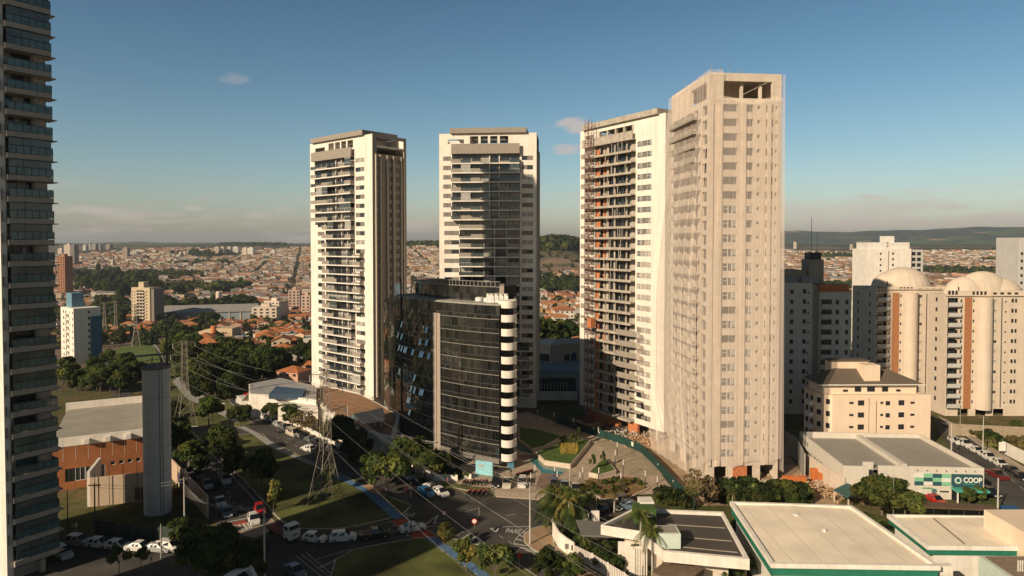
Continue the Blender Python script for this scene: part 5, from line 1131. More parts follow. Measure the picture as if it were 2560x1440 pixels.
# ---- gym with brick band, tank tower, court
def gym():
    t = thing('sports_hall', 'brick red sports hall with pale parapet and grey flat roof beside the tank tower', 'sports hall')
    H = 10.5; A = Vector(G(130, 1100, H-1.6)); B_ = Vector(G(356, 1085, H-1.6)); 
    A = Vector(G(120, 1122, 8.6)); B_ = Vector(G(368, 1092, 8.6)); d = (B_-A).normalized(); n_ = Vector((-d.y, d.x)); L_ = (B_-A).length; ang = math.atan2(d.y, d.x); t.location = (A.x, A.y, 0); t.rotation_euler = (0,0,ang)
    RED = mat('brick_red_render', (.33,.125,.05), .85, var=.12, scale=.6, grime=.1)
    W, D = L_, 30.0; Fm = facemat('F', W, D); hs = [(2.7, 9.5, 1.5, 4.1)]; ws = [(Fm, 2.7+k*1.7, 1.5, 1.66, 2.6, 'white' if k else 'dark') for k in range(4)]
    for k in range(4): u = 10.4+k*1.5; hs.append((u, u+.85, 3.7, 4.5)); ws.append((Fm, u, 3.7, .85, .8, 'white')); hs.append((u, u+.85, .5, 1.2)); ws.append((Fm, u, .5, .85, .7, 'white'))
    b = shell(W, D, 8.6, hs); b.build('wall', RED, t); add_windows(t, ws)
    b = MB(); b.box(-.1, W+.1, -.1, .4, 8.603, 10.3); b.box(W-.4, W+.1, .4, D, 8.603, 10.6); b.box(-.1, W-.4, D-.4, D, 8.603, 11.2); b.build('parapet', WHITE, t)
    b = MB(); b.box(.3, W-.41, .41, D-.41, 9.3, 9.6); b.build('roof', stripes('gym_roof_sheets', (.33,.30,.25), (.29,.265,.225), .35, 'Y', width=.95), t)
    for k in range(3): b = MB(); b.box(6+k*3.6, 6.9+k*3.6, -1.0, -.103, 8.9, 9.8); b.build('air_unit', WHITE2, t)
    for k in range(8): b = MB(); b.box(2.1*k+.3, 2.1*k+.38, -.03, -.003, 5.7, 8.5); b.build('joint_strip', CREAM, t)
    # court walls
    c = thing('court_wall', 'tall sunlit beige court wall with a dark slatted screen below it', 'wall')
    p = [Vector(G(228, 1253)), Vector(G(352, 1262)), Vector(G(282,1304))]
    q0, q1 = Vector(G(225, 1268)), Vector(G(420, 1245)); dd = (q1-q0).normalized(); nn = Vector((-dd.y, dd.x))
    b = MB(); b.prism([tuple(q0), tuple(q1), tuple(q1+nn*.3), tuple(q0+nn*.3)], 0, 5.4); b.build('wall_face', mat('court_beige', (.58,.45,.33), .9, var=.06, grime=.1), c)
    b = MB(); b.prism([tuple(q0+nn*.303), tuple(q0+nn*9), tuple(q0+nn*9-dd*.5), tuple(q0+nn*.303-dd*.5)], 0, 6.5); b.build('side_wall', WHITE2, c)
    for k in range(7): u = q0+dd*(1+k*2.3); b = MB(); b.tube((u.x, u.y-.3, 0), (u.x, u.y-.3, 7.5), .05, n=5); b.build('net_post', DMET, c)
    for k in range(18): u = q0+dd*(7.5+k*.5)-nn*.9; b = MB(); b.box(u.x, u.x+.3, u.y, u.y+.08, .6, 3.0); b.build('slat', mat('slat_dark_red', (.10,.035,.025), .8), c)
    t2 = thing('tank_tower', 'tall smooth grey cylindrical tank tower with ladder and mast on top', 'water tower', (-64.4, 119.6, 0)); b = MB(); b.tube((0,0,0),(0,0,26.2), 2.28, n=40); b.build('tank_shell', TANK, t2)
    for k in range(5): b = MB(); b.tube((0,0,4.4*k+3.5),(0,0,4.4*k+3.56), 2.295, n=40, cap=False); b.build('joint_ring', CONC2, t2)
    b = MB(); b.tube((1.5,-1.9,.5),(1.5,-1.9,26.4), .04, n=4); b.tube((1.9,-1.6,.5),(1.9,-1.6,26.4), .04, n=4); [b.tube((1.5,-1.9,.6+.6*k),(1.9,-1.6,.6+.6*k), .025, n=3) for k in range(43)]; b.build('ladder', DMET, t2)
    b = MB(); b.tube((0,0,26.2),(0,0,26.7), 2.42, n=40); b.build('tank_rim', TAUPE2, t2)
    b = MB(); b.tube((1.9,.2,26.7),(1.9,.2,34.4), .17, .10, n=8); b.build('mast', DMET, t2)
    b = MB()
    for a in range(16): th = a*math.pi/8; b.tube((2.2*math.cos(th),2.2*math.sin(th),26.7),(2.2*math.cos(th),2.2*math.sin(th),27.5), .04, n=4); b.tube((2.2*math.cos(th),2.2*math.sin(th),27.45),(2.2*math.cos(th+.39),2.2*math.sin(th+.39),27.45), .035, n=4)
    b.build('guard_rail', DMET, t2)
    for k in (-1, .6): b = MB(); b.tube((k,0,26.7),(k+.3,0,28.3), .05, n=4); b.tube((k+.6,0,26.7),(k+.3,0,28.3), .05, n=4); b.build('antenna_tripod', DMET, t2)
gym()
# mural wall along the avenue
w0, w1, w2 = Vector(G(421, 1230)), Vector(G(442, 1222)), Vector(G(518, 1296)); t = thing('mural_wall', 'slanting wall with a faded painted mural between the tank tower and the avenue', 'wall')
d = (w2-Vector(G(432,1190))).normalized(); a = Vector(G(428, 1195)); n_ = Vector((-d.y, d.x)); b = MB(); b.prism([tuple(a), tuple(w2), tuple(w2+n_*.25), tuple(a+n_*.25)], 0, 4.0); b.build('wall_face', mat('mural_peach', (.52,.38,.28), .9, var=.1, grime=.1), t)
for k, (c_, u, w_, z) in enumerate((((.10,.10,.16), .22, .16, 1.2), ((.45,.45,.50), .30, .05, 2.2), ((.45,.16,.07), .42, .05, 1.0))):
    L_ = (w2-a).length; p = a+d*(u*L_)-n_*.02; q = a+d*((u+w_)*L_)-n_*.02; b = MB(); b.face([(p.x,p.y,z),(q.x,q.y,z-.3),(q.x,q.y,z+1.4),(p.x,p.y,z+1.8)]); b.build('mural_patch', mat('mural_paint_%d' % k, c_, .9, var=.5, scale=4), t)
# ---- podium of the first white tower and the low shops beside it
def prismthing(name, label, cat, pts, z0, z1, m, part='wall', z=0):
    t = thing(name, label, cat); b = MB(); b.prism(PX(pts, z), z0, z1); b.build(part, m, t); return t
t = thing('podium', 'white podium terrace with pool deck under the first white tower', 'building')
zp = 5.2
PD = PX([(770,985),(845,1048),(905,1075),(985,1095),(1000,1040),(950,1010),(900,985),(800,962)], zp)
b = MB(); b.prism(PD, 0, zp); b.build('retaining_wall', WHITE, t)
b = MB(); c = Vector((sum(p[0] for p in PD)/8, sum(p[1] for p in PD)/8)); b.prism([(c.x+(p[0]-c.x)*.93, c.y+(p[1]-c.y)*.93) for p in PD], zp, zp+.06); b.build('terrace_deck', mat('deck_brown', (.28,.16,.09), .9, var=.25, scale=.5), t)
b = MB(); b.prism(PX([(872,1042),(905,1030),(925,1036),(892,1050)], zp), zp+.06, zp+.12); b.build('pool', mat('pool_blue', (.05,.22,.30), .1), t)
for k in range(8): p = Vector(PD[0]).lerp(Vector(PD[1]), k/8); b = MB(); b.box(p.x, p.x+.3, p.y-.05, p.y+.1, zp, zp+1.0); b.build('rail_post', WHITE2, t)
b = MB(); b.prism(PX([(885,1035),(958,1020),(962,1050),(905,1058)], zp+2.4), zp+2.2, zp+2.5); b.build('lounge_roof', CREAM, t)
for k in range(5): p = Vector(G(888+k*16, 1062+k, zp)); b = MB(); b.box(p.x, p.x+.2, p.y, p.y+.2, zp, zp+2.2); b.build('lounge_post', WHITE2, t)
t = prismthing('ramp_wall', 'long pale garage wall stepping down towards the trees below the black glass block', 'wall', [(888,1052),(915,1062),(948,1092),(1010,1118),(1016,1098),(950,1060)], 0, 4.4, CREAM, z=4.4)
b = MB(); q = Vector(G(966,1128,1.2)); b.box(q.x, q.x+2.2, q.y-.1, q.y+.4, 0, 2.6); b.build('garage_gate', DMET, t)
BLUER = mat('blue_metal_roof', (.045,.075,.12), .5, var=.1); 
t = thing('bakery_block', 'low white shop block with grey roofs left of the first white tower', 'shop')
for k, (pts, z1, m) in enumerate((([(622,985),(700,988),(790,1000),(790,965),(700,945),(622,960)], 6.5, MROOF), ([(602,1003),(690,1000),(690,985),(625,978)], 4.5, MATS['brown_roof_tiles']), ([(695,1020),(795,1020),(795,985),(695,985)], 5.0, WHITE2))):
    P = PX(pts, z1); b = MB(); b.prism(P, 0, z1-.01); b.build('wall', WHITE, t); c = Vector((sum(p[0] for p in P)/len(P), sum(p[1] for p in P)/len(P))); b = MB(); b.prism([(c.x+(p[0]-c.x)*.96, c.y+(p[1]-c.y)*.94) for p in P], z1-.01+.003, z1+.1); b.build('roof', m, t)
    b = MB(); 
    for i in range(len(P)): p, q = Vector(P[i]), Vector(P[(i+1) % len(P)]); 
P = PX([(672,985),(757,986),(765,972),(690,966)], 7.4); b = MB(); b.prism(P, 6.0, 7.4); b.build('blue_roof_light', BLUER, t)
P = PX([(695,1010),(800,1016),(800,1004),(700,1000)], 4.2); t = thing('blue_roofed_shop', 'shop with blue striped roof edge and pale front behind street trees', 'shop'); b = MB(); b.prism(P, 0, 4.0); b.build('wall', CREAM, t); b = MB(); c = Vector((sum(p[0] for p in P)/4, sum(p[1] for p in P)/4)); b.prism([(c.x+(p[0]-c.x)*1.03, c.y+(p[1]-c.y)*1.2) for p in P], 4.003, 4.6); b.build('roof', BLUER, t)
# ---- dark mall between the second tower and the hoist
def mall():
    t = thing('shopping_centre', 'shaded shopping centre of stacked blocks between the second tower and the unfinished tower', 'shopping centre')
    D0 = 208; X_ = lambda px, D: (px-1280)/F*D
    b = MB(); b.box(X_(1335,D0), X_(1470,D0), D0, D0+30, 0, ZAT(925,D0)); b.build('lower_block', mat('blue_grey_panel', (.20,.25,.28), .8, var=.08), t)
    b = MB(); b.box(X_(1343,D0), X_(1440,D0), D0-.3, D0-.003, ZAT(1000,D0), ZAT(945,D0)); b.build('glazed_front', DGLASS, t)
    for k in range(10): b = MB(); x_ = X_(1345+k*8,D0); b.box(x_, x_+.12, D0-.5, D0-.31, ZAT(972,D0), ZAT(955,D0)); b.build('balustrade_post', ALU, t)
    b = MB(); b.box(X_(1336,D0), X_(1445,D0), D0-6, D0-.31, 0, ZAT(1000,D0)-.3); b.build('entrance_block', TAUPE2, t); b = MB(); b.box(X_(1336,D0-6), X_(1445,D0-6), D0-6.4, D0-6.01, 3.4, ZAT(1000,D0-6)); b.build('canopy_edge', GREYW, t)
    D1 = 222; zt = ZAT(862, D1); zb = ZAT(925, D0)
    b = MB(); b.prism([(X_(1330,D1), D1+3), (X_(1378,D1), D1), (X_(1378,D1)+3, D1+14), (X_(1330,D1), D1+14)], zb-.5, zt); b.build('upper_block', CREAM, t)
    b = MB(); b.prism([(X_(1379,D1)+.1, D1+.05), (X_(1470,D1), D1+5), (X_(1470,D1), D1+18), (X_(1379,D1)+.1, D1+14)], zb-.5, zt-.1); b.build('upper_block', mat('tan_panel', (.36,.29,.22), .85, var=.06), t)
    b = MB(); p = (X_(1332,D1), D1+2.8); q = (X_(1374,D1), D1+.2); b.face([(p[0],p[1]-.1,zb+.2),(q[0],q[1]-.1,zb+.2),(q[0],q[1]-.1,zt-3.2),(p[0],p[1]-.1,zt-3.2)]); b.build('strip_window', DGLASS, t)
    b = MB()
    pp = lambda px, o=0: (X_(px,D1+2.5), D1+.05+5*(px-1379)/91.0*1.0-.15+o)
    for px0, px1, z0, z1 in ((1411,1424,zb+.2,zt-3.6),): 
        a_, c_ = pp(px0), pp(px1); b.face([(*a_,z0),(*c_,z0),(*c_,z1),(*a_,z1)])
    b.build('tall_window', DGLASS, t)
    b = MB(); pts = [(1428,zb-1.2),(1443,zb-1.2),(1443,zt-4.2),(1440,zt-3.4),(1435.5,zt-3.0),(1431,zt-3.4),(1428,zt-4.2)]; b.face([(*pp(x_,-.05), z_) for x_, z_ in pts]); b.build('arched_window', glass('arch_glass', (.02,.04,.10), .1), t)
mall()
# ---- building with the orange cylinder, long warehouse, blue and white block, beige tower
def boxat(name, label, cat, px, py, rz, W, D, H, wall, cols=None, rows=None, style='dark', faces='FL', roof=None, group=None, loc=None, par=.0):
    p = loc or GT(px, py); t = thing(name, label, cat, tuple(p), rz, group); ws = []; hh = {'F': [], 'L': [], 'R': []}
    if cols:
        for f in faces:
            L_ = W if f == 'F' else D; cc = cols if f == 'F' else [(c[0]*D/W, min(c[1], 1.0)) for c in cols]
            w_, h_ = windows_grid(W, D, f, [c for c in cc if c[0]+c[1] < L_-.2], rows, style); ws += w_; hh[f] = h_
    shell(W, D, H, hh['F'], hh['R'], hh['L']).build('wall', wall, t)
    if ws: add_windows(t, ws)
    return t
p = GT(489, 862); sc = p.y/F
t = thing('beige_office', 'beige office block with a bright orange round stair tower', 'office building', tuple(p), math.radians(-4)); W = 95*sc; hs = []; ws = []; Fm = facemat('F', W, 12)
Hh = 45*sc
for r_ in range(3):
    z = (6+r_*12)*sc
    for u in (14, 21, 29) if r_ < 2 else (): hs.append((u*sc, (u+4)*sc, z, z+3.5*sc)); ws.append((Fm, u*sc, z, 4*sc, 3.5*sc, 'dark'))
    for u in (59, 70, 77): hs.append((u*sc, (u+4)*sc, z, z+3.5*sc)); ws.append((Fm, u*sc, z, 4*sc, 3.5*sc, 'dark'))
hs2 = [h for h in hs if h[0] < 40*sc]; W1 = 40*sc; b = MB(); holed(b, FRONT(W, 12), W1, 0, 29*sc, hs2, .25); b.face([(0,0,0),(0,12,0),(0,12,29*sc),(0,0,29*sc)]); b.face([(0,0,29*sc),(W1,0,29*sc),(W1,0,42*sc),(14*sc,0,36*sc)]); b.box(0.02, W1, .3, 12, 0, 28*sc)
hs3 = [(h[0]-53*sc, h[1]-53*sc, h[2], h[3]) for h in hs if h[0] > 50*sc]; b3 = shell(W-53*sc, 12, 42*sc, hs3); b.add(b3, Matrix.Translation((53*sc, 0, 0))); b.box(W1+.01, 53*sc-.01, .5, 12, 0, 41*sc); b.build('wall', mat('sand_render', (.52,.41,.27), .85, var=.05, grime=.06), t); add_windows(t, ws)
b = MB(); b.tube((46.5*sc,.5,0),(46.5*sc,.5,48*sc), 7*sc, n=28); b.build('round_stair', mat('orange_render', (.55,.20,.08), .8, var=.06), t)
b = MB(); b.face([(12*sc,-.3,35*sc),(40*sc,-.3,45*sc),(40*sc,6,45*sc),(12*sc,6,35*sc)]); b.build('roof', TILEO, t)
p = GT(389, 808); q = GT(640, 800); sc = p.y/F
t = thing('long_warehouse', 'very long low warehouse with pale grey roof beyond the park trees', 'warehouse', tuple(p), math.atan2(q.y-p.y, q.x-p.x)); Lw = math.hypot(q.x-p.x, q.y-p.y); hs = []
shell(Lw, 45, 10).build('wall', mat('warehouse_blue_grey', (.27,.30,.33), .8, var=.1), t); b = MB(); b.face([(-1,-1,10.05),(Lw+1,-1,10.05),(Lw+1,22,14.5),(-1,22,14.5)]); b.face([(-1,22,14.5),(Lw+1,22,14.5),(Lw+1,46,10.05),(-1,46,10.05)]); b.box(-1, Lw+1, -1.05, -.9, 8.8, 10.2); b.build('roof', MROOF, t)
for k in range(9): b = MB(); x_ = 2+k*Lw/8.6; b.box(x_, x_+.9, -.5, -.003, 0, 8.7); b.build('pillar', CREAM, t)
p = GT(547, 776); b = MB(); b.tube((0,0,0),(0,0,20), 3.0, n=20); b.tube((0,0,20),(0,0,21.5), 3.0, 2.2, n=20); t = tag(b.build('water_silo', CREAM, None, tuple(p)), 'pale round water silo standing behind the long warehouse', 'water tower')
# blue and white apartment block beside the big left tower
D0 = 300.0; ox, oy, rz_ = near_corner(181, D0, math.atan2(.62, -.785), 16.0); zg = HT(ox, oy); W, D = 16.0, 11.0; Hh = ZAT(772, D0)-zg
t = thing('white_blue_block', 'white apartment block with small balconies and a deep blue end bay', 'apartment block', (ox, oy, zg), rz_); Fm = facemat('F', W, D); hs = []; ws = []; nfl = int(Hh/2.85)
for i in range(nfl):
    z = Hh-2.6-i*2.85
    for u, w in ((14.2,.9),(10.6,.6),(6,1.2),(3,1.2)): hs.append((u, u+w, z, z+1.2)); ws.append((Fm, u, z, w, 1.2, 'dark'))
    b = MB(); b.box(8.0, 10.2, -1.3, -.003, z-1.1, z-.1); b.build('balcony', WHITE, t)
rh = [(5.8, 6.6, Hh-2.6-i*2.85, Hh-1.4-i*2.85) for i in range(nfl)]; ws += [(facemat('R', W, D), a, c, .8, 1.2, 'dark') for a, b_, c, d_ in rh]
shell(W, D, Hh, hs, rh).build('wall', WHITE, t); add_windows(t, ws); b = MB(); b.box(W+.003, W+.4, 6.8, D+.4, 0, Hh-4); b.build('blue_bay', mat('deep_blue_render', (.04,.13,.22), .8, var=.08), t); b = MB(); b.box(1, 8, 2, 7, Hh, Hh+6.5); b.build('blue_roof_room', mat('sky_blue_render', (.13,.24,.32), .8, var=.06), t)
# beige apartment tower, centre left
D0 = 600.0; x0 = (322-1280)/F*D0; zg = HT(x0, D0); Hh = ZAT(719, D0)-zg; W, D = 20.0, 13.0
t = thing('beige_apartment_tower', 'beige apartment tower with stacked dark balconies rising from the park trees', 'apartment tower', (x0, D0+3, zg), math.radians(-14)); Fm = facemat('F', W, D); hs = []; ws = []
for i in range(12):
    z = Hh-4.4-i*2.9
    for u, w, h in ((.8,.8,1.0),(3.2,1.1,1.0),(5.8,2.6,2.0),(9.0,2.6,2.0),(12.0,2.0,2.0),(15.8,1.2,1.2)): hs.append((u, u+w, z, z+h)); ws.append((Fm, u, z, w, h, 'dark'))
    b = MB(); b.box(5.4, 14.4, -1.0, -.003, z-.5, z+.35); b.build('balcony', CREAM, t)
shell(W, D, Hh, hs).build('wall', mat('beige_render', (.52,.42,.29), .85, var=.05), t); add_windows(t, ws); b = MB(); b.box(7, 12.5, 1, 7, Hh, Hh+5); b.build('tank_room', MATS['beige_render'], t)
b = MB(); b.box(W+.003, W+3.5, 1, D, 0, Hh-1); b.build('dark_bay', TAUPE2, t)
# far towers seen over the roofs: (px centre, py top, py base, px width, wall, label)
FT = [(169,612,662,17,CREAM,'tall cream tower with a dark side close to the big left tower'),(183,613,664,15,TAUPE2,'dark slab tower right behind the cream one near the left edge'),(313,620,648,13,mat('rosy_grey', (.34,.27,.23), .85),'lone rosy grey tower among the far roofs at left'),(541,618,637,11,CREAM,None),(556,618,637,9,CREAM,None),(573,618,637,10,CREAM,None),(588,618,638,13,WHITE2,None),(612,620,641,14,CREAM,None),(626,620,641,15,WHITE2,None),(682,626,637,10,WHITE2,None),
 (212,613,626,10,GREYW,None),(222,612,625,8,GREYW,None),(236,611,625,14,TAUPE,None),(249,612,625,9,TAUPE,None),(271,612,624,13,TAUPE,None),(150,622,640,12,CREAM,None),(460,630,641,8,CREAM,None),(467,630,641,6,CREAM,None),(450,631,641,7,CREAM,None),(1987,606,622,7,CREAM,None),
 (735,725,778,28,mat('pink_grey_render', (.46,.33,.27), .85),'paired pinkish apartment slabs behind the orange roofs'),(765,738,788,24,MATS['pink_grey_render'],'pale pink apartment slab touching the first white tower'),(683,752,790,46,CREAM,'cream stepped apartment block above the orange roofed houses'),(660,768,803,60,CREAM,'long cream low block with orange tile roof'),
 (158,640,745,26,mat('brick_floors', (.30,.14,.08), .9, var=.4),'unfinished brick floored tower behind the left tower'),(280,650,668,6,CREAM,None),(2130,612,625,5,CREAM,None)]
ORD = ['first','second','third','fourth','fifth','sixth','seventh','eighth','ninth','tenth','eleventh','twelfth','thirteenth','fourteenth','fifteenth','sixteenth','seventeenth','eighteenth','nineteenth','twentieth','twenty-first','twenty-second','twenty-third','twenty-fourth']
FL_ = sorted(f[0] for f in FT if not f[5])
for k, (pc, pt, pb, pw, m_, lb) in enumerate(FT):
    p = GT(pc-pw/2, pb); s_ = p.y/F; W = pw*s_; Hh = (pb-pt)*s_; D = max(8, W*.8); fl = max(2, int(Hh/3.0)); nc = max(1, min(4, int(W/4)))
    t = thing('distant_apartment_tower', lb or ORD[FL_.index(pc)]+' small pale apartment slab from the left on the far skyline', 'apartment tower', tuple(p), math.radians(R.choice([-20, -8, 5])), None if lb else 'apartment slabs on the far skyline')
    b = MB(); b.box(0, W, 0, D, -8, Hh); b.build('wall', m_, t); b = MB(); b.box(W*.3, W*.65, D*.3, D*.7, Hh, Hh+3); b.build('roof_room', m_, t)
    ww = [(Matrix.Translation((0, -.2, 0)), W*(c_+.3)/nc, 1+i*(Hh-1)/fl, W*.45/nc, (Hh-1)/fl*.5, 'dark') for i in range(fl) for c_ in range(nc)]
    add_windows(t, ww, limit=100 if lb else 24)
# ---- hoarding, walls, fences
HO = [(1390,1057),(1450,1077),(1514,1098),(1560,1112),(1603,1132),(1632,1160),(1658,1188),(1692,1227),(1735,1275)]
t = thing('site_hoarding', 'long dark green hoarding curving between the plaza and the building site', 'hoarding'); HG = mat('hoarding_green', (.014,.048,.040), .7, var=.12)
P = [Vector(p) for p in GP(HO, .16)]; k0 = 0
for a, c in zip(P[:-1], P[1:]):
    L_ = (c-a).length; n_ = max(1, int(L_/4)); d = (c-a)/n_; nn = Vector((-d.y, d.x)).normalized()*.08
    for i in range(n_):
        p, q = a+d*i, a+d*(i+1)-d.normalized()*.03; b = MB(); b.prism([tuple(p), tuple(q), tuple(q+nn), tuple(p+nn)], .1, 2.1); b.build('hoarding_panel', HG, t); k0 += 1
        if k0 % 2 == 0: m = p.lerp(q, .5)-nn*.3; dd = d.normalized()*(.22 if k0 % 6 else .45); b = MB(); hh = .35 if k0 % 6 else 1.0; b.face([(*(m-dd), 1.3-hh/2), (*(m+dd), 1.3-hh/2), (*(m+dd), 1.3+hh/2), (*(m-dd), 1.3+hh/2)]); b.build('notice', WHITE2, t)
def wall_line(name, label, cat, pts, h, m, th=.25, z=0, posts=0, pm=None):
    t = thing(name, label, cat); P = [Vector(p) for p in GP(pts, z)]
    for a, c in zip(P[:-1], P[1:]):
        d = (c-a).normalized(); nn = Vector((-d.y, d.x))*th; b = MB(); b.prism([tuple(a), tuple(c), tuple(c+nn), tuple(a+nn)], z, z+h); b.build('wall_section' if not posts else 'fence_panel', m, t)
        if posts:
            n_ = max(1, int((c-a).length/posts))
            for i in range(n_): p = a+(c-a)*i/n_; b = MB(); b.box(p.x-.12, p.x+.12, p.y-.2, p.y-.05, z, z+h+.15); b.build('fence_post', pm or m, t)
    return t
wall_line('boundary_wall', 'curved cream wall around the palm garden of the clinic', 'wall', [(1381,1342),(1386,1352),(1395,1368),(1412,1382),(1434,1397)], 2.5, WHITE)
FEN = stripes('white_slat_fence', (.60,.56,.50), (.25,.23,.20), 5.0, 'X', width=.62)
wall_line('slat_fence', 'white slatted fence continuing from the cream garden wall to the bottom edge', 'fence', [(1434,1397),(1480,1420),(1560,1470),(1640,1530)], 2.2, FEN, .06, posts=2.4, pm=WHITE)
wall_line('low_wall', 'low white wall of piers along the avenue trees', 'wall', [(742,1065),(766,1078),(800,1098),(848,1125),(905,1150)], 1.3, WHITE2)
wall_line('low_wall', 'low white wall under the big street tree near the glass block', 'wall', [(1028,1178),(1060,1190),(1085,1203),(1144,1205)], 1.4, WHITE)
wall_line('low_wall', 'low white garden wall stepping along the foot of the black glass block', 'wall', [(1085,1150),(1120,1175),(1160,1196),(1178,1200)], 1.2, WHITE)
wall_line('mesh_fence', 'dim green mesh fence behind the parked cars at lower left', 'fence', [(240,1335),(300,1345),(380,1352),(440,1352)], 2.4, mat('fence_mesh_green', (.05,.07,.055), .9, var=.3), .04, posts=3)
wall_line('site_wall', 'tall grey panel wall between the building site and the supermarket', 'wall', [(2000,1172),(2035,1196),(2075,1225),(2110,1246)], 4.0, CREAM)
wall_line('brown_wall', 'long beige retaining wall below the right domed tower', 'wall', [(2372,1088),(2440,1092),(2520,1096),(2620,1100)], 3.0, mat('retaining_beige', (.34,.27,.19), .9, var=.15, grime=.2))
wall_line('white_wall', 'white wall beside the parked cars at the right edge', 'wall', [(2505,1132),(2530,1145),(2580,1170),(2640,1200)], 2.8, WHITE2)
wall_line('ramp_edge', 'dark ramp wall between the netted tower and the peach block', 'wall', [(1962,1130),(1990,1150),(2010,1195)], 5.0, CONC2)
# car shelters
t = thing('shelter', 'green flat shelter roof on posts beside the building site', 'shelter'); b = MB(); b.prism(PX([(2082,1225),(2120,1245),(2150,1222),(2118,1208)], 3), 2.9, 3.05); b.build('roof', mat('shelter_green', (.06,.13,.12), .7), t)
for q in ((2085,1256),(2120,1276),(2148,1250)): x_, y_ = G(*q); b = MB(); b.box(x_, x_+.2, y_, y_+.2, 0, 2.9); b.build('post', CREAM, t)
t = thing('shelter', 'long brown flat shelter roof in front of the supermarket', 'shelter'); b = MB(); b.prism(PX([(2278,1266),(2500,1276),(2480,1262),(2290,1254)], 3), 2.8, 3.05); b.build('roof', mat('shelter_brown', (.13,.085,.055), .8), t)
for k in range(6): x_, y_ = G(2295+k*38, 1308+k*1.5); b = MB(); b.box(x_, x_+.15, y_, y_+.15, 0, 2.8); b.build('post', DMET, t)
# ================================================================== trees and plants
def leafmat(name, c, tr=.3):
    m = mat(name, c, .85, var=.45, scale=.55, spec=.15); t = m.node_tree; n = t.nodes; l = t.links; p = n['Principled BSDF']
    oi = N(n, 'ShaderNodeObjectInfo'); mr = N(n, 'ShaderNodeMapRange'); mr.inputs[3].default_value = .6; mr.inputs[4].default_value = 1.7; l.new(oi.outputs['Random'], mr.inputs[0])
    old = p.inputs['Base Color'].links[0].from_socket; mm = N(n, 'ShaderNodeMixRGB', blend_type='MULTIPLY'); mm.inputs[0].default_value = 1; l.new(old, mm.inputs[1]); l.new(mr.outputs[0], mm.inputs[2]); l.new(mm.outputs[0], p.inputs['Base Color'])
    tl = N(n, 'ShaderNodeBsdfTranslucent'); l.new(p.inputs['Base Color'].links[0].from_socket, tl.inputs[0]); ms = N(n, 'ShaderNodeMixShader'); ms.inputs[0].default_value = tr
    l.new(p.outputs[0], ms.inputs[1]); l.new(tl.outputs[0], ms.inputs[2]); l.new(ms.outputs[0], n['Material Output'].inputs[0]); return m
LD = leafmat('leaf_dark', (.028,.045,.014)); LM = leafmat('leaf_mid', (.050,.075,.018)); LO = leafmat('leaf_olive', (.095,.105,.026)); LY = leafmat('leaf_yellow', (.17,.14,.04)); LB = leafmat('leaf_brown', (.15,.11,.06))
BARK = mat('bark', (.13,.10,.075), .95, var=.3, scale=4, bump=.4)
def crown(name, seed, lumps, leaf, n, mats, flat=.0):
    rs_ = np.random.RandomState(seed); L_ = np.array(lumps, float); vol = (L_[:,3]*L_[:,4]+L_[:,5]*L_[:,3]); k = rs_.choice(len(L_), n, p=vol/vol.sum())
    d = rs_.normal(size=(n,3)); d /= np.linalg.norm(d, axis=1)[:,None]; r = (.62+.42*rs_.rand(n)**.7)
    c = L_[k,:3]+d*L_[k,3:6]*r[:,None]
    nn = d+rs_.normal(size=(n,3))*.65; nn[:,2] += .25; nn /= np.linalg.norm(nn, axis=1)[:,None]
    a = np.cross(nn, rs_.normal(size=(n,3))); a /= np.linalg.norm(a, axis=1)[:,None]; b = np.cross(nn, a)
    s = leaf*(.6+.8*rs_.rand(n))[:,None]
    v = np.stack([c-a*s-b*s*.6, c+a*s-b*s*.6, c+a*s*.8+b*s*.6, c-a*s*.8+b*s*.6], 1).reshape(-1,3)
    me_ = bpy.data.meshes.new(name); me_.from_pydata(v.tolist(), [], np.arange(4*n).reshape(-1,4).tolist())
    for m in mats: me_.materials.append(m)
    lumpm = rs_.randint(0, len(mats), len(L_)); mi = np.where(rs_.rand(n) < .7, lumpm[k], rs_.randint(0, len(mats), n)); me_.polygons.foreach_set('material_index', mi.astype(np.int32)); me_.update(); return me_
def trunkmesh(seed, h, r, tips, lean=0):
    rr = random.Random(seed); b = MB(); p0 = Vector((0,0,-.3)); p1 = Vector((lean, 0, h*.5)); p2 = Vector((lean*1.5, .1, h)); b.tube(p0, p1, r, r*.75, 8); b.tube(p1, p2, r*.75, r*.55, 8)
    for t_ in tips: q = Vector(t_); m_ = p2.lerp(q, .5)+Vector((rr.uniform(-.2,.2), rr.uniform(-.2,.2), .2)); b.tube(p2 if rr.random() < .6 else p1.lerp(p2,.7), m_, r*.45, r*.3, 6); b.tube(m_, q, r*.3, r*.1, 5)
    return b
def lumps_for(seed, n, R_, H0, H1, lr, asp=.75):
    rr = random.Random(seed); out = []
    for i in range(n):
        a = rr.uniform(0, 6.28); q = rr.random()**.6; t_ = rr.random(); z = H0+(H1-H0)*t_; rad = R_*math.sin(math.pi*min(.95, .25+.65*t_))*q
        s = lr*rr.uniform(.42, 1.25); out.append((rad*math.cos(a), rad*math.sin(a), z, s, s, s*asp))
    return out
PROTO = {}
def tree_proto(key, name, h, trunk_h, R_, nl, lr, leaf, n, mats, seed, r=.22, asp=.75, z1=None):
    L_ = lumps_for(seed, nl, R_, trunk_h+lr*.4, (z1 or h)-lr*.6, lr, asp); t = link(name, None); t['category'] = 'tree'
    trunkmesh(seed, trunk_h, r, [l[:3] for l in L_[:7]]).build('trunk', BARK, t); link('crown', crown('crown', seed, L_, leaf, n, mats), t); PROTO[key] = t; return t
tree_proto('broad', 'broadleaf_tree', 8, 2.4, 3.3, 13, 1.5, .26, 3000, [LM, LO, LM], 1)
tree_proto('broad2', 'broadleaf_tree', 8.5, 2.6, 3.6, 16, 1.4, .25, 3200, [LO, LM, LD], 2)
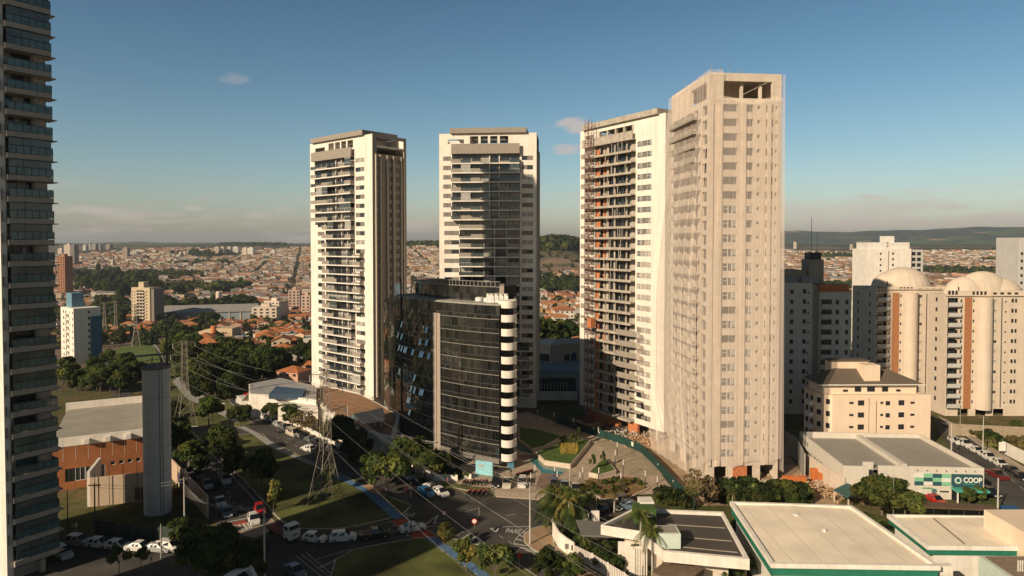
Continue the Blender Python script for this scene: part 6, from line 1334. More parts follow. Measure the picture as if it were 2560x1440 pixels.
tree_proto('dark', 'broadleaf_tree', 12, 3.0, 4.2, 18, 2.0, .36, 3800, [LD, LM, LD], 3, .35, .9)
tree_proto('dark2', 'broadleaf_tree', 11, 2.6, 4.6, 20, 1.9, .36, 3800, [LD, LM, LO], 4, .35, .85)
tree_proto('tall', 'eucalyptus_tree', 15, 5.0, 2.6, 16, 1.6, .34, 2600, [LD, LM, LO], 5, .25, 1.2)
tree_proto('sapling', 'young_tree', 5, 2.2, 1.3, 9, .62, .15, 900, [LO, LM], 6, .08)
tree_proto('vase', 'young_tree', 6, 2.3, 1.9, 14, .75, .17, 1500, [LO, LY, LM], 7, .10, 1.1)
tree_proto('brown', 'street_tree', 6, 2.2, 2.4, 12, 1.1, .17, 1300, [LB, LO, LB], 8, .12)
tree_proto('wide', 'spreading_tree', 8, 3.2, 5.6, 26, 1.7, .26, 5200, [LO, LM, LO], 9, .3, .55, 7.6)
tree_proto('bush', 'bush', 2.2, .25, 1.2, 7, .75, .17, 1100, [LM, LD, LO], 10, .06); PROTO['bush']['category'] = 'bush'
tree_proto('bushb', 'bush', 1.6, .2, 1.2, 7, .6, .16, 700, [LY, LB, LO], 12, .05); PROTO['bushb']['category'] = 'bush'
def palm_proto(key, h, fl, nf, seed, mats):
    t = link('palm_tree', None); t['category'] = 'palm tree'; rr = random.Random(seed); b = MB(); b.tube((0,0,-.2), (.1,.05,h*.5), .17, .13, 8); b.tube((.1,.05,h*.5), (.15,0,h), .13, .10, 8); b.build('trunk', POLEC, t)
    v = []; f = []; mi = []
    for k in range(nf):
        a = k*2.4+rr.uniform(-.2,.2); up = rr.uniform(.15, 1.25); L_ = fl*rr.uniform(.8, 1.1); N_ = 9; pts = []
        for i in range(N_+1):
            s = i/N_; x = L_*s*math.cos(up)*(1-.1*s); z = L_*(s*math.sin(up)-s*s*(.55+.35*math.cos(up))); pts.append(Vector((.15+x*math.cos(a), x*math.sin(a), h+z)))
        side = Vector((-math.sin(a), math.cos(a), 0)); m_ = rr.randrange(len(mats))
        for i in range(N_):
            for sgn in (-1, 1):
                for q in (0, .5):
                    p = pts[i].lerp(pts[i+1], q); w = .75*(1-.6*(i/N_))*fl/3; tip = p+side*sgn*w+(pts[i+1]-pts[i])*.9+Vector((0,0,-w*.75)); e_ = (pts[i+1]-pts[i])*.42
                    n0 = len(v); v += [tuple(p), tuple(p+e_), tuple(tip)]; f.append((n0, n0+1, n0+2)); mi.append(m_)
    me_ = bpy.data.meshes.new('fronds'); me_.from_pydata(v, [], f); [me_.materials.append(m) for m in mats]; me_.polygons.foreach_set('material_index', mi); me_.update(); link('fronds', me_, t); PROTO[key] = t
palm_proto('palm', 7.0, 3.2, 22, 1, [LM, LO, LM]); palm_proto('palmlow', 1.4, 2.4, 26, 2, [LM, LO, LD]); palm_proto('palmyel', 5.2, 2.8, 20, 3, [LM, LY, LO])
USED = {}; NATH = {'broad':8,'broad2':8.5,'dark':12,'dark2':11,'tall':15,'sapling':5,'vase':6,'brown':6,'wide':8,'bush':2.2,'bushb':1.6,'palm':8,'palmlow':2.6,'palmyel':6.2}
def plant(kind, px, py, h, label=None, group=None, wide=1.0, p=None):
    pr = PROTO[kind]; key = 'k_'+kind; p = p or GT(px, py)
    if key not in USED: USED[key] = 1; o = pr
    else: o = copy_tree(pr)
    s = h/NATH[kind]; o.location = p; o.rotation_euler = (0,0,R.uniform(0,6.28)); o.scale = (s*wide, s*wide, s)
    o['label'] = label; 
    if group: o['group'] = group
    elif 'group' in o: del o['group']
    return o
for a in (
 ('vase',684,1283,6.2,'lone vase shaped young tree on the lawn beside the red car'),('broad2',566,1168,8.2,'leafy tree on the lawn behind the brown path patch'),('broad',548,1150,8,'tree at the upper tip of the shaded lawn'),('dark2',590,1196,6.5,'dark tree between the path patch and the lawn shadows'),('dark2',655,1216,7.6,'dark round tree in the middle of the striped lawn'),('broad',628,1203,5.5,'small dark tree left of the round dark lawn tree'),
 ('sapling',823,1232,6,'young tree growing inside the pylon base'),('broad',522,1066,8.4,'wide leafy tree where the footpath meets the cross street'),('broad2',600,1068,6.5,'tree by the crossing just before the delivery truck'),('bush',432,1046,5,'bushy tree just right of the tank tower'),
 ('broad2',470,1178,7,'olive tree overhanging the parked cars of the left street'),('broad',447,1140,8.5,'tree filling the gap between tank tower and left street'),('broad2',436,1110,7,'tree at the top of the left street kerb'),('broad',497,1196,5,'low tree among the parked cars of the left street'),
 ('broad2',700,1062,6,'street tree before the blue edged shop'),('broad',726,1068,6.3,'street tree beside the white van'),('brown',765,1086,6.4,'thin brownish street tree against the podium wall'),('brown',745,1076,5.2,'half bare tree between the two avenue street trees'),('broad2',682,1052,5.5,'street tree nearest the delivery yard'),
 ('dark2',845,1118,7.5,'dark tree against the podium wall right of the pylon'),('dark',868,1150,8.5,'dark tree above the shaded parked cars'),('dark2',905,1165,8,'dark tree over the low white piers'),('broad',935,1222,7.6,'left tree of the leafy pair beside the cycle path'),('broad2',968,1245,8.8,'right leafy tree on a dark trunk above the soil patch'),('broad',1005,1180,7.5,'tree in front of the garage wall'),('broad2',1035,1190,8.6,'large street tree beneath the black glass block'),('wide',1062,1203,7.2,'spreading street tree over the silver van'),
 ('vase',1112,1384,5,'slim young tree beside the blue cycle path'),('vase',1166,1432,5.6,'young tree right of the blue cycle path end'),('broad2',1238,1455,6,'leafy tree at the bottom between cycle path and road'),('broad',1372,1462,5.5,'leafy tree at the bottom edge below the tan pavement'),('broad2',1440,1470,5,'leafy shrub tree in the bottom edge by the slat fence'),
 ('palm',1457,1302,6.0,'tall palm behind the white gate pier'),('palm',1492,1300,5.6,'palm right of the white gate pier'),('palmyel',1535,1282,5.2,'palm with yellowing fronds in front of the dry garden'),('palm',1600,1432,9.5,'tallest queen palm in front of the corrugated roof'),('palm',1632,1460,8.5,'queen palm at the bottom left corner of the clinic'),('palmlow',1455,1378,3.6,'low fan palm inside the cream garden wall'),('palmlow',1527,1392,3.4,'low fan palm before the clinic piers'),('palmyel',1478,1292,4.4,'short palm behind the gate'),
 ('bush',1512,1418,3,'round shrub in the clinic garden left of the queen palm'),('bush',1540,1432,2.8,'round shrub in the clinic garden nearest the fence'),('bush',1488,1400,2.6,'small shrub beside the clinic drive'),('palmlow',1815,1448,4.4,'palm clump at the bottom below the clinic roof'),('palmlow',1860,1446,4.2,'palm clump between clinic roof and large hall'),('palmlow',1850,1340,3.6,'palm in the gap between clinic and large hall'),
 ('brown',1742,1272,7.6,'half bare grey tree at the end of the green hoarding'),('brown',1768,1266,5.5,'small bare tree right of the hoarding end'),('bush',1665,1266,4,'dark shrub mass behind the clinic roof'),('bush',1700,1268,3.4,'shrub at the foot of the hoarding end'),('palmyel',1830,1272,3.8,'yellowish palm at the left end of the dark hedge'),
 ('wide',2205,1288,7.8,'wide olive crowned tree before the supermarket wall'),('wide',2262,1296,5.6,'lower half of the olive canopy near the yellow chevrons'),('palmlow',2165,1330,4,'palm in the gap between the two white roofed halls'),('palmlow',2190,1342,3.6,'dark palm beside the pavilion fascia'),('broad',2422,1262,3.4,'small round tree at the supermarket entrance'),('broad',2450,1256,3.2,'second small round tree at the supermarket entrance, nearest the street'),
 ('dark',560,1470,9,'large dark tree mass at the bottom left of the crossing'),('dark2',500,1450,8,'dark tree left of the big bottom tree mass'),('dark2',615,1480,7,'dark tree right of the big bottom tree mass'),('broad',450,1370,5,'small olive tree beside the tall sunlit pole'),('sapling',298,1445,5.2,'forked young tree in front of the parked white cars'),('sapling',352,1430,4,'sapling near the person on the pavement'),
 ('sapling',1432,1128,4.6,'thin bare sapling in the large planter',.55),('sapling',1446,1118,5.2,'taller sapling in the large planter',.5),('sapling',1482,1188,4.8,'sapling left of the triangular lawn',.5),('sapling',1507,1172,4.2,'sapling on the triangular lawn',.45),('sapling',1408,1122,3.6,'dark sapling at the shaded planter edge'),
 ('bush',2000,1252,3.6,'round dark bush at the right end of the long hedge'),('broad',2540,1090,4,'small tree on the grass bank at the right edge'),('bush',2500,1120,3,'bush beside the white wall at the right edge'),('bush',2470,1100,3,'bush on the bank above the parked white cars')):
    plant(*a[:5], None, a[5] if len(a) > 5 else 1.0)
def zone(poly, n, kinds, hmin, hmax, label, group, ter=True, seed=1):
    rr = random.Random(seed); xs = [p[0] for p in poly]; ys = [p[1] for p in poly]; out = 0; tries = 0; pts = []; made = []
    while out < n and tries < n*60:
        tries += 1; x, y = rr.uniform(min(xs), max(xs)), rr.uniform(min(ys), max(ys)); ins = False; j = len(poly)-1
        for i in range(len(poly)):
            if (poly[i][1] > y) != (poly[j][1] > y) and x < (poly[j][0]-poly[i][0])*(y-poly[i][1])/(poly[j][1]-poly[i][1])+poly[i][0]: ins = not ins
            j = i
        if not ins: continue
        p = GT(x, y)
        if any((p-q).length < hmin*.33 for q in pts): continue
        pts.append(p); k = rr.choice(kinds); made.append((x, plant(k, x, y, rr.uniform(hmin, hmax), label, group, p=p))); out += 1
    if out <= 24:
        for i, (x, o) in enumerate(sorted(made, key=lambda q: q[0])): o['label'] = ORD[i]+' '+label+', from the left'
zone([(1375,1290),(1380,1322),(1425,1330),(1440,1300),(1420,1270)], 11, ['palmlow','palmyel','palmlow'], 4.2, 7.0, 'palm in the dense clump by the clinic wall corner', 'corner palm clump', seed=2)
zone([(500,1005),(480,960),(520,920),(570,900),(640,915),(700,925),(690,950),(630,962),(600,995),(570,1012)], 34, ['dark','dark2','dark'], 9, 12.5, 'dense dark tree in the belt above the avenue', 'dark tree belt above the avenue', seed=3)
zone([(600,915),(700,905),(790,905),(790,925),(700,935),(620,940)], 14, ['dark','broad2'], 7, 10, 'tree in the belt below the orange roofs', 'trees below the orange roofs', seed=4)
zone([(155,935),(240,935),(300,915),(345,935),(350,985),(345,1000),(155,990)], 26, ['broad2','dark2','broad'], 6, 9.5, 'leafy tree behind the sports hall', 'trees behind the sports hall', seed=5)
zone([(405,870),(440,858),(495,880),(505,905),(470,950),(440,930),(418,890)], 20, ['broad2','dark2','broad'], 8, 12, 'tree along the park footpath', 'trees along the park footpath', seed=6)
zone([(232,840),(330,830),(325,862),(285,880),(240,890)], 16, ['dark','broad2','dark2'], 8, 12, 'tree at the far end of the park', 'trees at the far end of the park', seed=7)
zone([(380,850),(400,832),(470,832),(500,850),(440,862)], 12, ['dark','dark2'], 9, 13, 'tree between the beige tower and the office block', 'trees right of the beige tower', seed=8)
zone([(240,770),(318,765),(318,825),(245,830)], 22, ['dark','tall','dark2'], 12, 18, 'tree of the wood left of the beige tower', 'wood left of the beige tower', seed=9)
zone([(395,812),(560,815),(560,832),(480,838),(395,825)], 14, ['dark','dark2'], 9, 13, 'tree in front of the long warehouse', 'trees before the long warehouse', seed=10)
zone([(385,778),(640,762),(640,786),(385,796)], 24, ['dark','dark2'], 13, 18, 'tree in the row behind the long warehouse', 'trees behind the long warehouse', seed=11)
zone([(170,700),(260,690),(345,700),(360,725),(480,752),(330,755),(175,752)], 36, ['dark','tall','dark2'], 18, 30, 'tall tree of the dark grove beyond the park', 'dark grove beyond the park', seed=12)
zone([(1790,1262),(2020,1262),(2010,1250),(1800,1248)], 20, ['bush','dark2'], 3.2, 4.8, 'dark shrub of the thick hedge behind the large hall', 'hedge behind the large hall', seed=13)
zone([(1445,1205),(1530,1202),(1600,1205),(1620,1232),(1500,1240),(1450,1232)], 16, ['bushb','bush','bushb'], .9, 1.9, 'dry shrub in the garden bed behind the parked cars', 'garden bed shrubs', seed=14)
zone([(2370,1080),(2450,1085),(2600,1100),(2600,1160),(2500,1125),(2420,1090)], 16, ['bush','bushb'], 1.6, 3, 'shrub on the grass bank at the right', 'shrubs on the right bank', seed=15)
zone([(1090,1168),(1150,1190),(1175,1196),(1140,1200),(1090,1188)], 12, ['bush'], 1.4, 2, 'hedge shrub behind the low white wall', 'hedge shrubs by the low white wall', seed=16)
zone([(1350,790),(1440,790),(1440,850),(1350,850)], 8, ['bush','broad'], 4, 6, 'garden tree among the houses between the towers', 'garden trees between the towers', seed=17)
zone([(1350,727),(1445,727),(1445,742),(1350,742)], 26, ['dark','dark2'], 14, 18, 'tree of the dark row by the ferris wheel', 'dark row by the ferris wheel', seed=18)
zone([(590,870),(780,860),(780,900),(600,900)], 14, ['broad','bush','dark2'], 4, 7, 'garden tree among the orange roofed houses', 'garden trees among the houses', seed=19)
# ================================================================== vehicles
RUB = mat('tyre_rubber', (.02,.02,.02), .9); RIM = mat('wheel_rim', (.35,.35,.36), .4, metal=.7); CGL = glass('car_glass', (.012,.014,.016), .05); LMP = mat('headlight_glass', (.6,.6,.58), .2); TLM = mat('taillight_red', (.35,.02,.015), .3)
CC = {'white': (.62,.60,.56), 'silver': (.34,.35,.35), 'black': (.014,.014,.016), 'red': (.38,.02,.015), 'blue': (.02,.12,.26), 'grey': (.12,.125,.13), 'beige': (.52,.46,.36), 'darkred': (.13,.015,.015), 'bluegrey': (.10,.15,.19)}
def paint(c): return mat('car_paint_'+c, CC[c], .28, var=.04, spec=.7)
BT = {   # stations: x, belt z, roof z (None = no cabin), half width
 'sedan': ([(-2.2,.72,None,.80),(-2.05,.93,None,.86),(-1.5,.97,None,.88),(-.85,.95,1.40,.88),(.35,.92,1.43,.88),(1.15,.90,None,.87),(2.0,.74,None,.84),(2.22,.52,None,.76)], 1.35),
 'hatch': ([(-1.95,.75,None,.80),(-1.85,.96,None,.84),(-1.45,.97,1.45,.85),(.2,.93,1.49,.86),(1.05,.92,None,.85),(1.75,.76,None,.82),(1.98,.52,None,.74)], 1.2),
 'suv': ([(-2.15,.85,None,.84),(-2.05,1.06,None,.88),(-1.75,1.08,1.62,.90),(.35,1.05,1.66,.90),(1.1,1.03,None,.90),(1.95,.88,None,.87),(2.18,.60,None,.78)], 1.3),
 'pickup': ([(-2.55,.95,None,.86),(-2.5,1.02,None,.88),(-.75,1.02,None,.90),(-.65,1.02,1.66,.90),(.5,1.0,1.68,.90),(1.25,1.0,None,.90),(2.2,.88,None,.88),(2.45,.6,None,.8)], 1.55),
 'van': ([(-2.3,1.1,None,.88),(-2.25,1.15,None,.92),(-2.15,1.15,1.95,.93),(1.2,1.1,1.98,.93),(2.0,1.05,None,.92),(2.25,.8,None,.86)], 1.45)}
CPROT = {}
def car_proto(kind, col):
    if (kind, col) in CPROT: return CPROT[(kind, col)]
    st, ax = BT[kind]; t = link('car', None); t['category'] = {'suv': 'car', 'pickup': 'pickup truck', 'van': 'van'}.get(kind, 'car')
    b = MB(); g = MB(); zl = .22
    for k in range(len(st)-1):
        (x0, b0, r0, w0), (x1, b1, r1, w1) = st[k], st[k+1]
        def sec(x, bz, w): return [(x, -w*.96, zl), (x, -w, bz*.62), (x, -w*.97, bz), (x, w*.97, bz), (x, w, bz*.62), (x, w*.96, zl)]
        A_, B_ = sec(x0, b0, w0), sec(x1, b1, w1)
        for i, j in ((0,1),(1,2),(3,4),(4,5),(5,0)): b.face([A_[i], B_[i], B_[j], A_[j]])
        if r0 is None and r1 is None: b.face([A_[2], B_[2], B_[3], A_[3]])
        else:
            ra, rb = (r0 or b0+.01), (r1 or b1+.01); ta, tb = (w0*.72 if r0 else w0*.93), (w1*.72 if r1 else w1*.93)
            top = [(x0,-ta,ra),(x1,-tb,rb),(x1,tb,rb),(x0,ta,ra)]
            if r0 and r1:
                b.face(top)
                for sg in (-1, 1):
                    n_ = 2 if kind != 'van' else 3
                    for q in range(n_):
                        s0, s1 = q/n_+.04, (q+1)/n_-.03; L0 = Vector((x0+(x1-x0)*s0, sg*w0*.955, b0+.02)); L1 = Vector((x0+(x1-x0)*s1, sg*w1*.955, b1+.02)); T0 = Vector((x0+(x1-x0)*s0, sg*ta*1.025, ra-.07)); T1 = Vector((x0+(x1-x0)*s1, sg*tb*1.025, rb-.07)); g.face([tuple(v+Vector((0,sg*.012,0))) for v in (L0, L1, T1, T0)])
                    b.face([(x0,sg*w0*.97,b0),(x1,sg*w1*.97,b1),(x1,sg*tb,rb),(x0,sg*ta,ra)])
            else:
                g.face([tuple(Vector(v)+Vector((0,0,.004))) for v in top])
                for sg in (-1, 1): b.face([(x0,sg*w0*.97,b0),(x1,sg*w1*.97,b1),(x1,sg*tb,rb),(x0,sg*ta,ra)])
    for s_, rev in ((st[0], 0), (st[-1], 1)): x, bz, _, w = s_; b.face([(x,-w*.96,zl),(x,-w,bz*.62),(x,-w*.97,bz),(x,w*.97,bz),(x,w,bz*.62),(x,w*.96,zl)])
    if kind == 'pickup': g2 = MB(); g2.box(-2.4, -.85, -.72, .72, 1.021, 1.03); g2.build('load_bed', DMET, t)
    body = b.build('body', paint(col), t)
    for p_ in body.data.polygons: p_.use_smooth = False
    g.build('windows', CGL, t)
    for sx in (-1, 1):
        for sy in (-1, 1):
            w = MB(); w.tube((sx*ax, sy*.66, .32), (sx*ax, sy*.89, .32), .33, n=16, m=0); w.tube((sx*ax, sy*.891, .32), (sx*ax, sy*.90, .32), .2, n=10, m=1); w.build('wheel', [RUB, RIM], t)
    xf, bf, _, wf = st[-1]; xr, br, _, wr = st[0]
    for sy in (-1, 1):
        h = MB(); h.box(xf-.22, xf+.015, sy*wf*.72-.16, sy*wf*.72+.16, bf*.86, bf+.13); h.build('headlight', LMP, t); h = MB(); h.box(xr-.015, xr+.12, sy*wr*.80-.12, sy*wr*.80+.12, br*.8, br+.08); h.build('taillight', TLM, t)
    h = MB(); h.box(xf-.01, xf+.02, -.25, .25, .32, .42); h.build('number_plate', ALU, t)
    CPROT[(kind, col)] = t; return t
def veh(kind, col, px, py, dx, dy, label, group=None):
    pr = car_proto(kind, col); key = 'c_'+kind+col; a = GV(px-dx/2, py-dy/2); b_ = GV(px+dx/2, py+dy/2); d = b_-a
    p = GV(px, py); z = .03 if p.y < 210 else HT(p.x, p.y)+.2
    if key not in USED: USED[key] = 1; o = pr
    else: o = copy_tree(pr)
    o.location = (p.x, p.y, z); o.rotation_euler = (0,0,math.atan2(d.y, d.x)); o['label'] = label
    if group: o['group'] = group
    return o
S = 'parked along the kerb'
for a in (('hatch','white',634,1306,14,30,'white hatchback with dark roof on the sunlit crossing'),('hatch','red',649,1281,14,28,'bright red hatchback waiting before the crossing'),('hatch','bluegrey',566,1288,14,28,'blue grey hatchback at the stop line of the left street'),('sedan','white',551,1262,14,30,'white car queuing behind the blue grey hatchback'),('pickup','white',563,1204,14,26,'white pickup driving down the left street'),('hatch','silver',519,1218,14,28,'silver hatchback parked midway down the left street'),('sedan','grey',497,1192,14,26,'dark grey car parked under the left street trees'),('suv','silver',481,1170,12,22,'pale car parked farthest up the left street'),
 ('hatch','white',787,1353,30,4,'white compact at the left end of the cross road queue'),('suv','white',858,1351,30,-2,'white crossover in the middle of the cross road queue'),('pickup','black',938,1344,30,-4,'black pickup between the white cars on the cross road'),('sedan','white',1032,1327,30,-5,'white sedan driving over the red cycle crossing'),('sedan','bluegrey',738,1436,24,18,'dark blue car leaving at the bottom edge'),
 ('van','white',667,1050,-30,-14,'white passenger van at the top of the avenue'),('van','beige',732,1089,30,14,'boxy cream van on the avenue'),('hatch','white',770,1127,-28,-8,'white hatchback alone on the open avenue'),('van','silver',1018,1194,28,20,'silver van coming out from under the street trees'),
 ('sedan','black',683,1058,30,14,'black car parked beside the passenger van'),('hatch','silver',697,1067,30,14,'silver car parked third in the avenue row'),('sedan','grey',711,1073,30,14,'dark grey car parked fourth in the avenue row'),('suv','black',724,1079,28,14,'black crossover parked behind the boxy cream van'),('hatch','silver',746,1090,28,14,'light grey car parked right of the boxy cream van'),('sedan','black',762,1097,28,14,'glossy black car parked in the middle of the avenue row'),('sedan','grey',777,1105,28,14,'grey car parked after the glossy black one'),('suv','black',793,1113,28,14,'black crossover parked left of the pylon'),('sedan','black',812,1122,28,14,'black car parked behind the pylon legs'),('hatch','grey',832,1132,28,14,'grey hatchback parked in shade right of the pylon'),
 ('sedan','black',1052,1213,32,18,'black car parked first below the low white wall'),('sedan','white',1078,1226,32,18,'white sedan parked below the low white wall'),('hatch','white',1102,1238,30,16,'white hatchback parked at the end of the row by the crossing'),('hatch','blue',1065,1238,32,18,'bright blue hatchback driving past the parked white cars'),
 ('suv','black',1240,1213,-3,20,'black crossover parked in the sunny bay by the cyan shop'),('pickup','beige',1268,1214,-3,20,'cream pickup parked between the black and white cars of the bay'),('suv','white',1306,1214,-3,20,'white crossover at the right end of the sunny bay'),('suv','grey',1386,1218,2,20,'dark car behind the palm clump'),('pickup','silver',1411,1223,2,20,'silver pickup with a dark roof parked before the garden bed'),('pickup','beige',1438,1229,4,20,'pickup tailgate showing beside the palms'),
 ('hatch','black',1503,1282,-20,8,'black car parked under the palms beside the gate'),('sedan','black',1532,1270,20,14,'black car parked behind the clinic roof'),('suv','grey',1557,1262,6,18,'dark grey crossover next to the teal one behind the clinic'),('suv','bluegrey',1577,1273,18,2,'teal grey crossover parked behind the clinic roof'),
 ('suv','white',2412,1116,32,16,'white car parked highest on the right street'),('hatch','white',2388,1108,20,10,'small white car at the top of the right street row'),('sedan','white',2441,1132,32,16,'white sedan parked third on the right street'),('suv','white',2471,1149,32,17,'white crossover parked by the bank bush on the right street'),('hatch','white',2500,1165,32,17,'white hatchback last of the white row on the right street'),('sedan','black',2530,1182,32,18,'black sedan parked below the white row at the right edge'),('hatch','black',2552,1198,30,18,'black hatchback cut by the right edge'),('pickup','darkred',2490,1193,-34,-16,'dark red pickup driving up the right street'),
 ('sedan','red',2338,1256,24,12,'red car parked at the supermarket wall beside the chevrons'),('hatch','black',2475,1238,34,16,'black car in the shade of the supermarket entrance'),
 ('suv','silver',197,1362,30,3,'silver crossover first in the dark row beside the big tower'),('hatch','white',250,1367,30,3,'white hatchback second in the dark row at lower left'),('hatch','white',298,1372,30,3,'white hatchback behind the forked young tree'),('sedan','white',350,1376,30,3,'white sedan fourth in the dark row at lower left'),('sedan','silver',396,1378,30,3,'silver sedan fifth in the dark row at lower left'),('suv','white',425,1376,30,3,'sunlit white car beside the tall sunlit pole'),('suv','silver',155,1392,26,16,'silver car half hidden behind the big tower corner')):
    veh(*a)
def truck(px, py, dx, dy, label, bodyc, cargo):
    a = GV(px-dx/2, py-dy/2); b_ = GV(px+dx/2, py+dy/2); d = b_-a; p = GV(px, py); t = thing('truck', label, 'truck', (p.x, p.y, .03), math.atan2(d.y, d.x))
    b = MB(); b.prism([(1.6,-1.05),(3.2,-1.05),(3.35,-.85),(3.35,.85),(3.2,1.05),(1.6,1.05)], .55, 2.0); b.prism([(1.6,-1.03),(3.05,-1.0),(3.05,1.0),(1.6,1.03)], 2.0, 2.75); b.build('cab', bodyc, t)
    g = MB(); g.box(3.06, 3.09, -.9, .9, 2.02, 2.65); g.box(1.9, 2.8, -1.06, -1.035, 2.02, 2.6); g.box(1.9, 2.8, 1.035, 1.06, 2.02, 2.6); g.build('windows', CGL, t)
    b = MB(); b.box(-3.3, 1.45, -1.1, 1.1, .95, 1.15)
    if cargo == 'box': b.box(-3.3, 1.4, -1.1, 1.1, 1.15, 3.0)
    else:
        for s_ in (-1.1, 1.04): b.box(-3.3, 1.4, s_, s_+.06, 1.15, 1.6)
        b.box(1.36, 1.44, -1.04, 1.04, 1.15, 2.1)
    b.build('cargo_body', bodyc if cargo == 'box' else mat('truck_bed_red', (.22,.08,.06), .8), t); b = MB(); b.box(-3.2, 3.2, -.4, .4, .6, .9); b.build('chassis', DMET, t)
    for x in (-2.1, 2.4):
        for sy in (-1, 1): w = MB(); w.tube((x, sy*.75, .45), (x, sy*1.08, .45), .46, n=16); w.build('wheel', RUB, t)
    for sy in (-1, 1): h = MB(); h.box(3.34, 3.38, sy*.7-.15, sy*.7+.15, .75, 1.0); h.build('headlight', LMP, t)
    h = MB(); h.box(3.351, 3.37, -.6, .6, 1.15, 1.35); h.build('grille', DMET, t)
truck(708, 1342, 20, 9, 'flatbed truck with white cab turning at the shaded crossing', paint('white'), 'bed')
truck(606, 1016, -14, -10, 'small white box truck at the top of the avenue', paint('white'), 'box'); truck(627, 1010, 14, 8, 'red truck beside the white box truck', paint('red'), 'box'); veh('van', 'red', 577, 992, -8, -10, 'red and white ambulance like van far up the avenue')
def moto_proto():
    t = link('motorcycle', None); t['category'] = 'motorcycle'
    for x in (-.65, .65):
        w = MB(); n_ = 14
        for k in range(n_): a0, a1 = 2*math.pi*k/n_, 2*math.pi*(k+1)/n_; w.tube((x+.28*math.cos(a0),0,.31+.28*math.sin(a0)), (x+.28*math.cos(a1),0,.31+.28*math.sin(a1)), .05, n=5, cap=False)
        w.tube((x,-.05,.31),(x,.05,.31), .07, n=8); w.build('wheel', RUB, t)
    b = MB(); b.tube((.65,0,.31),(.42,0,.95), .04, n=6); b.tube((.42,0,.85),(-.1,0,.55), .06, n=6); b.tube((-.1,0,.55),(-.65,0,.31), .04, n=6); b.box(-.2,.25,-.12,.12,.3,.58); b.build('frame', DMET, t)
    b = MB(); b.tube((.35,0,.85),(-.05,0,.78), .15, .12, n=10); b.build('fuel_tank', paint('red'), t); b = MB(); b.tube((-.05,0,.78),(-.7,0,.85), .11, .07, n=8); b.build('seat', RUB, t)
    b = MB(); b.tube((.38,-.33,1.02),(.42,0,.97), .02, n=5); b.tube((.42,0,.97),(.38,.33,1.02), .02, n=5); b.build('handlebar', STEEL, t); b = MB(); b.tube((.5,0,.85),(.6,0,.85), .09, n=10); b.build('headlight', LMP, t); return t
mp_ = moto_proto(); MU = {}
rr = random.Random(6)
for k in range(13): x, y = 1168+k*4.2, 1243-(k % 3)*3+rr.uniform(-1,1); place(mp_, MU, (*G(x, y), .17), 1.3+rr.uniform(-.2,.2), ORD[k]+' motorcycle in the dark rank by the zebra markings, from the left', 'motorcycle rank at the crossing')
for k in range(12): x, y = 1293+k*3.2, 1196-k*.9; place(mp_, MU, (*G(x, y), .17), .9+rr.uniform(-.2,.2), ORD[k]+' motorcycle parked in the rank beside the dark shop wall, from the left', 'motorcycle rank beside the glass block')
for k in range(8): x, y = 1160+k*8, 1213+rr.uniform(-1,1); place(mp_, MU, (*G(x, y), .17), 1.2+rr.uniform(-.3,.3), ORD[k]+' motorcycle parked between saplings in front of the cyan shop, from the left', 'motorcycles in front of the cyan shop')
place(mp_, MU, (*G(692, 1083), .03), -.5, 'single motorcycle riding down the avenue'); place(mp_, MU, (*G(1338, 1296), .03), 1.5, 'lone motorcycle crossing the sunlit side street')
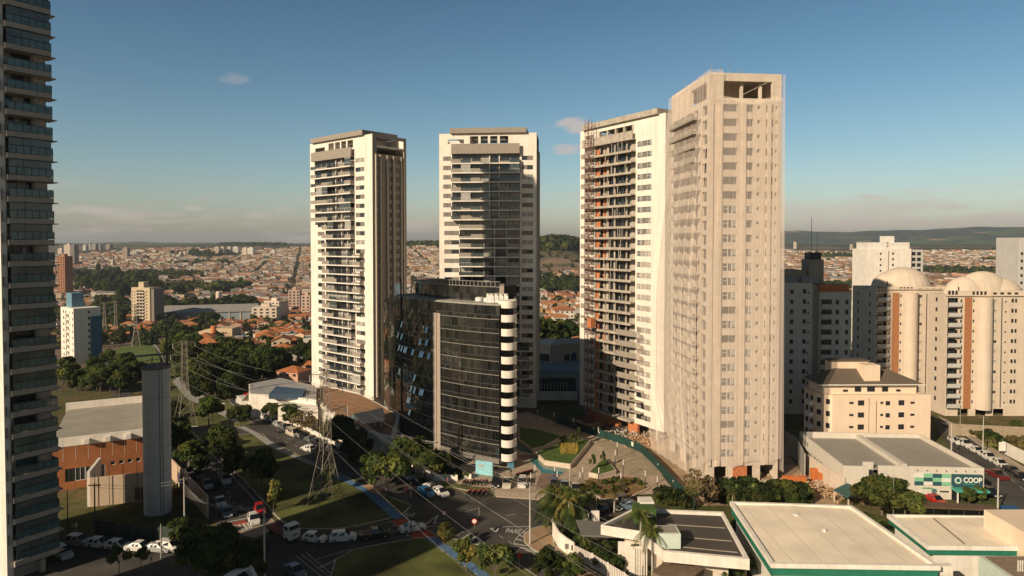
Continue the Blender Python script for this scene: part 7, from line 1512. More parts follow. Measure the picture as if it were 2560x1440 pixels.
# ================================================================== people
SKIN = mat('skin', (.42,.24,.16), .7); 
def person(px, py, shirt, trous, label, arms='down', rz=0, z=.17):
    p = GV(px, py); t = thing('person', label, 'person', (p.x, p.y, z), rz)
    J = {'pel': (0,0,.95), 'ch': (0,0,1.35), 'nk': (0,0,1.5), 'hd': (0,.01,1.66), 'hd2': (0,.01,1.74), 'kl': (-.1,.02,.5), 'al': (-.12,0,.08), 'tl': (-.13,-.14,.03), 'kr': (.1,.0,.5), 'ar': (.13,.04,.08), 'tr': (.14,-.1,.03), 'hl': (-.09,0,.9), 'hr': (.09,0,.9), 'sl': (-.19,0,1.42), 'sr': (.19,0,1.42)}
    if arms == 'up': J.update({'el': (-.33,-.12,1.42), 'wl': (-.12,-.28,1.6), 'er': (.33,-.12,1.42), 'wr': (.12,-.28,1.6)})
    else: J.update({'el': (-.25,.03,1.13), 'wl': (-.24,-.08,.87), 'er': (.25,.03,1.13), 'wr': (.24,-.08,.87)})
    K = list(J); E = [('pel','ch'),('ch','nk'),('nk','hd'),('hd','hd2'),('pel','hl'),('hl','kl'),('kl','al'),('al','tl'),('pel','hr'),('hr','kr'),('kr','ar'),('ar','tr'),('ch','sl'),('sl','el'),('el','wl'),('ch','sr'),('sr','er'),('er','wr')]
    rad = {'pel': .15, 'ch': .155, 'nk': .055, 'hd': .095, 'hd2': .085, 'hl': .095, 'hr': .095, 'kl': .06, 'kr': .06, 'al': .04, 'ar': .04, 'tl': .035, 'tr': .035, 'sl': .06, 'sr': .06, 'el': .045, 'er': .045, 'wl': .035, 'wr': .035}
    me_ = bpy.data.meshes.new('body'); me_.from_pydata([J[k] for k in K], [(K.index(a), K.index(b)) for a, b in E], []); o = link('body', me_, t)
    m_ = bpy.data.materials.new('clothed_body'); m_.use_nodes = True; n = m_.node_tree.nodes; l = m_.node_tree.links; tc_ = N(n, 'ShaderNodeTexCoord'); s_ = N(n, 'ShaderNodeSeparateXYZ'); l.new(tc_.outputs['Object'], s_.inputs[0]); r_ = N(n, 'ShaderNodeValToRGB'); r_.color_ramp.interpolation = 'CONSTANT'; mu = N(n, 'ShaderNodeMath', operation='MULTIPLY'); mu.inputs[1].default_value = .5; l.new(s_.outputs[2], mu.inputs[0]); l.new(mu.outputs[0], r_.inputs[0])
    e = r_.color_ramp.elements; e[0].position = 0; e[0].color = (.02,.02,.02,1); e[1].position = .03; e[1].color = (*trous, 1); q = e.new(.47); q.color = (*shirt, 1); q = e.new(.755); q.color = (.42,.24,.16,1); q = e.new(.86); q.color = (.03,.02,.015,1); l.new(r_.outputs[0], n['Principled BSDF'].inputs['Base Color']); me_.materials.append(m_)
    md = o.modifiers.new('Skin', 'SKIN'); md.use_smooth_shade = True
    for k, v in zip(K, me_.skin_vertices[0].data): v.radius = (rad[k], rad[k]*.8)
    me_.skin_vertices[0].data[0].use_root = True; sm = o.modifiers.new('Sub', 'SUBSURF'); sm.levels = 1; sm.render_levels = 1
person(378, 1412, (.7,.66,.6), (.03,.03,.04), 'person in a white top and dark trousers raising both hands on the pavement', 'up', .3)
person(1163, 1212, (.25,.33,.33), (.02,.03,.03), 'person in a grey shirt standing before the cyan shop panel', z=.17)
person(1277, 1192, (.03,.03,.03), (.02,.02,.02), 'person in black near the dark shop entrance'); person(1119, 1216, (.30,.08,.06), (.03,.03,.03), 'person in red walking beside the low garden strip')
person(1288, 1206, (.10,.09,.08), (.04,.04,.05), 'person between the cream pickup and the white crossover'); person(180, 1335, (.50,.25,.05), (.15,.1,.08), 'person in orange standing in the patch of light by the gate'); person(190, 1333, (.7,.68,.64), (.4,.38,.35), 'person in white next to the one in orange by the gate')
person(2393, 1145, (.03,.04,.04), (.02,.02,.03), 'dark clothed person walking up the right street', z=.05)
# ================================================================== houses and the city beyond
HW = [mat('house_white', (.62,.56,.48), .85, var=.1), mat('house_cream', (.55,.43,.30), .85, var=.1), mat('house_pink', (.55,.33,.23), .85, var=.1), mat('house_ochre', (.48,.30,.14), .85, var=.1), mat('house_grey', (.33,.30,.27), .85, var=.15), mat('house_brick', (.33,.15,.08), .9, var=.25)]
HR = [TILEO, mat('tile_red', (.30,.125,.07), .9, var=.35, scale=.8), mat('tile_old', (.20,.125,.09), .9, var=.35, scale=.8), MROOF, mat('fibre_cement', (.20,.185,.17), .9, var=.3, scale=.5), mat('tile_bright', (.44,.18,.075), .9, var=.3, scale=.8)]
def house_proto(W, D, H, roof, wm, rm, seed):
    rr = random.Random(seed); t = link('house', None); t['category'] = 'house'; b = MB(); hs = []; nfl = max(1, int(H/2.8)); k_ = max(2, int(W/3)); ws = []; Fm = facemat('F', W, D)
    for f in range(nfl):
        for k in range(k_):
            u = (k+.3)*W/k_; w = min(1.5, W/k_*.5)
            if f == 0 and k == k_//2: continue
            hs.append((u, u+w, 1.0+f*2.8, 2.1+f*2.8)); ws.append((Fm, u, 1.0+f*2.8, w, 1.1, 'dark'))
    u = (k_//2+.35)*W/k_; hs.append((u, u+1.0, .02, 2.1))
    b = MB(); holed(b, FRONT(W, D), W, -2.5, H, hs, .15); holed(b, LEFT(W, D), D, -2.5, H, [(D*.4, D*.4+1, 1, 2)], .15); holed(b, RIGHT(W, D), D, -2.5, H, [], .15); holed(b, BACK(W, D), W, -2.5, H, [], .15)
    r_ = MB(); o = .5; rh = W*.16 if roof != 'flat' else 0
    if roof == 'hip':
        P = [Vector((-o,-o,H)), Vector((W+o,-o,H)), Vector((W+o,D+o,H)), Vector((-o,D+o,H))]; m_ = min(W, D)/2; R0, R1 = Vector((m_, D/2, H+1.9)), Vector((W-m_, D/2, H+1.9))
        if W < D+1: R0, R1 = Vector((W/2-.2, D/2, H+1.9)), Vector((W/2+.2, D/2, H+1.9))
        r_.face([P[0],P[1],R1,R0]); r_.face([P[1],P[2],R1]); r_.face([P[2],P[3],R0,R1]); r_.face([P[3],P[0],R0]); r_.face([P[3],P[2],P[1],P[0]])
    elif roof == 'gable':
        r_.face([(-o,-o,H-.1),(W+o,-o,H-.1),(W+o,D/2,H+1.8),(-o,D/2,H+1.8)]); r_.face([(-o,D/2,H+1.8),(W+o,D/2,H+1.8),(W+o,D+o,H-.1),(-o,D+o,H-.1)])
        for x in (0, W): b.face([(x,0,H),(x,D,H),(x,D/2,H+1.65)])
    elif roof == 'gableF':
        r_.face([(-o,-o,H-.1),(-o,D+o,H-.1),(W/2,D+o,H+1.9),(W/2,-o,H+1.9)]); r_.face([(W/2,-o,H+1.9),(W/2,D+o,H+1.9),(W+o,D+o,H-.1),(W+o,-o,H-.1)])
        for y in (0, D): b.face([(0,y,H),(W,y,H),(W/2,y,H+1.75)])
    else: r_.box(.15, W-.15, .15, D-.15, H-.3, H-.25)
    b.build('wall', wm, t); ro = r_.build('roof', rm, t)
    if roof == 'flat': q = MB(); q.tube((W*.7,D*.6,H-.25),(W*.7,D*.6,H+1.3), .8, n=10); q.build('water_tank', mat('tank_blue', (.07,.15,.25), .6), t)
    for (M, u_, z, w, h, st) in ws: bw = winmb(w, h, st); bw._me = bw._me or bw.mesh('window', WM); o_ = link('window', bw._me, t); o_.matrix_local = M @ Matrix.Translation((u_, 0, z))
    q = MB(); q.box(u, u+1.0, .1, .14, 0, 2.1); q.build('door', mat('door_brown', (.12,.06,.03), .7), t); return t
HP = []; 
for k, (W, D, H, rf, w, r_) in enumerate(((11,9,3,'hip',0,0),(9,11,5.6,'gableF',1,0),(12,8,3,'gable',2,1),(10,9,5.8,'hip',0,5),(13,10,3.2,'hip',1,2),(9,9,5.6,'flat',0,3),(14,9,5.8,'gable',2,0),(12,11,3.2,'flat',4,4),(8,10,3,'gableF',3,1),(10,8,5.6,'gable',0,1),(16,12,5.0,'flat',0,3),(11,9,5.6,'hip',2,0),(9,8,3,'gable',5,2),(12,10,5.8,'hip',3,5))):
    HP.append(house_proto(W, D, H, rf, HW[w], HR[r_], k)); HP[-1]['_w'] = W
WN = {0:'white',1:'cream',2:'pink',3:'ochre',4:'grey',5:'brick'}; DESC = ['single storey white house with orange hip roof','two storey cream house with orange gable front','long pink house with red gable roof','two storey white house with bright orange hip roof','cream house with old brown tile hip roof','two storey white house with flat roof and tank','long two storey pink house with orange gable roof','low grey building with flat roof','small ochre house with red gable front','two storey white house with red gable roof','flat roofed white block','two storey pink house with orange hip roof','brick house with old brown gable roof','two storey ochre house with bright orange hip roof']
HU = {}
def putk(k, p, rz, label, group=None, sc=1.0):
    pr = HP[k]
    if k not in HU: HU[k] = 1; o = pr
    else: o = copy_tree(pr)
    o.location = p; o.rotation_euler = (0,0,rz); o.scale = (sc,)*3 if not isinstance(sc, tuple) else sc; o['label'] = label
    if '_w' in o: del o['_w']
    if group: o['group'] = group
    elif 'group' in o: del o['group']
HPW = [h['_w'] for h in HP]; OCC = []
for k, px, py, w, rz, lb in ((6,497,900,78,-4,'long peach house with orange roof in front of the beige office'),(10,523,918,85,-6,'white flat roofed house with grey panels below the peach house'),(3,633,862,48,-20,'white and pink house under a bright hip roof'),(8,603,872,40,-30,'small white house with orange gable near the hip roofed house'),(6,667,848,52,-8,'wide orange roof house above the hip roofed house'),(1,733,862,38,-15,'cream two storey house touching the first white tower'),(0,655,892,46,-30,'orange roof seen just above the tree belt'),(11,692,960,52,-20,'big old red roofed house behind the shops'),(0,735,930,52,-10,'white house with orange roof beside the first white tower'),(10,612,845,48,-4,'white boxy house left of the orange roofs'),(7,700,905,82,-22,'long white wall building with dark grey roof'),
    (0,1350,812,44,10,'white house with orange roof near the ferris wheel'),(3,1384,816,40,5,'two storey cream house with orange hip roof between the towers'),(9,1400,796,36,0,'house with red roof behind the cream one between the towers'),(12,1365,850,50,-15,'low house with old orange roof above the shopping centre'),(2,1408,842,44,12,'long pink walled house left of the hoist tower'),(13,1430,872,30,-5,'small ochre house close above the shopping centre')):
    p = GT(px, py); sc = max(.8, min(1.6, w*p.y/F/HPW[k])); putk(k, p, math.radians(rz), lb, None, sc); OCC.append((p.x, p.y, 10*sc))
fn = lambda x, y, s, o: (math.sin(x*s+o)+math.sin(y*s*1.3+o*2)+math.sin((x+y)*s*.7+o*3)+math.sin((x-y)*s*.9+o))/4
def forest(x, y):
    r = math.hypot(x, y); return fn(x, y, .013, 1.3) > .50 or fn(x, y, .004, 4.0) > .66
TREEP = [GT(a, b) for a, b in ((260,790),(280,800),(300,840),(250,860),(300,900),(350,900),(420,900),(400,870),(450,900),(480,930),(200,720),(250,720),(300,730),(350,740),(420,745),(410,840),(440,845),(470,850),(460,820),(520,825),(560,785),(500,790),(440,790),(620,780),(389,850))]
cands = []
ga = math.radians(17); rr = random.Random(77)
for i in range(-190, 190):
    for j in range(0, 230):
        if i % 7 == 0 or j % 5 == 0 and j < 400: continue
        u = i*12.5+rr.uniform(-2, 2); v = j*13.0+rr.uniform(-2, 2); x = u*math.cos(ga)-v*math.sin(ga)+60; y = u*math.sin(ga)+v*math.cos(ga)
        r = math.hypot(x, y); an = math.atan2(x, y)
        if y < 215 or r > 2600 or abs(an) > .80: continue
        px = 1280+x/y*F
        lim = 330 if px < 230 else 470 if px < 400 else 420 if px < 480 else 262 if px < 800 else 262
        if px < -20: lim = 190
        if y < lim: continue
        if px < 400 and y < 470 and px > -20: continue
        if any(abs(x-o[0])+abs(y-o[1]) < o[2]*1.6 for o in OCC): continue
        if forest(x, y): continue
        if 388 < px < 640 and 430 < y < 560: continue
        if 1345 < px < 1440 and 480 < y < 560: continue
        z = HT(x, y)
        if z > 36 and r > 1300 or (abs(x-100) < 150 and 1200 < y < 1700): continue
        if rr.random() < .10: continue
        sy = 605+(CAM_H-z)/y*F
        vis = -10 < px < 2570 and not (775 < px < 1015) and not (1100 < px < 1345) and not (1450 < px < 1960) and not (970 < px < 1300 and sy > 705) and not (2120 < px and sy > 735) and not (1960 < px < 2120 and sy > 700) and not (px < 140)
        cands.append((r, x, y, z, px, vis))
cands.sort(); ind = [c for c in cands if c[5]][:283]; ids = {id(c) for c in ind}
for c in ind:
    k = rr.choices(range(14), [6,4,5,5,4,4,3,3,4,4,2,4,3,4])[0]; putk(k, (c[1], c[2], c[3]), ga+rr.choice([0, 0, math.pi/2])+rr.uniform(-.08,.08), DESC[k], DESC[k].replace('house', 'houses')+' in the city beyond', rr.uniform(.85, 1.1))
far = MB(); fmats = HW+[mat('far_tile', (.27,.135,.085), .9, var=.35, scale=.05), HR[1], HR[2], HR[3], HR[4], mat('far_tile_pale', (.33,.18,.11), .9, var=.3, scale=.05)]
for c in cands:
    if id(c) in ids: continue
    r, x, y, z, px, vis = c; s = rr.uniform(.8, 1.25)*(1.0 if r < 900 else 1.12); W, D, H = rr.uniform(7.5,12)*s, rr.uniform(7,10)*s, rr.choice([3,3,5.6,5.8])*s; a = ga+rr.choice([0, math.pi/2])+rr.uniform(-.1,.1)
    if rr.random() < .035: W *= 2.4; D *= 1.8; H = rr.uniform(6, 10)
    ca, sa = math.cos(a), math.sin(a); T_ = lambda u, v, w: (x+u*ca-v*sa, y+u*sa+v*ca, z+w)
    wm = rr.choices([0,1,2,3,4,5], [12,8,3,2,3,2])[0]; rm = 6+rr.choices([0,1,2,3,4,5], [5,4,5,4,5,3])[0]; w2, d2 = W/2, D/2
    c4 = [(-w2,-d2),(w2,-d2),(w2,d2),(-w2,d2)]
    for k in range(4): p, q = c4[k], c4[(k+1) % 4]; far.face([T_(*p,-3),T_(*q,-3),T_(*q,H),T_(*p,H)], wm)
    if rr.random() < .68:
        g = 1.8; o = .4; rA, rB = (-w2+ (0 if rr.random() < .5 else d2*.8), 0), (w2-(0 if rr.random() < .5 else d2*.8), 0)
        A_ = [T_(-w2-o,-d2-o,H), T_(w2+o,-d2-o,H), T_(w2+o,d2+o,H), T_(-w2-o,d2+o,H)]; ra, rb = T_(*rA,H+g), T_(*rB,H+g)
        far.face([A_[0],A_[1],rb,ra], rm); far.face([A_[1],A_[2],rb], rm); far.face([A_[2],A_[3],ra,rb], rm); far.face([A_[3],A_[0],ra], rm)
    else: far.face([T_(*p,H-.2) for p in c4], rr.choice([9,10,4]))
    if r < 1500:
        for k in range(2): u = -w2+W*(.2+.45*k); far.face([T_(u,-d2-.05,H*.35),T_(u+W*.18,-d2-.05,H*.35),T_(u+W*.18,-d2-.05,H*.35+1.1),T_(u,-d2-.05,H*.35+1.1)], 12)
tag(far.build('distant_houses', fmats+[DGLASS]), 'dense carpet of small tiled roofs and pale walls reaching towards the hills', 'houses', kind='stuff')
# far trees: street trees, groves, wooded hills
def forest_mesh(name, pts, label, cat='trees', mats=(LD, LM, LO), nper=22):
    rs_ = np.random.RandomState(5); P = np.array(pts); n = len(P); k = np.repeat(np.arange(n), nper); h = P[k,3]; d = rs_.normal(size=(len(k),3)); d /= np.linalg.norm(d, axis=1)[:,None]
    c = P[k,:3]+np.stack([d[:,0]*h*.42, d[:,1]*h*.42, h*.55+d[:,2]*h*.42], 1)*1.0; nn = d+rs_.normal(size=d.shape)*.5; nn /= np.linalg.norm(nn, axis=1)[:,None]
    a = np.cross(nn, rs_.normal(size=d.shape)); a /= np.linalg.norm(a, axis=1)[:,None]; b = np.cross(nn, a); s = (h*.20*(.6+.7*rs_.rand(len(k))))[:,None]
    v = np.stack([c-a*s-b*s*.7, c+a*s-b*s*.7, c+a*s*.7+b*s, c-a*s*.7+b*s], 1).reshape(-1,3); m = bpy.data.meshes.new(name); m.from_pydata(v.tolist(), [], np.arange(len(v)).reshape(-1,4).tolist())
    for q in mats: m.materials.append(q)
    m.polygons.foreach_set('material_index', (rs_.randint(0, len(mats), n)[k]).astype(np.int32)); m.update(); return tag(link(name, m), label, cat, kind='stuff')
pts = []
for _ in range(60000):
    an = rr.uniform(-.80, .72); r = rr.uniform(235**.5, 2700**.5)**2; x, y = r*math.sin(an), r*math.cos(an); px = 1280+x/y*F
    if y < 262: continue
    f = forest(x, y)
    if not f and rr.random() > (.16 if r > 500 else .10): continue
    if px > -20 and px < 480 and y < 430: continue
    if 388 < px < 650 and 425 < y < 560: continue
    if any(abs(x-o[0])+abs(y-o[1]) < o[2]*2.0 for o in OCC): continue
    pts.append((x, y, HT(x, y)-.5, rr.uniform(5, 9) if not f else rr.uniform(8, 14)))
    if len(pts) > 9000: break
forest_mesh('distant_trees', pts, 'dark tree clumps scattered between the roofs of the far city')
pts = []
for _ in range(90000):
    an = rr.uniform(-.75, .70); r = rr.uniform(1200, 3600); x, y = r*math.sin(an), r*math.cos(an); z = HT(x, y)
    if z < 31: continue
    if fn(x, y, .006, 2.2) < -.18 and rr.random() < .93: continue
    pts.append((x, y, z-2, rr.uniform(12, 20)))
    if len(pts) > 9000: break
forest_mesh('hill_forest', pts, 'wooded hill crowns along the skyline behind the city', 'forest', nper=18)
# ================================================================== poles, pylons, wires, lamps, signs
def pylon(px, py, H, label, sc=1.0, rz=.7, base=None):
    p = base or GT(px, py); t = thing('transmission_pylon', label, 'pylon', tuple(p), rz, 'lattice pylons of the park line'); r = .042*max(1, p.y/190)
    bw, tw = 2.6*sc, .55*sc; hw = H*.42; wz = lambda z: (bw+(tw*1.5-bw)*(z/hw)) if z < hw else tw*1.5+(tw-tw*1.5)*((z-hw)/(H-hw)); legs = MB(); br = MB()
    zs = [0, H*.16, H*.30, hw]+[hw+(H-hw)*k/8 for k in range(1, 9)]
    for sx in (-1, 1):
        for sy in (-1, 1):
            l_ = MB()
            for a, c in zip(zs[:-1], zs[1:]): l_.tube((sx*wz(a), sy*wz(a), a), (sx*wz(c), sy*wz(c), c), r*1.3, n=4)
            l_.build('leg', STEEL, t)
    for a, c in zip(zs[:-1], zs[1:]):
        A_, C_ = wz(a), wz(c)
        for (x0, y0, x1, y1) in ((-1,-1,1,-1),(1,-1,1,1),(1,1,-1,1),(-1,1,-1,-1)):
            br.tube((x0*A_,y0*A_,a),(x1*C_,y1*C_,c), r*.75, n=3, cap=False); br.tube((x1*A_,y1*A_,a),(x0*C_,y0*C_,c), r*.75, n=3, cap=False); br.tube((x0*C_,y0*C_,c),(x1*C_,y1*C_,c), r*.75, n=3, cap=False)
    tag(br.build('bracing', STEEL, t), kind='stuff')
    for k, z in enumerate((H*.70, H*.84, H*.97)):
        L_ = (4.2, 3.6, 3.0)[k]*sc; a_ = MB()
        for s_ in (-1, 1): a_.tube((0,s_*tw,z),(s_*L_,0,z+.2), r, n=4); a_.tube((0,-s_*tw,z),(s_*L_,0,z+.2), r, n=4); a_.tube((0,0,z+1.1),(s_*L_,0,z+.2), r, n=4)
        a_.build('cross_arm', STEEL, t)
        for s_ in (-1, 1): i_ = MB(); i_.tube((s_*L_*.97,0,z+.1),(s_*L_*.97,0,z-1.1), .09, n=6); i_.build('insulator', POLEC, t)
    return t
PY = [pylon(815, 1268, 25.5, 'nearest lattice pylon standing on the lawn by the cycle path', 1.0, .72), pylon(463, 1052, 22.5, 'lattice pylon on the far lawn right of the tank tower', .95, .72, Vector((*G(463,1062), 0)))]
pylon(340, 868, 27, 'small lattice pylon at the end of the bright lawn', 1.0, .6); pylon(290, 850, 30, 'faint lattice pylon left of the bright lawn', 1.0, .6); pylon(262, 845, 28, 'faint lattice pylon farthest left in the wood', 1.0, .6)
WIRE = mat('wire_aluminium', (.30,.29,.27), .6)
def wire(p, q, sag, r, name='power_line', n=14):
    b = MB(); prev = None
    for k in range(n+1):
        s = k/n; v = Vector(p).lerp(Vector(q), s); v.z -= sag*4*s*(1-s)
        if prev: b.tube(prev, v, r, n=4, cap=False)
        prev = v
    return b.build(name, WIRE)
a0, b0 = PY[0].location, PY[1].location; off = Vector((27, 30, 0))
for k, (fz, L_) in enumerate(((.70,4.0),(.84,3.4),(.97,2.9))):
    for s_ in (-1, 1):
        o = Vector((math.cos(.72), math.sin(.72), 0))*L_*s_; z = 25.5*fz-1; tag(wire(a0+o+Vector((0,0,z)), off+o*1.6+Vector((0,0,z-.5)), 1.6, .010), 'thin power line running from the nearest pylon towards the bottom right', 'power line', 'power lines towards the camera')
        tag(wire(a0+o+Vector((0,0,z)), b0+o+Vector((0,0,22.5*fz-1)), 2.0, .018), 'power line between the two lawn pylons', 'power line', 'power lines between the pylons')
def pole(px, py, H, label, arms=1, r=.16, m=POLEC, lamp=None, cat='utility pole', name='utility_pole', rz=0.0):
    p = GV(px, py); t = thing(name, label, cat, (p.x, p.y, 0), rz); b = MB(); b.tube((0,0,0),(0,0,H), r, r*.6, 10); b.build('shaft', m, t)
    for k in range(arms): b = MB(); b.box(-1.0, 1.0, -.06, .06, H-.5-k*1.1, H-.38-k*1.1); b.build('cross_arm', DMET, t)
    if arms:
        for x in (-.9, -.4, .4, .9): b = MB(); b.tube((x,0,H-.38),(x,0,H-.15), .05, n=6); b.build('insulator', POLEC, t)
    if lamp: b = MB(); b.tube((0,0,H-1.0),(lamp,0,H+.4), .05, n=6); b.build('lamp_arm', STEEL, t); b = MB(); b.box(lamp-.1, lamp+.5, -.12, .12, H+.35, H+.5); b.build('lamp_head', ALU, t)
    return t
PO = [pole(1325, 1362, 10.2, 'tall pale concrete pole on the tan pavement corner', 1), pole(462, 1352, 10.5, 'tall sunlit concrete pole at lower left', 1, rz=.6), pole(662, 1470, 11.5, 'shaded concrete pole rising from the bottom edge', 0), pole(1086, 1198, 8.0, 'pale pole in front of the granite strip of the glass block', 1, .14, rz=.4), pole(403, 1398, 5.5, 'plain shaded pole between the parked cars at lower left', 0, .12),
 pole(869, 1098, 8.4, 'white pole against the podium wall', 0, .09, ALU), pole(887, 1132, 8.5, 'dark pole with a sign box before the podium wall', 0, .12), pole(765, 1086, 7, 'pale avenue pole beside the brown street tree', 1, .1), pole(630, 1030, 8, 'pale pole by the delivery trucks', 1, .1), pole(532, 1064, 6.2, 'thin yellowish pole on the far lawn', 0, .08), pole(570, 1082, 7.2, 'dark double lamp pole at the cross street', 0, .09, DMET, lamp=-1.2), pole(542, 1225, 7, 'dark pole on the kerb of the left street', 0, .11, DMET), pole(1028, 1348, 9.6, 'dark pole standing at the white sedan', 0, .11, DMET), pole(966, 1246, 4.4, 'dark tree post beside the soil patch', 0, .13, DMET),
 pole(1424, 1268, 7.2, 'slim pole among the corner palms', 0, .1), pole(238, 1345, 9.2, 'dark cluttered pole beside the court wall', 1, .13, DMET), pole(170, 1345, 8, 'dark pole next to the big tower', 0, .1, DMET), pole(2378, 1146, 8, 'stout pale pole on the pavement above the right street', 0, .17), pole(2457, 1138, 9, 'pale pole with transformer beside the white cars', 1, .13), pole(2494, 1286, 6.6, 'stout pale post by the blue bins', 0, .17), pole(2242, 1224, 4.6, 'pale post at the supermarket yard', 0, .12), pole(2233, 1300, 8, 'slim lamp pole rising over the olive tree', 0, .07, STEEL, lamp=-1.4), pole(2400, 1075, 6, 'yellowish pole by the retaining wall', 0, .07)]
for i, j, sg in ((0, 3, .8), (3, 7, 1.0), (7, 8, .8), (1, 15, .6)):
    for dz in (0, .5):
        a, c = PO[i].location+Vector((0,0,[10.0,10.2,0,7.8][i] if i < 4 else 6.8)), PO[j].location+Vector((0,0,{3:7.8,7:6.8,8:7.8,15:9.0}[j])); tag(wire(a-Vector((0,0,dz)), c-Vector((0,0,dz)), sg, .025, 'street_cable'), 'street cable strung between concrete poles', 'cable', 'street cables')
for k in range(4): a = PO[3].location+Vector((0,0,7.6)); tag(wire(a, GV(905, 1060, 6)+Vector((k*.3,0,k*.25)), .5, .02, 'street_cable'), 'cable from the pale pole towards the podium', 'cable', 'street cables')
for k in range(6): a = PO[1].location+Vector((0,0,9.5-k*.4)); tag(wire(a, GV(560+k*12, 1275-k*3, 8.5-k*.2), .9, .02, 'street_cable'), 'cable fanning from the sunlit pole over the left street', 'cable', 'cables of the sunlit pole')
# plaza lamps
lp = thing('plaza_lamp', '', 'lamp post'); b = MB(); b.tube((0,0,0),(0,0,2.7), .07, n=8); b.build('post', DMET, lp); b = MB(); b.tube((0,0,2.7),(0,0,3.8), .09, n=10); b.build('lamp_tube', WHITE, lp); LU = {}
for px, py, lb in ((1337.6,1208.6,'plaza lamp nearest the motorcycles'),(1387,1211,'plaza lamp standing at the pool edge'),(1457,1215,'plaza lamp left of the triangular lawn'),(1450,1228,'plaza lamp behind the pickup'),(1497,1216,'plaza lamp in front of the triangular lawn'),(1543,1147,'plaza lamp near the bend of the hoarding'),(1538,1169,'plaza lamp right of the triangular lawn tip'),(1558,1195,'plaza lamp at the right end of the triangular lawn'),(1613,1224,'plaza lamp between garden bed and hoarding'),(1496,1107,'plaza lamp at the shadow edge by the hoarding'),(1433,1081,'shaded plaza lamp beside the dark hoarding'),(1385,1066,'shaded plaza lamp before the shopping centre'),(1344,1060,'shaded plaza lamp at the second tower foot'),(1325,1076,'shaded plaza lamp by the dark planter'),(1643,1240,'plaza lamp at the garden corner'),(1327,1230,'plaza lamp by the white crossover'),(1552,1230,'short plaza lamp in the garden bed'),(1393,1226,'plaza lamp behind the dark car')):
    place(lp, LU, (*G(px, py, .16), .16), 0, lb)
# signs
SR = mat('sign_red', (.45,.02,.02), .5)
def sign(px, py, H, label, face='round', col=None, name='road_sign', w=.6):
    p = GV(px, py); t = thing(name, label, 'sign', (p.x, p.y, .05)); b = MB(); b.tube((0,0,0),(0,0,H), .04, n=6); b.build('post', STEEL, t)
    if face == 'round': b = MB(); b.tube((0,-.05,H-.1),(0,-.02,H-.1), w*.55, n=20); b.build('sign_face', SR, t); b = MB(); b.tube((0,-.062,H-.1),(0,-.052,H-.1), w*.4, n=20); b.build('sign_centre', WHITE2, t)
    elif face == 'stop':
        b = MB(); b.tube((0,-.05,H-.1),(0,-.02,H-.1), w*.55, n=8); b.build('sign_face', SR, t); o = link('lettering', text_mesh('PARE', .26, 'lettering', WHITE2, .004), t, (-.3,-.06,H-.19)); o.rotation_euler = (math.pi/2,0,0)
    else: b = MB(); b.box(-w/2, w/2, -.06, -.03, H-w*1.3, H); b.build('sign_face', col or WHITE2, t)
sign(1186, 1347, 3.0, 'round red and white road sign at the median tip', w=.85); sign(966, 1262, 3.0, 'round sign at the end of the soil patch', w=.8); sign(1014, 1262, 3.0, 'red stop sign at the avenue mouth', 'stop', w=.9); sign(1111, 1322, 2.8, 'round sign by the yield marking', w=.8); sign(634, 1065, 2.4, 'small orange round sign at the avenue corner', w=.6); sign(1299, 1426, 2.6, 'small board sign in the bottom trees', 'box', SR); sign(1417, 1402, 2.6, 'grey board sign on the tan pavement', 'box', STEEL); sign(2505, 1140, 3.2, 'white blank board above the white wall at right', 'box', WHITE2, w=1.6); sign(706, 1068, 2.6, 'pale board sign on the avenue pavement', 'box', WHITE2)
for px, py, k in ((446,1105,0),(567,1330,1)):
    pass
t = thing('round_lamp_box', 'white meter box on a short post beside the left street trees', 'box', (*G(446,1112), 0)); b = MB(); b.tube((0,0,0),(0,0,3.5), .06, n=6); b.build('post', STEEL, t); b = MB(); b.box(-.4,.4,-.2,.2,.4,1.3); b.build('case', ALU, t)
# ferris wheel
p = GT(1354, 752); s_ = p.y/F; t = thing('ferris_wheel', 'small white ferris wheel beyond the roofs between the towers', 'ferris wheel', tuple(p), .3); Rw = 13*s_; hc = Rw*1.25; rm = MB(); sp2 = MB()
for k in range(20):
    a0_, a1_ = 2*math.pi*k/20, 2*math.pi*(k+1)/20
    for y_ in (-.6, .6): rm.tube((Rw*math.cos(a0_),y_,hc+Rw*math.sin(a0_)),(Rw*math.cos(a1_),y_,hc+Rw*math.sin(a1_)), .18, n=4, cap=False)
    sp2.tube((0,0,hc),(Rw*math.cos(a0_),0,hc+Rw*math.sin(a0_)), .08, n=3, cap=False)
rm.build('rim', ALU, t); sp2.build('spokes', ALU, t)
for k in range(20): b = MB(); a = 2*math.pi*k/20; c = Vector((Rw*1.08*math.cos(a), 0, hc+Rw*1.08*math.sin(a))); b.box(c.x-.7,c.x+.7,-.6,.6,c.z-1.2,c.z+.2); b.build('gondola', WHITE2, t)
for sx in (-1, 1):
    for y_ in (-1, 1): b = MB(); b.tube((sx*Rw*.5,y_*1.5,0),(0,y_*.7,hc), .25, n=5); b.build('support_leg', ALU, t)
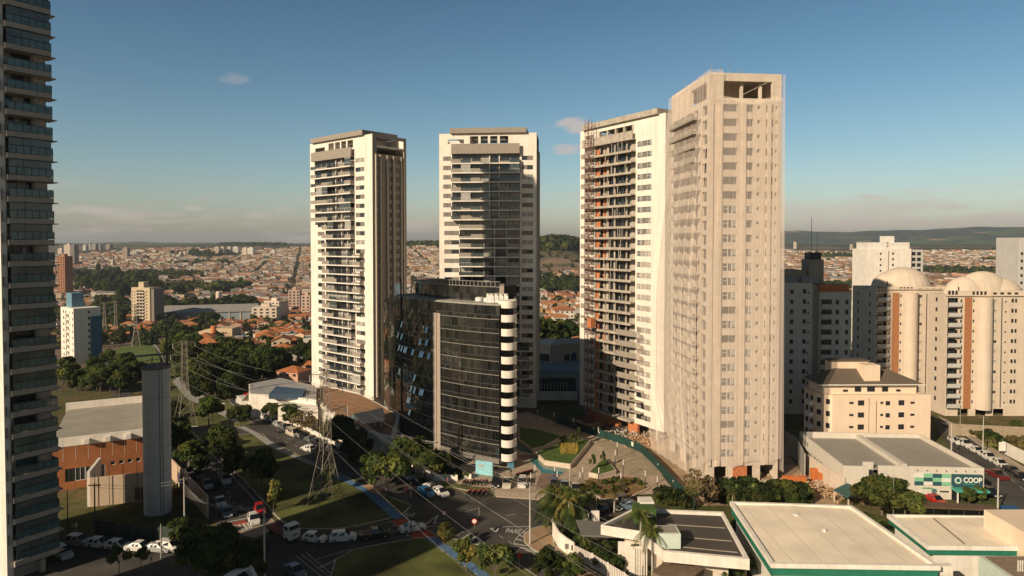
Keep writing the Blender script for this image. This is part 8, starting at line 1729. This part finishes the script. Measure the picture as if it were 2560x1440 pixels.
# building-site clutter, rubble, bins
rr = random.Random(41)
def pile(px, py, n, spread, m, name, label, cat='rubble', size=(.2,.7)):
    p = GV(px, py); b = MB()
    for k in range(n):
        x, y = rr.gauss(0, spread), rr.gauss(0, spread*.8); h = max(.1, 1.3-math.hypot(x, y)/spread*.7); s = rr.uniform(*size); q = MB(); q.box(-s/2,s/2,-s*.3,s*.3,-s*.2,s*.2); b.add(q, Matrix.Translation((x, y, rr.uniform(0, h))) @ Matrix.Rotation(rr.uniform(0,6.28), 4, Vector((rr.random(),rr.random(),rr.random()+.1)).normalized()))
    return tag(b.build(name, m, None, (p.x, p.y, .1)), label, cat, kind='stuff')
for px, py, m, lb in ((1560,1088,CONC,'grey rubble at the foot of the unfinished tower'),(1530,1078,DMET,'dark scaffold scraps beside the unfinished tower'),(1590,1105,SOIL,'tan earth and boards behind the hoarding'),(1940,1222,CONC,'wrapped grey debris below the netted tower'),(2060,1232,SOIL,'loose earth and planks by the green shelter'),(1860,1222,SOIL,'earth heap under the netted tower'),(2030,1215,MATS['apron_concrete'],'pale rubble in the site yard')): pile(px, py, 150, 3.2, m, 'rubble_pile', lb)
sheet('site_ground', [(1400,1050),(1520,1075),(1610,1115),(1665,1180),(1740,1265),(1900,1262),(2080,1275),(2110,1246),(2000,1175),(1960,1120),(1800,1085),(1600,1050)], mat('site_earth', (.36,.26,.17), .95, var=.3, scale=.25), z=.012)
OB = mat('orange_brick_stack', (.55,.17,.05), .85, var=.15)
for px, py, w, h in ((1977,1212,2.6,1.5),(2007,1216,1.6,1.8),(2042,1204,2.0,2.4),(2062,1212,1.6,2.2)):
    x_, y_ = G(px, py); b = MB(); [b.box(x_-w/2+i*.4, x_-w/2+i*.4+.37, y_, y_+1.1, .1+j*.3, .1+j*.3+.27) for i in range(int(w/.4)) for j in range(int(h/.3))]; tag(b.build('brick_stack', OB), 'orange hollow brick stack in the site yard', 'brick stack', 'orange brick stacks')
x_, y_ = G(2515, 1290); b = MB(); b.box(x_, x_+2.4, y_, y_+1.3, 0, 1.3); b.prism([(x_-.1,y_-.1),(x_+2.5,y_-.1),(x_+2.5,y_+1.4),(x_-.1,y_+1.4)], 1.3, 1.4); tag(b.build('waste_bin', mat('bin_blue', (.02,.09,.22), .6)), 'blue waste container beside the stout pale post', 'bin')
x_, y_ = G(1457, 1322); t = thing('gate_pier', 'white gate wall panel behind the palm clump', 'wall'); b = MB(); b.box(x_, x_+1.1, y_, y_+.3, 0, 2.6); b.box(x_+1.5, x_+2.9, y_+.6, y_+.9, 0, 2.8); b.build('pier', WHITE, t)
x_, y_ = G(545, 1470, 4.5); t = thing('cream_roof_corner', 'corner of a cream walled building with solar panel at the bottom edge', 'building')
Pq = PX([(540,1450),(582,1425),(627,1408),(660,1470),(700,1540),(600,1560)], 4.5); b = MB(); b.prism(Pq, 0, 4.2); b.build('wall', WHITE2, t); b = MB(); c = Vector((sum(q[0] for q in Pq)/6, sum(q[1] for q in Pq)/6)); inn = [(c.x+(q[0]-c.x)*.84, c.y+(q[1]-c.y)*.84) for q in Pq]
for k in range(6): j = (k+1) % 6; b.face([(*Pq[k],4.201),(*Pq[j],4.201),(*Pq[j],4.5),(*Pq[k],4.5)]); b.face([(*Pq[k],4.5),(*Pq[j],4.5),(*inn[j],4.5),(*inn[k],4.5)]); b.face([(*inn[j],4.25),(*inn[k],4.25),(*inn[k],4.5),(*inn[j],4.5)])
b.build('parapet', WHITE, t); b = MB(); b.prism(PX([(592,1440),(612,1428),(632,1450),(610,1462)], 4.3), 4.21, 4.32); b.build('solar_panel', mat('solar_dark', (.02,.025,.04), .2), t)
# ================================================================== haze
hz = MB(); hz.box(-9000, 9000, -3000, 12500, -32, 190); ho = hz.build('haze', None) if False else None
hm = bpy.data.materials.new('haze_air'); hm.use_nodes = True; n = hm.node_tree.nodes; l = hm.node_tree.links; n.remove(n['Principled BSDF']); pv = N(n, 'ShaderNodeVolumePrincipled'); pv.inputs['Color'].default_value = (.80,.88,1.0,1); pv.inputs['Density'].default_value = 8e-5; pv.inputs['Anisotropy'].default_value = .2; l.new(pv.outputs[0], n['Material Output'].inputs['Volume'])
ho = hz.build('haze', hm); tag(ho, kind='stuff')
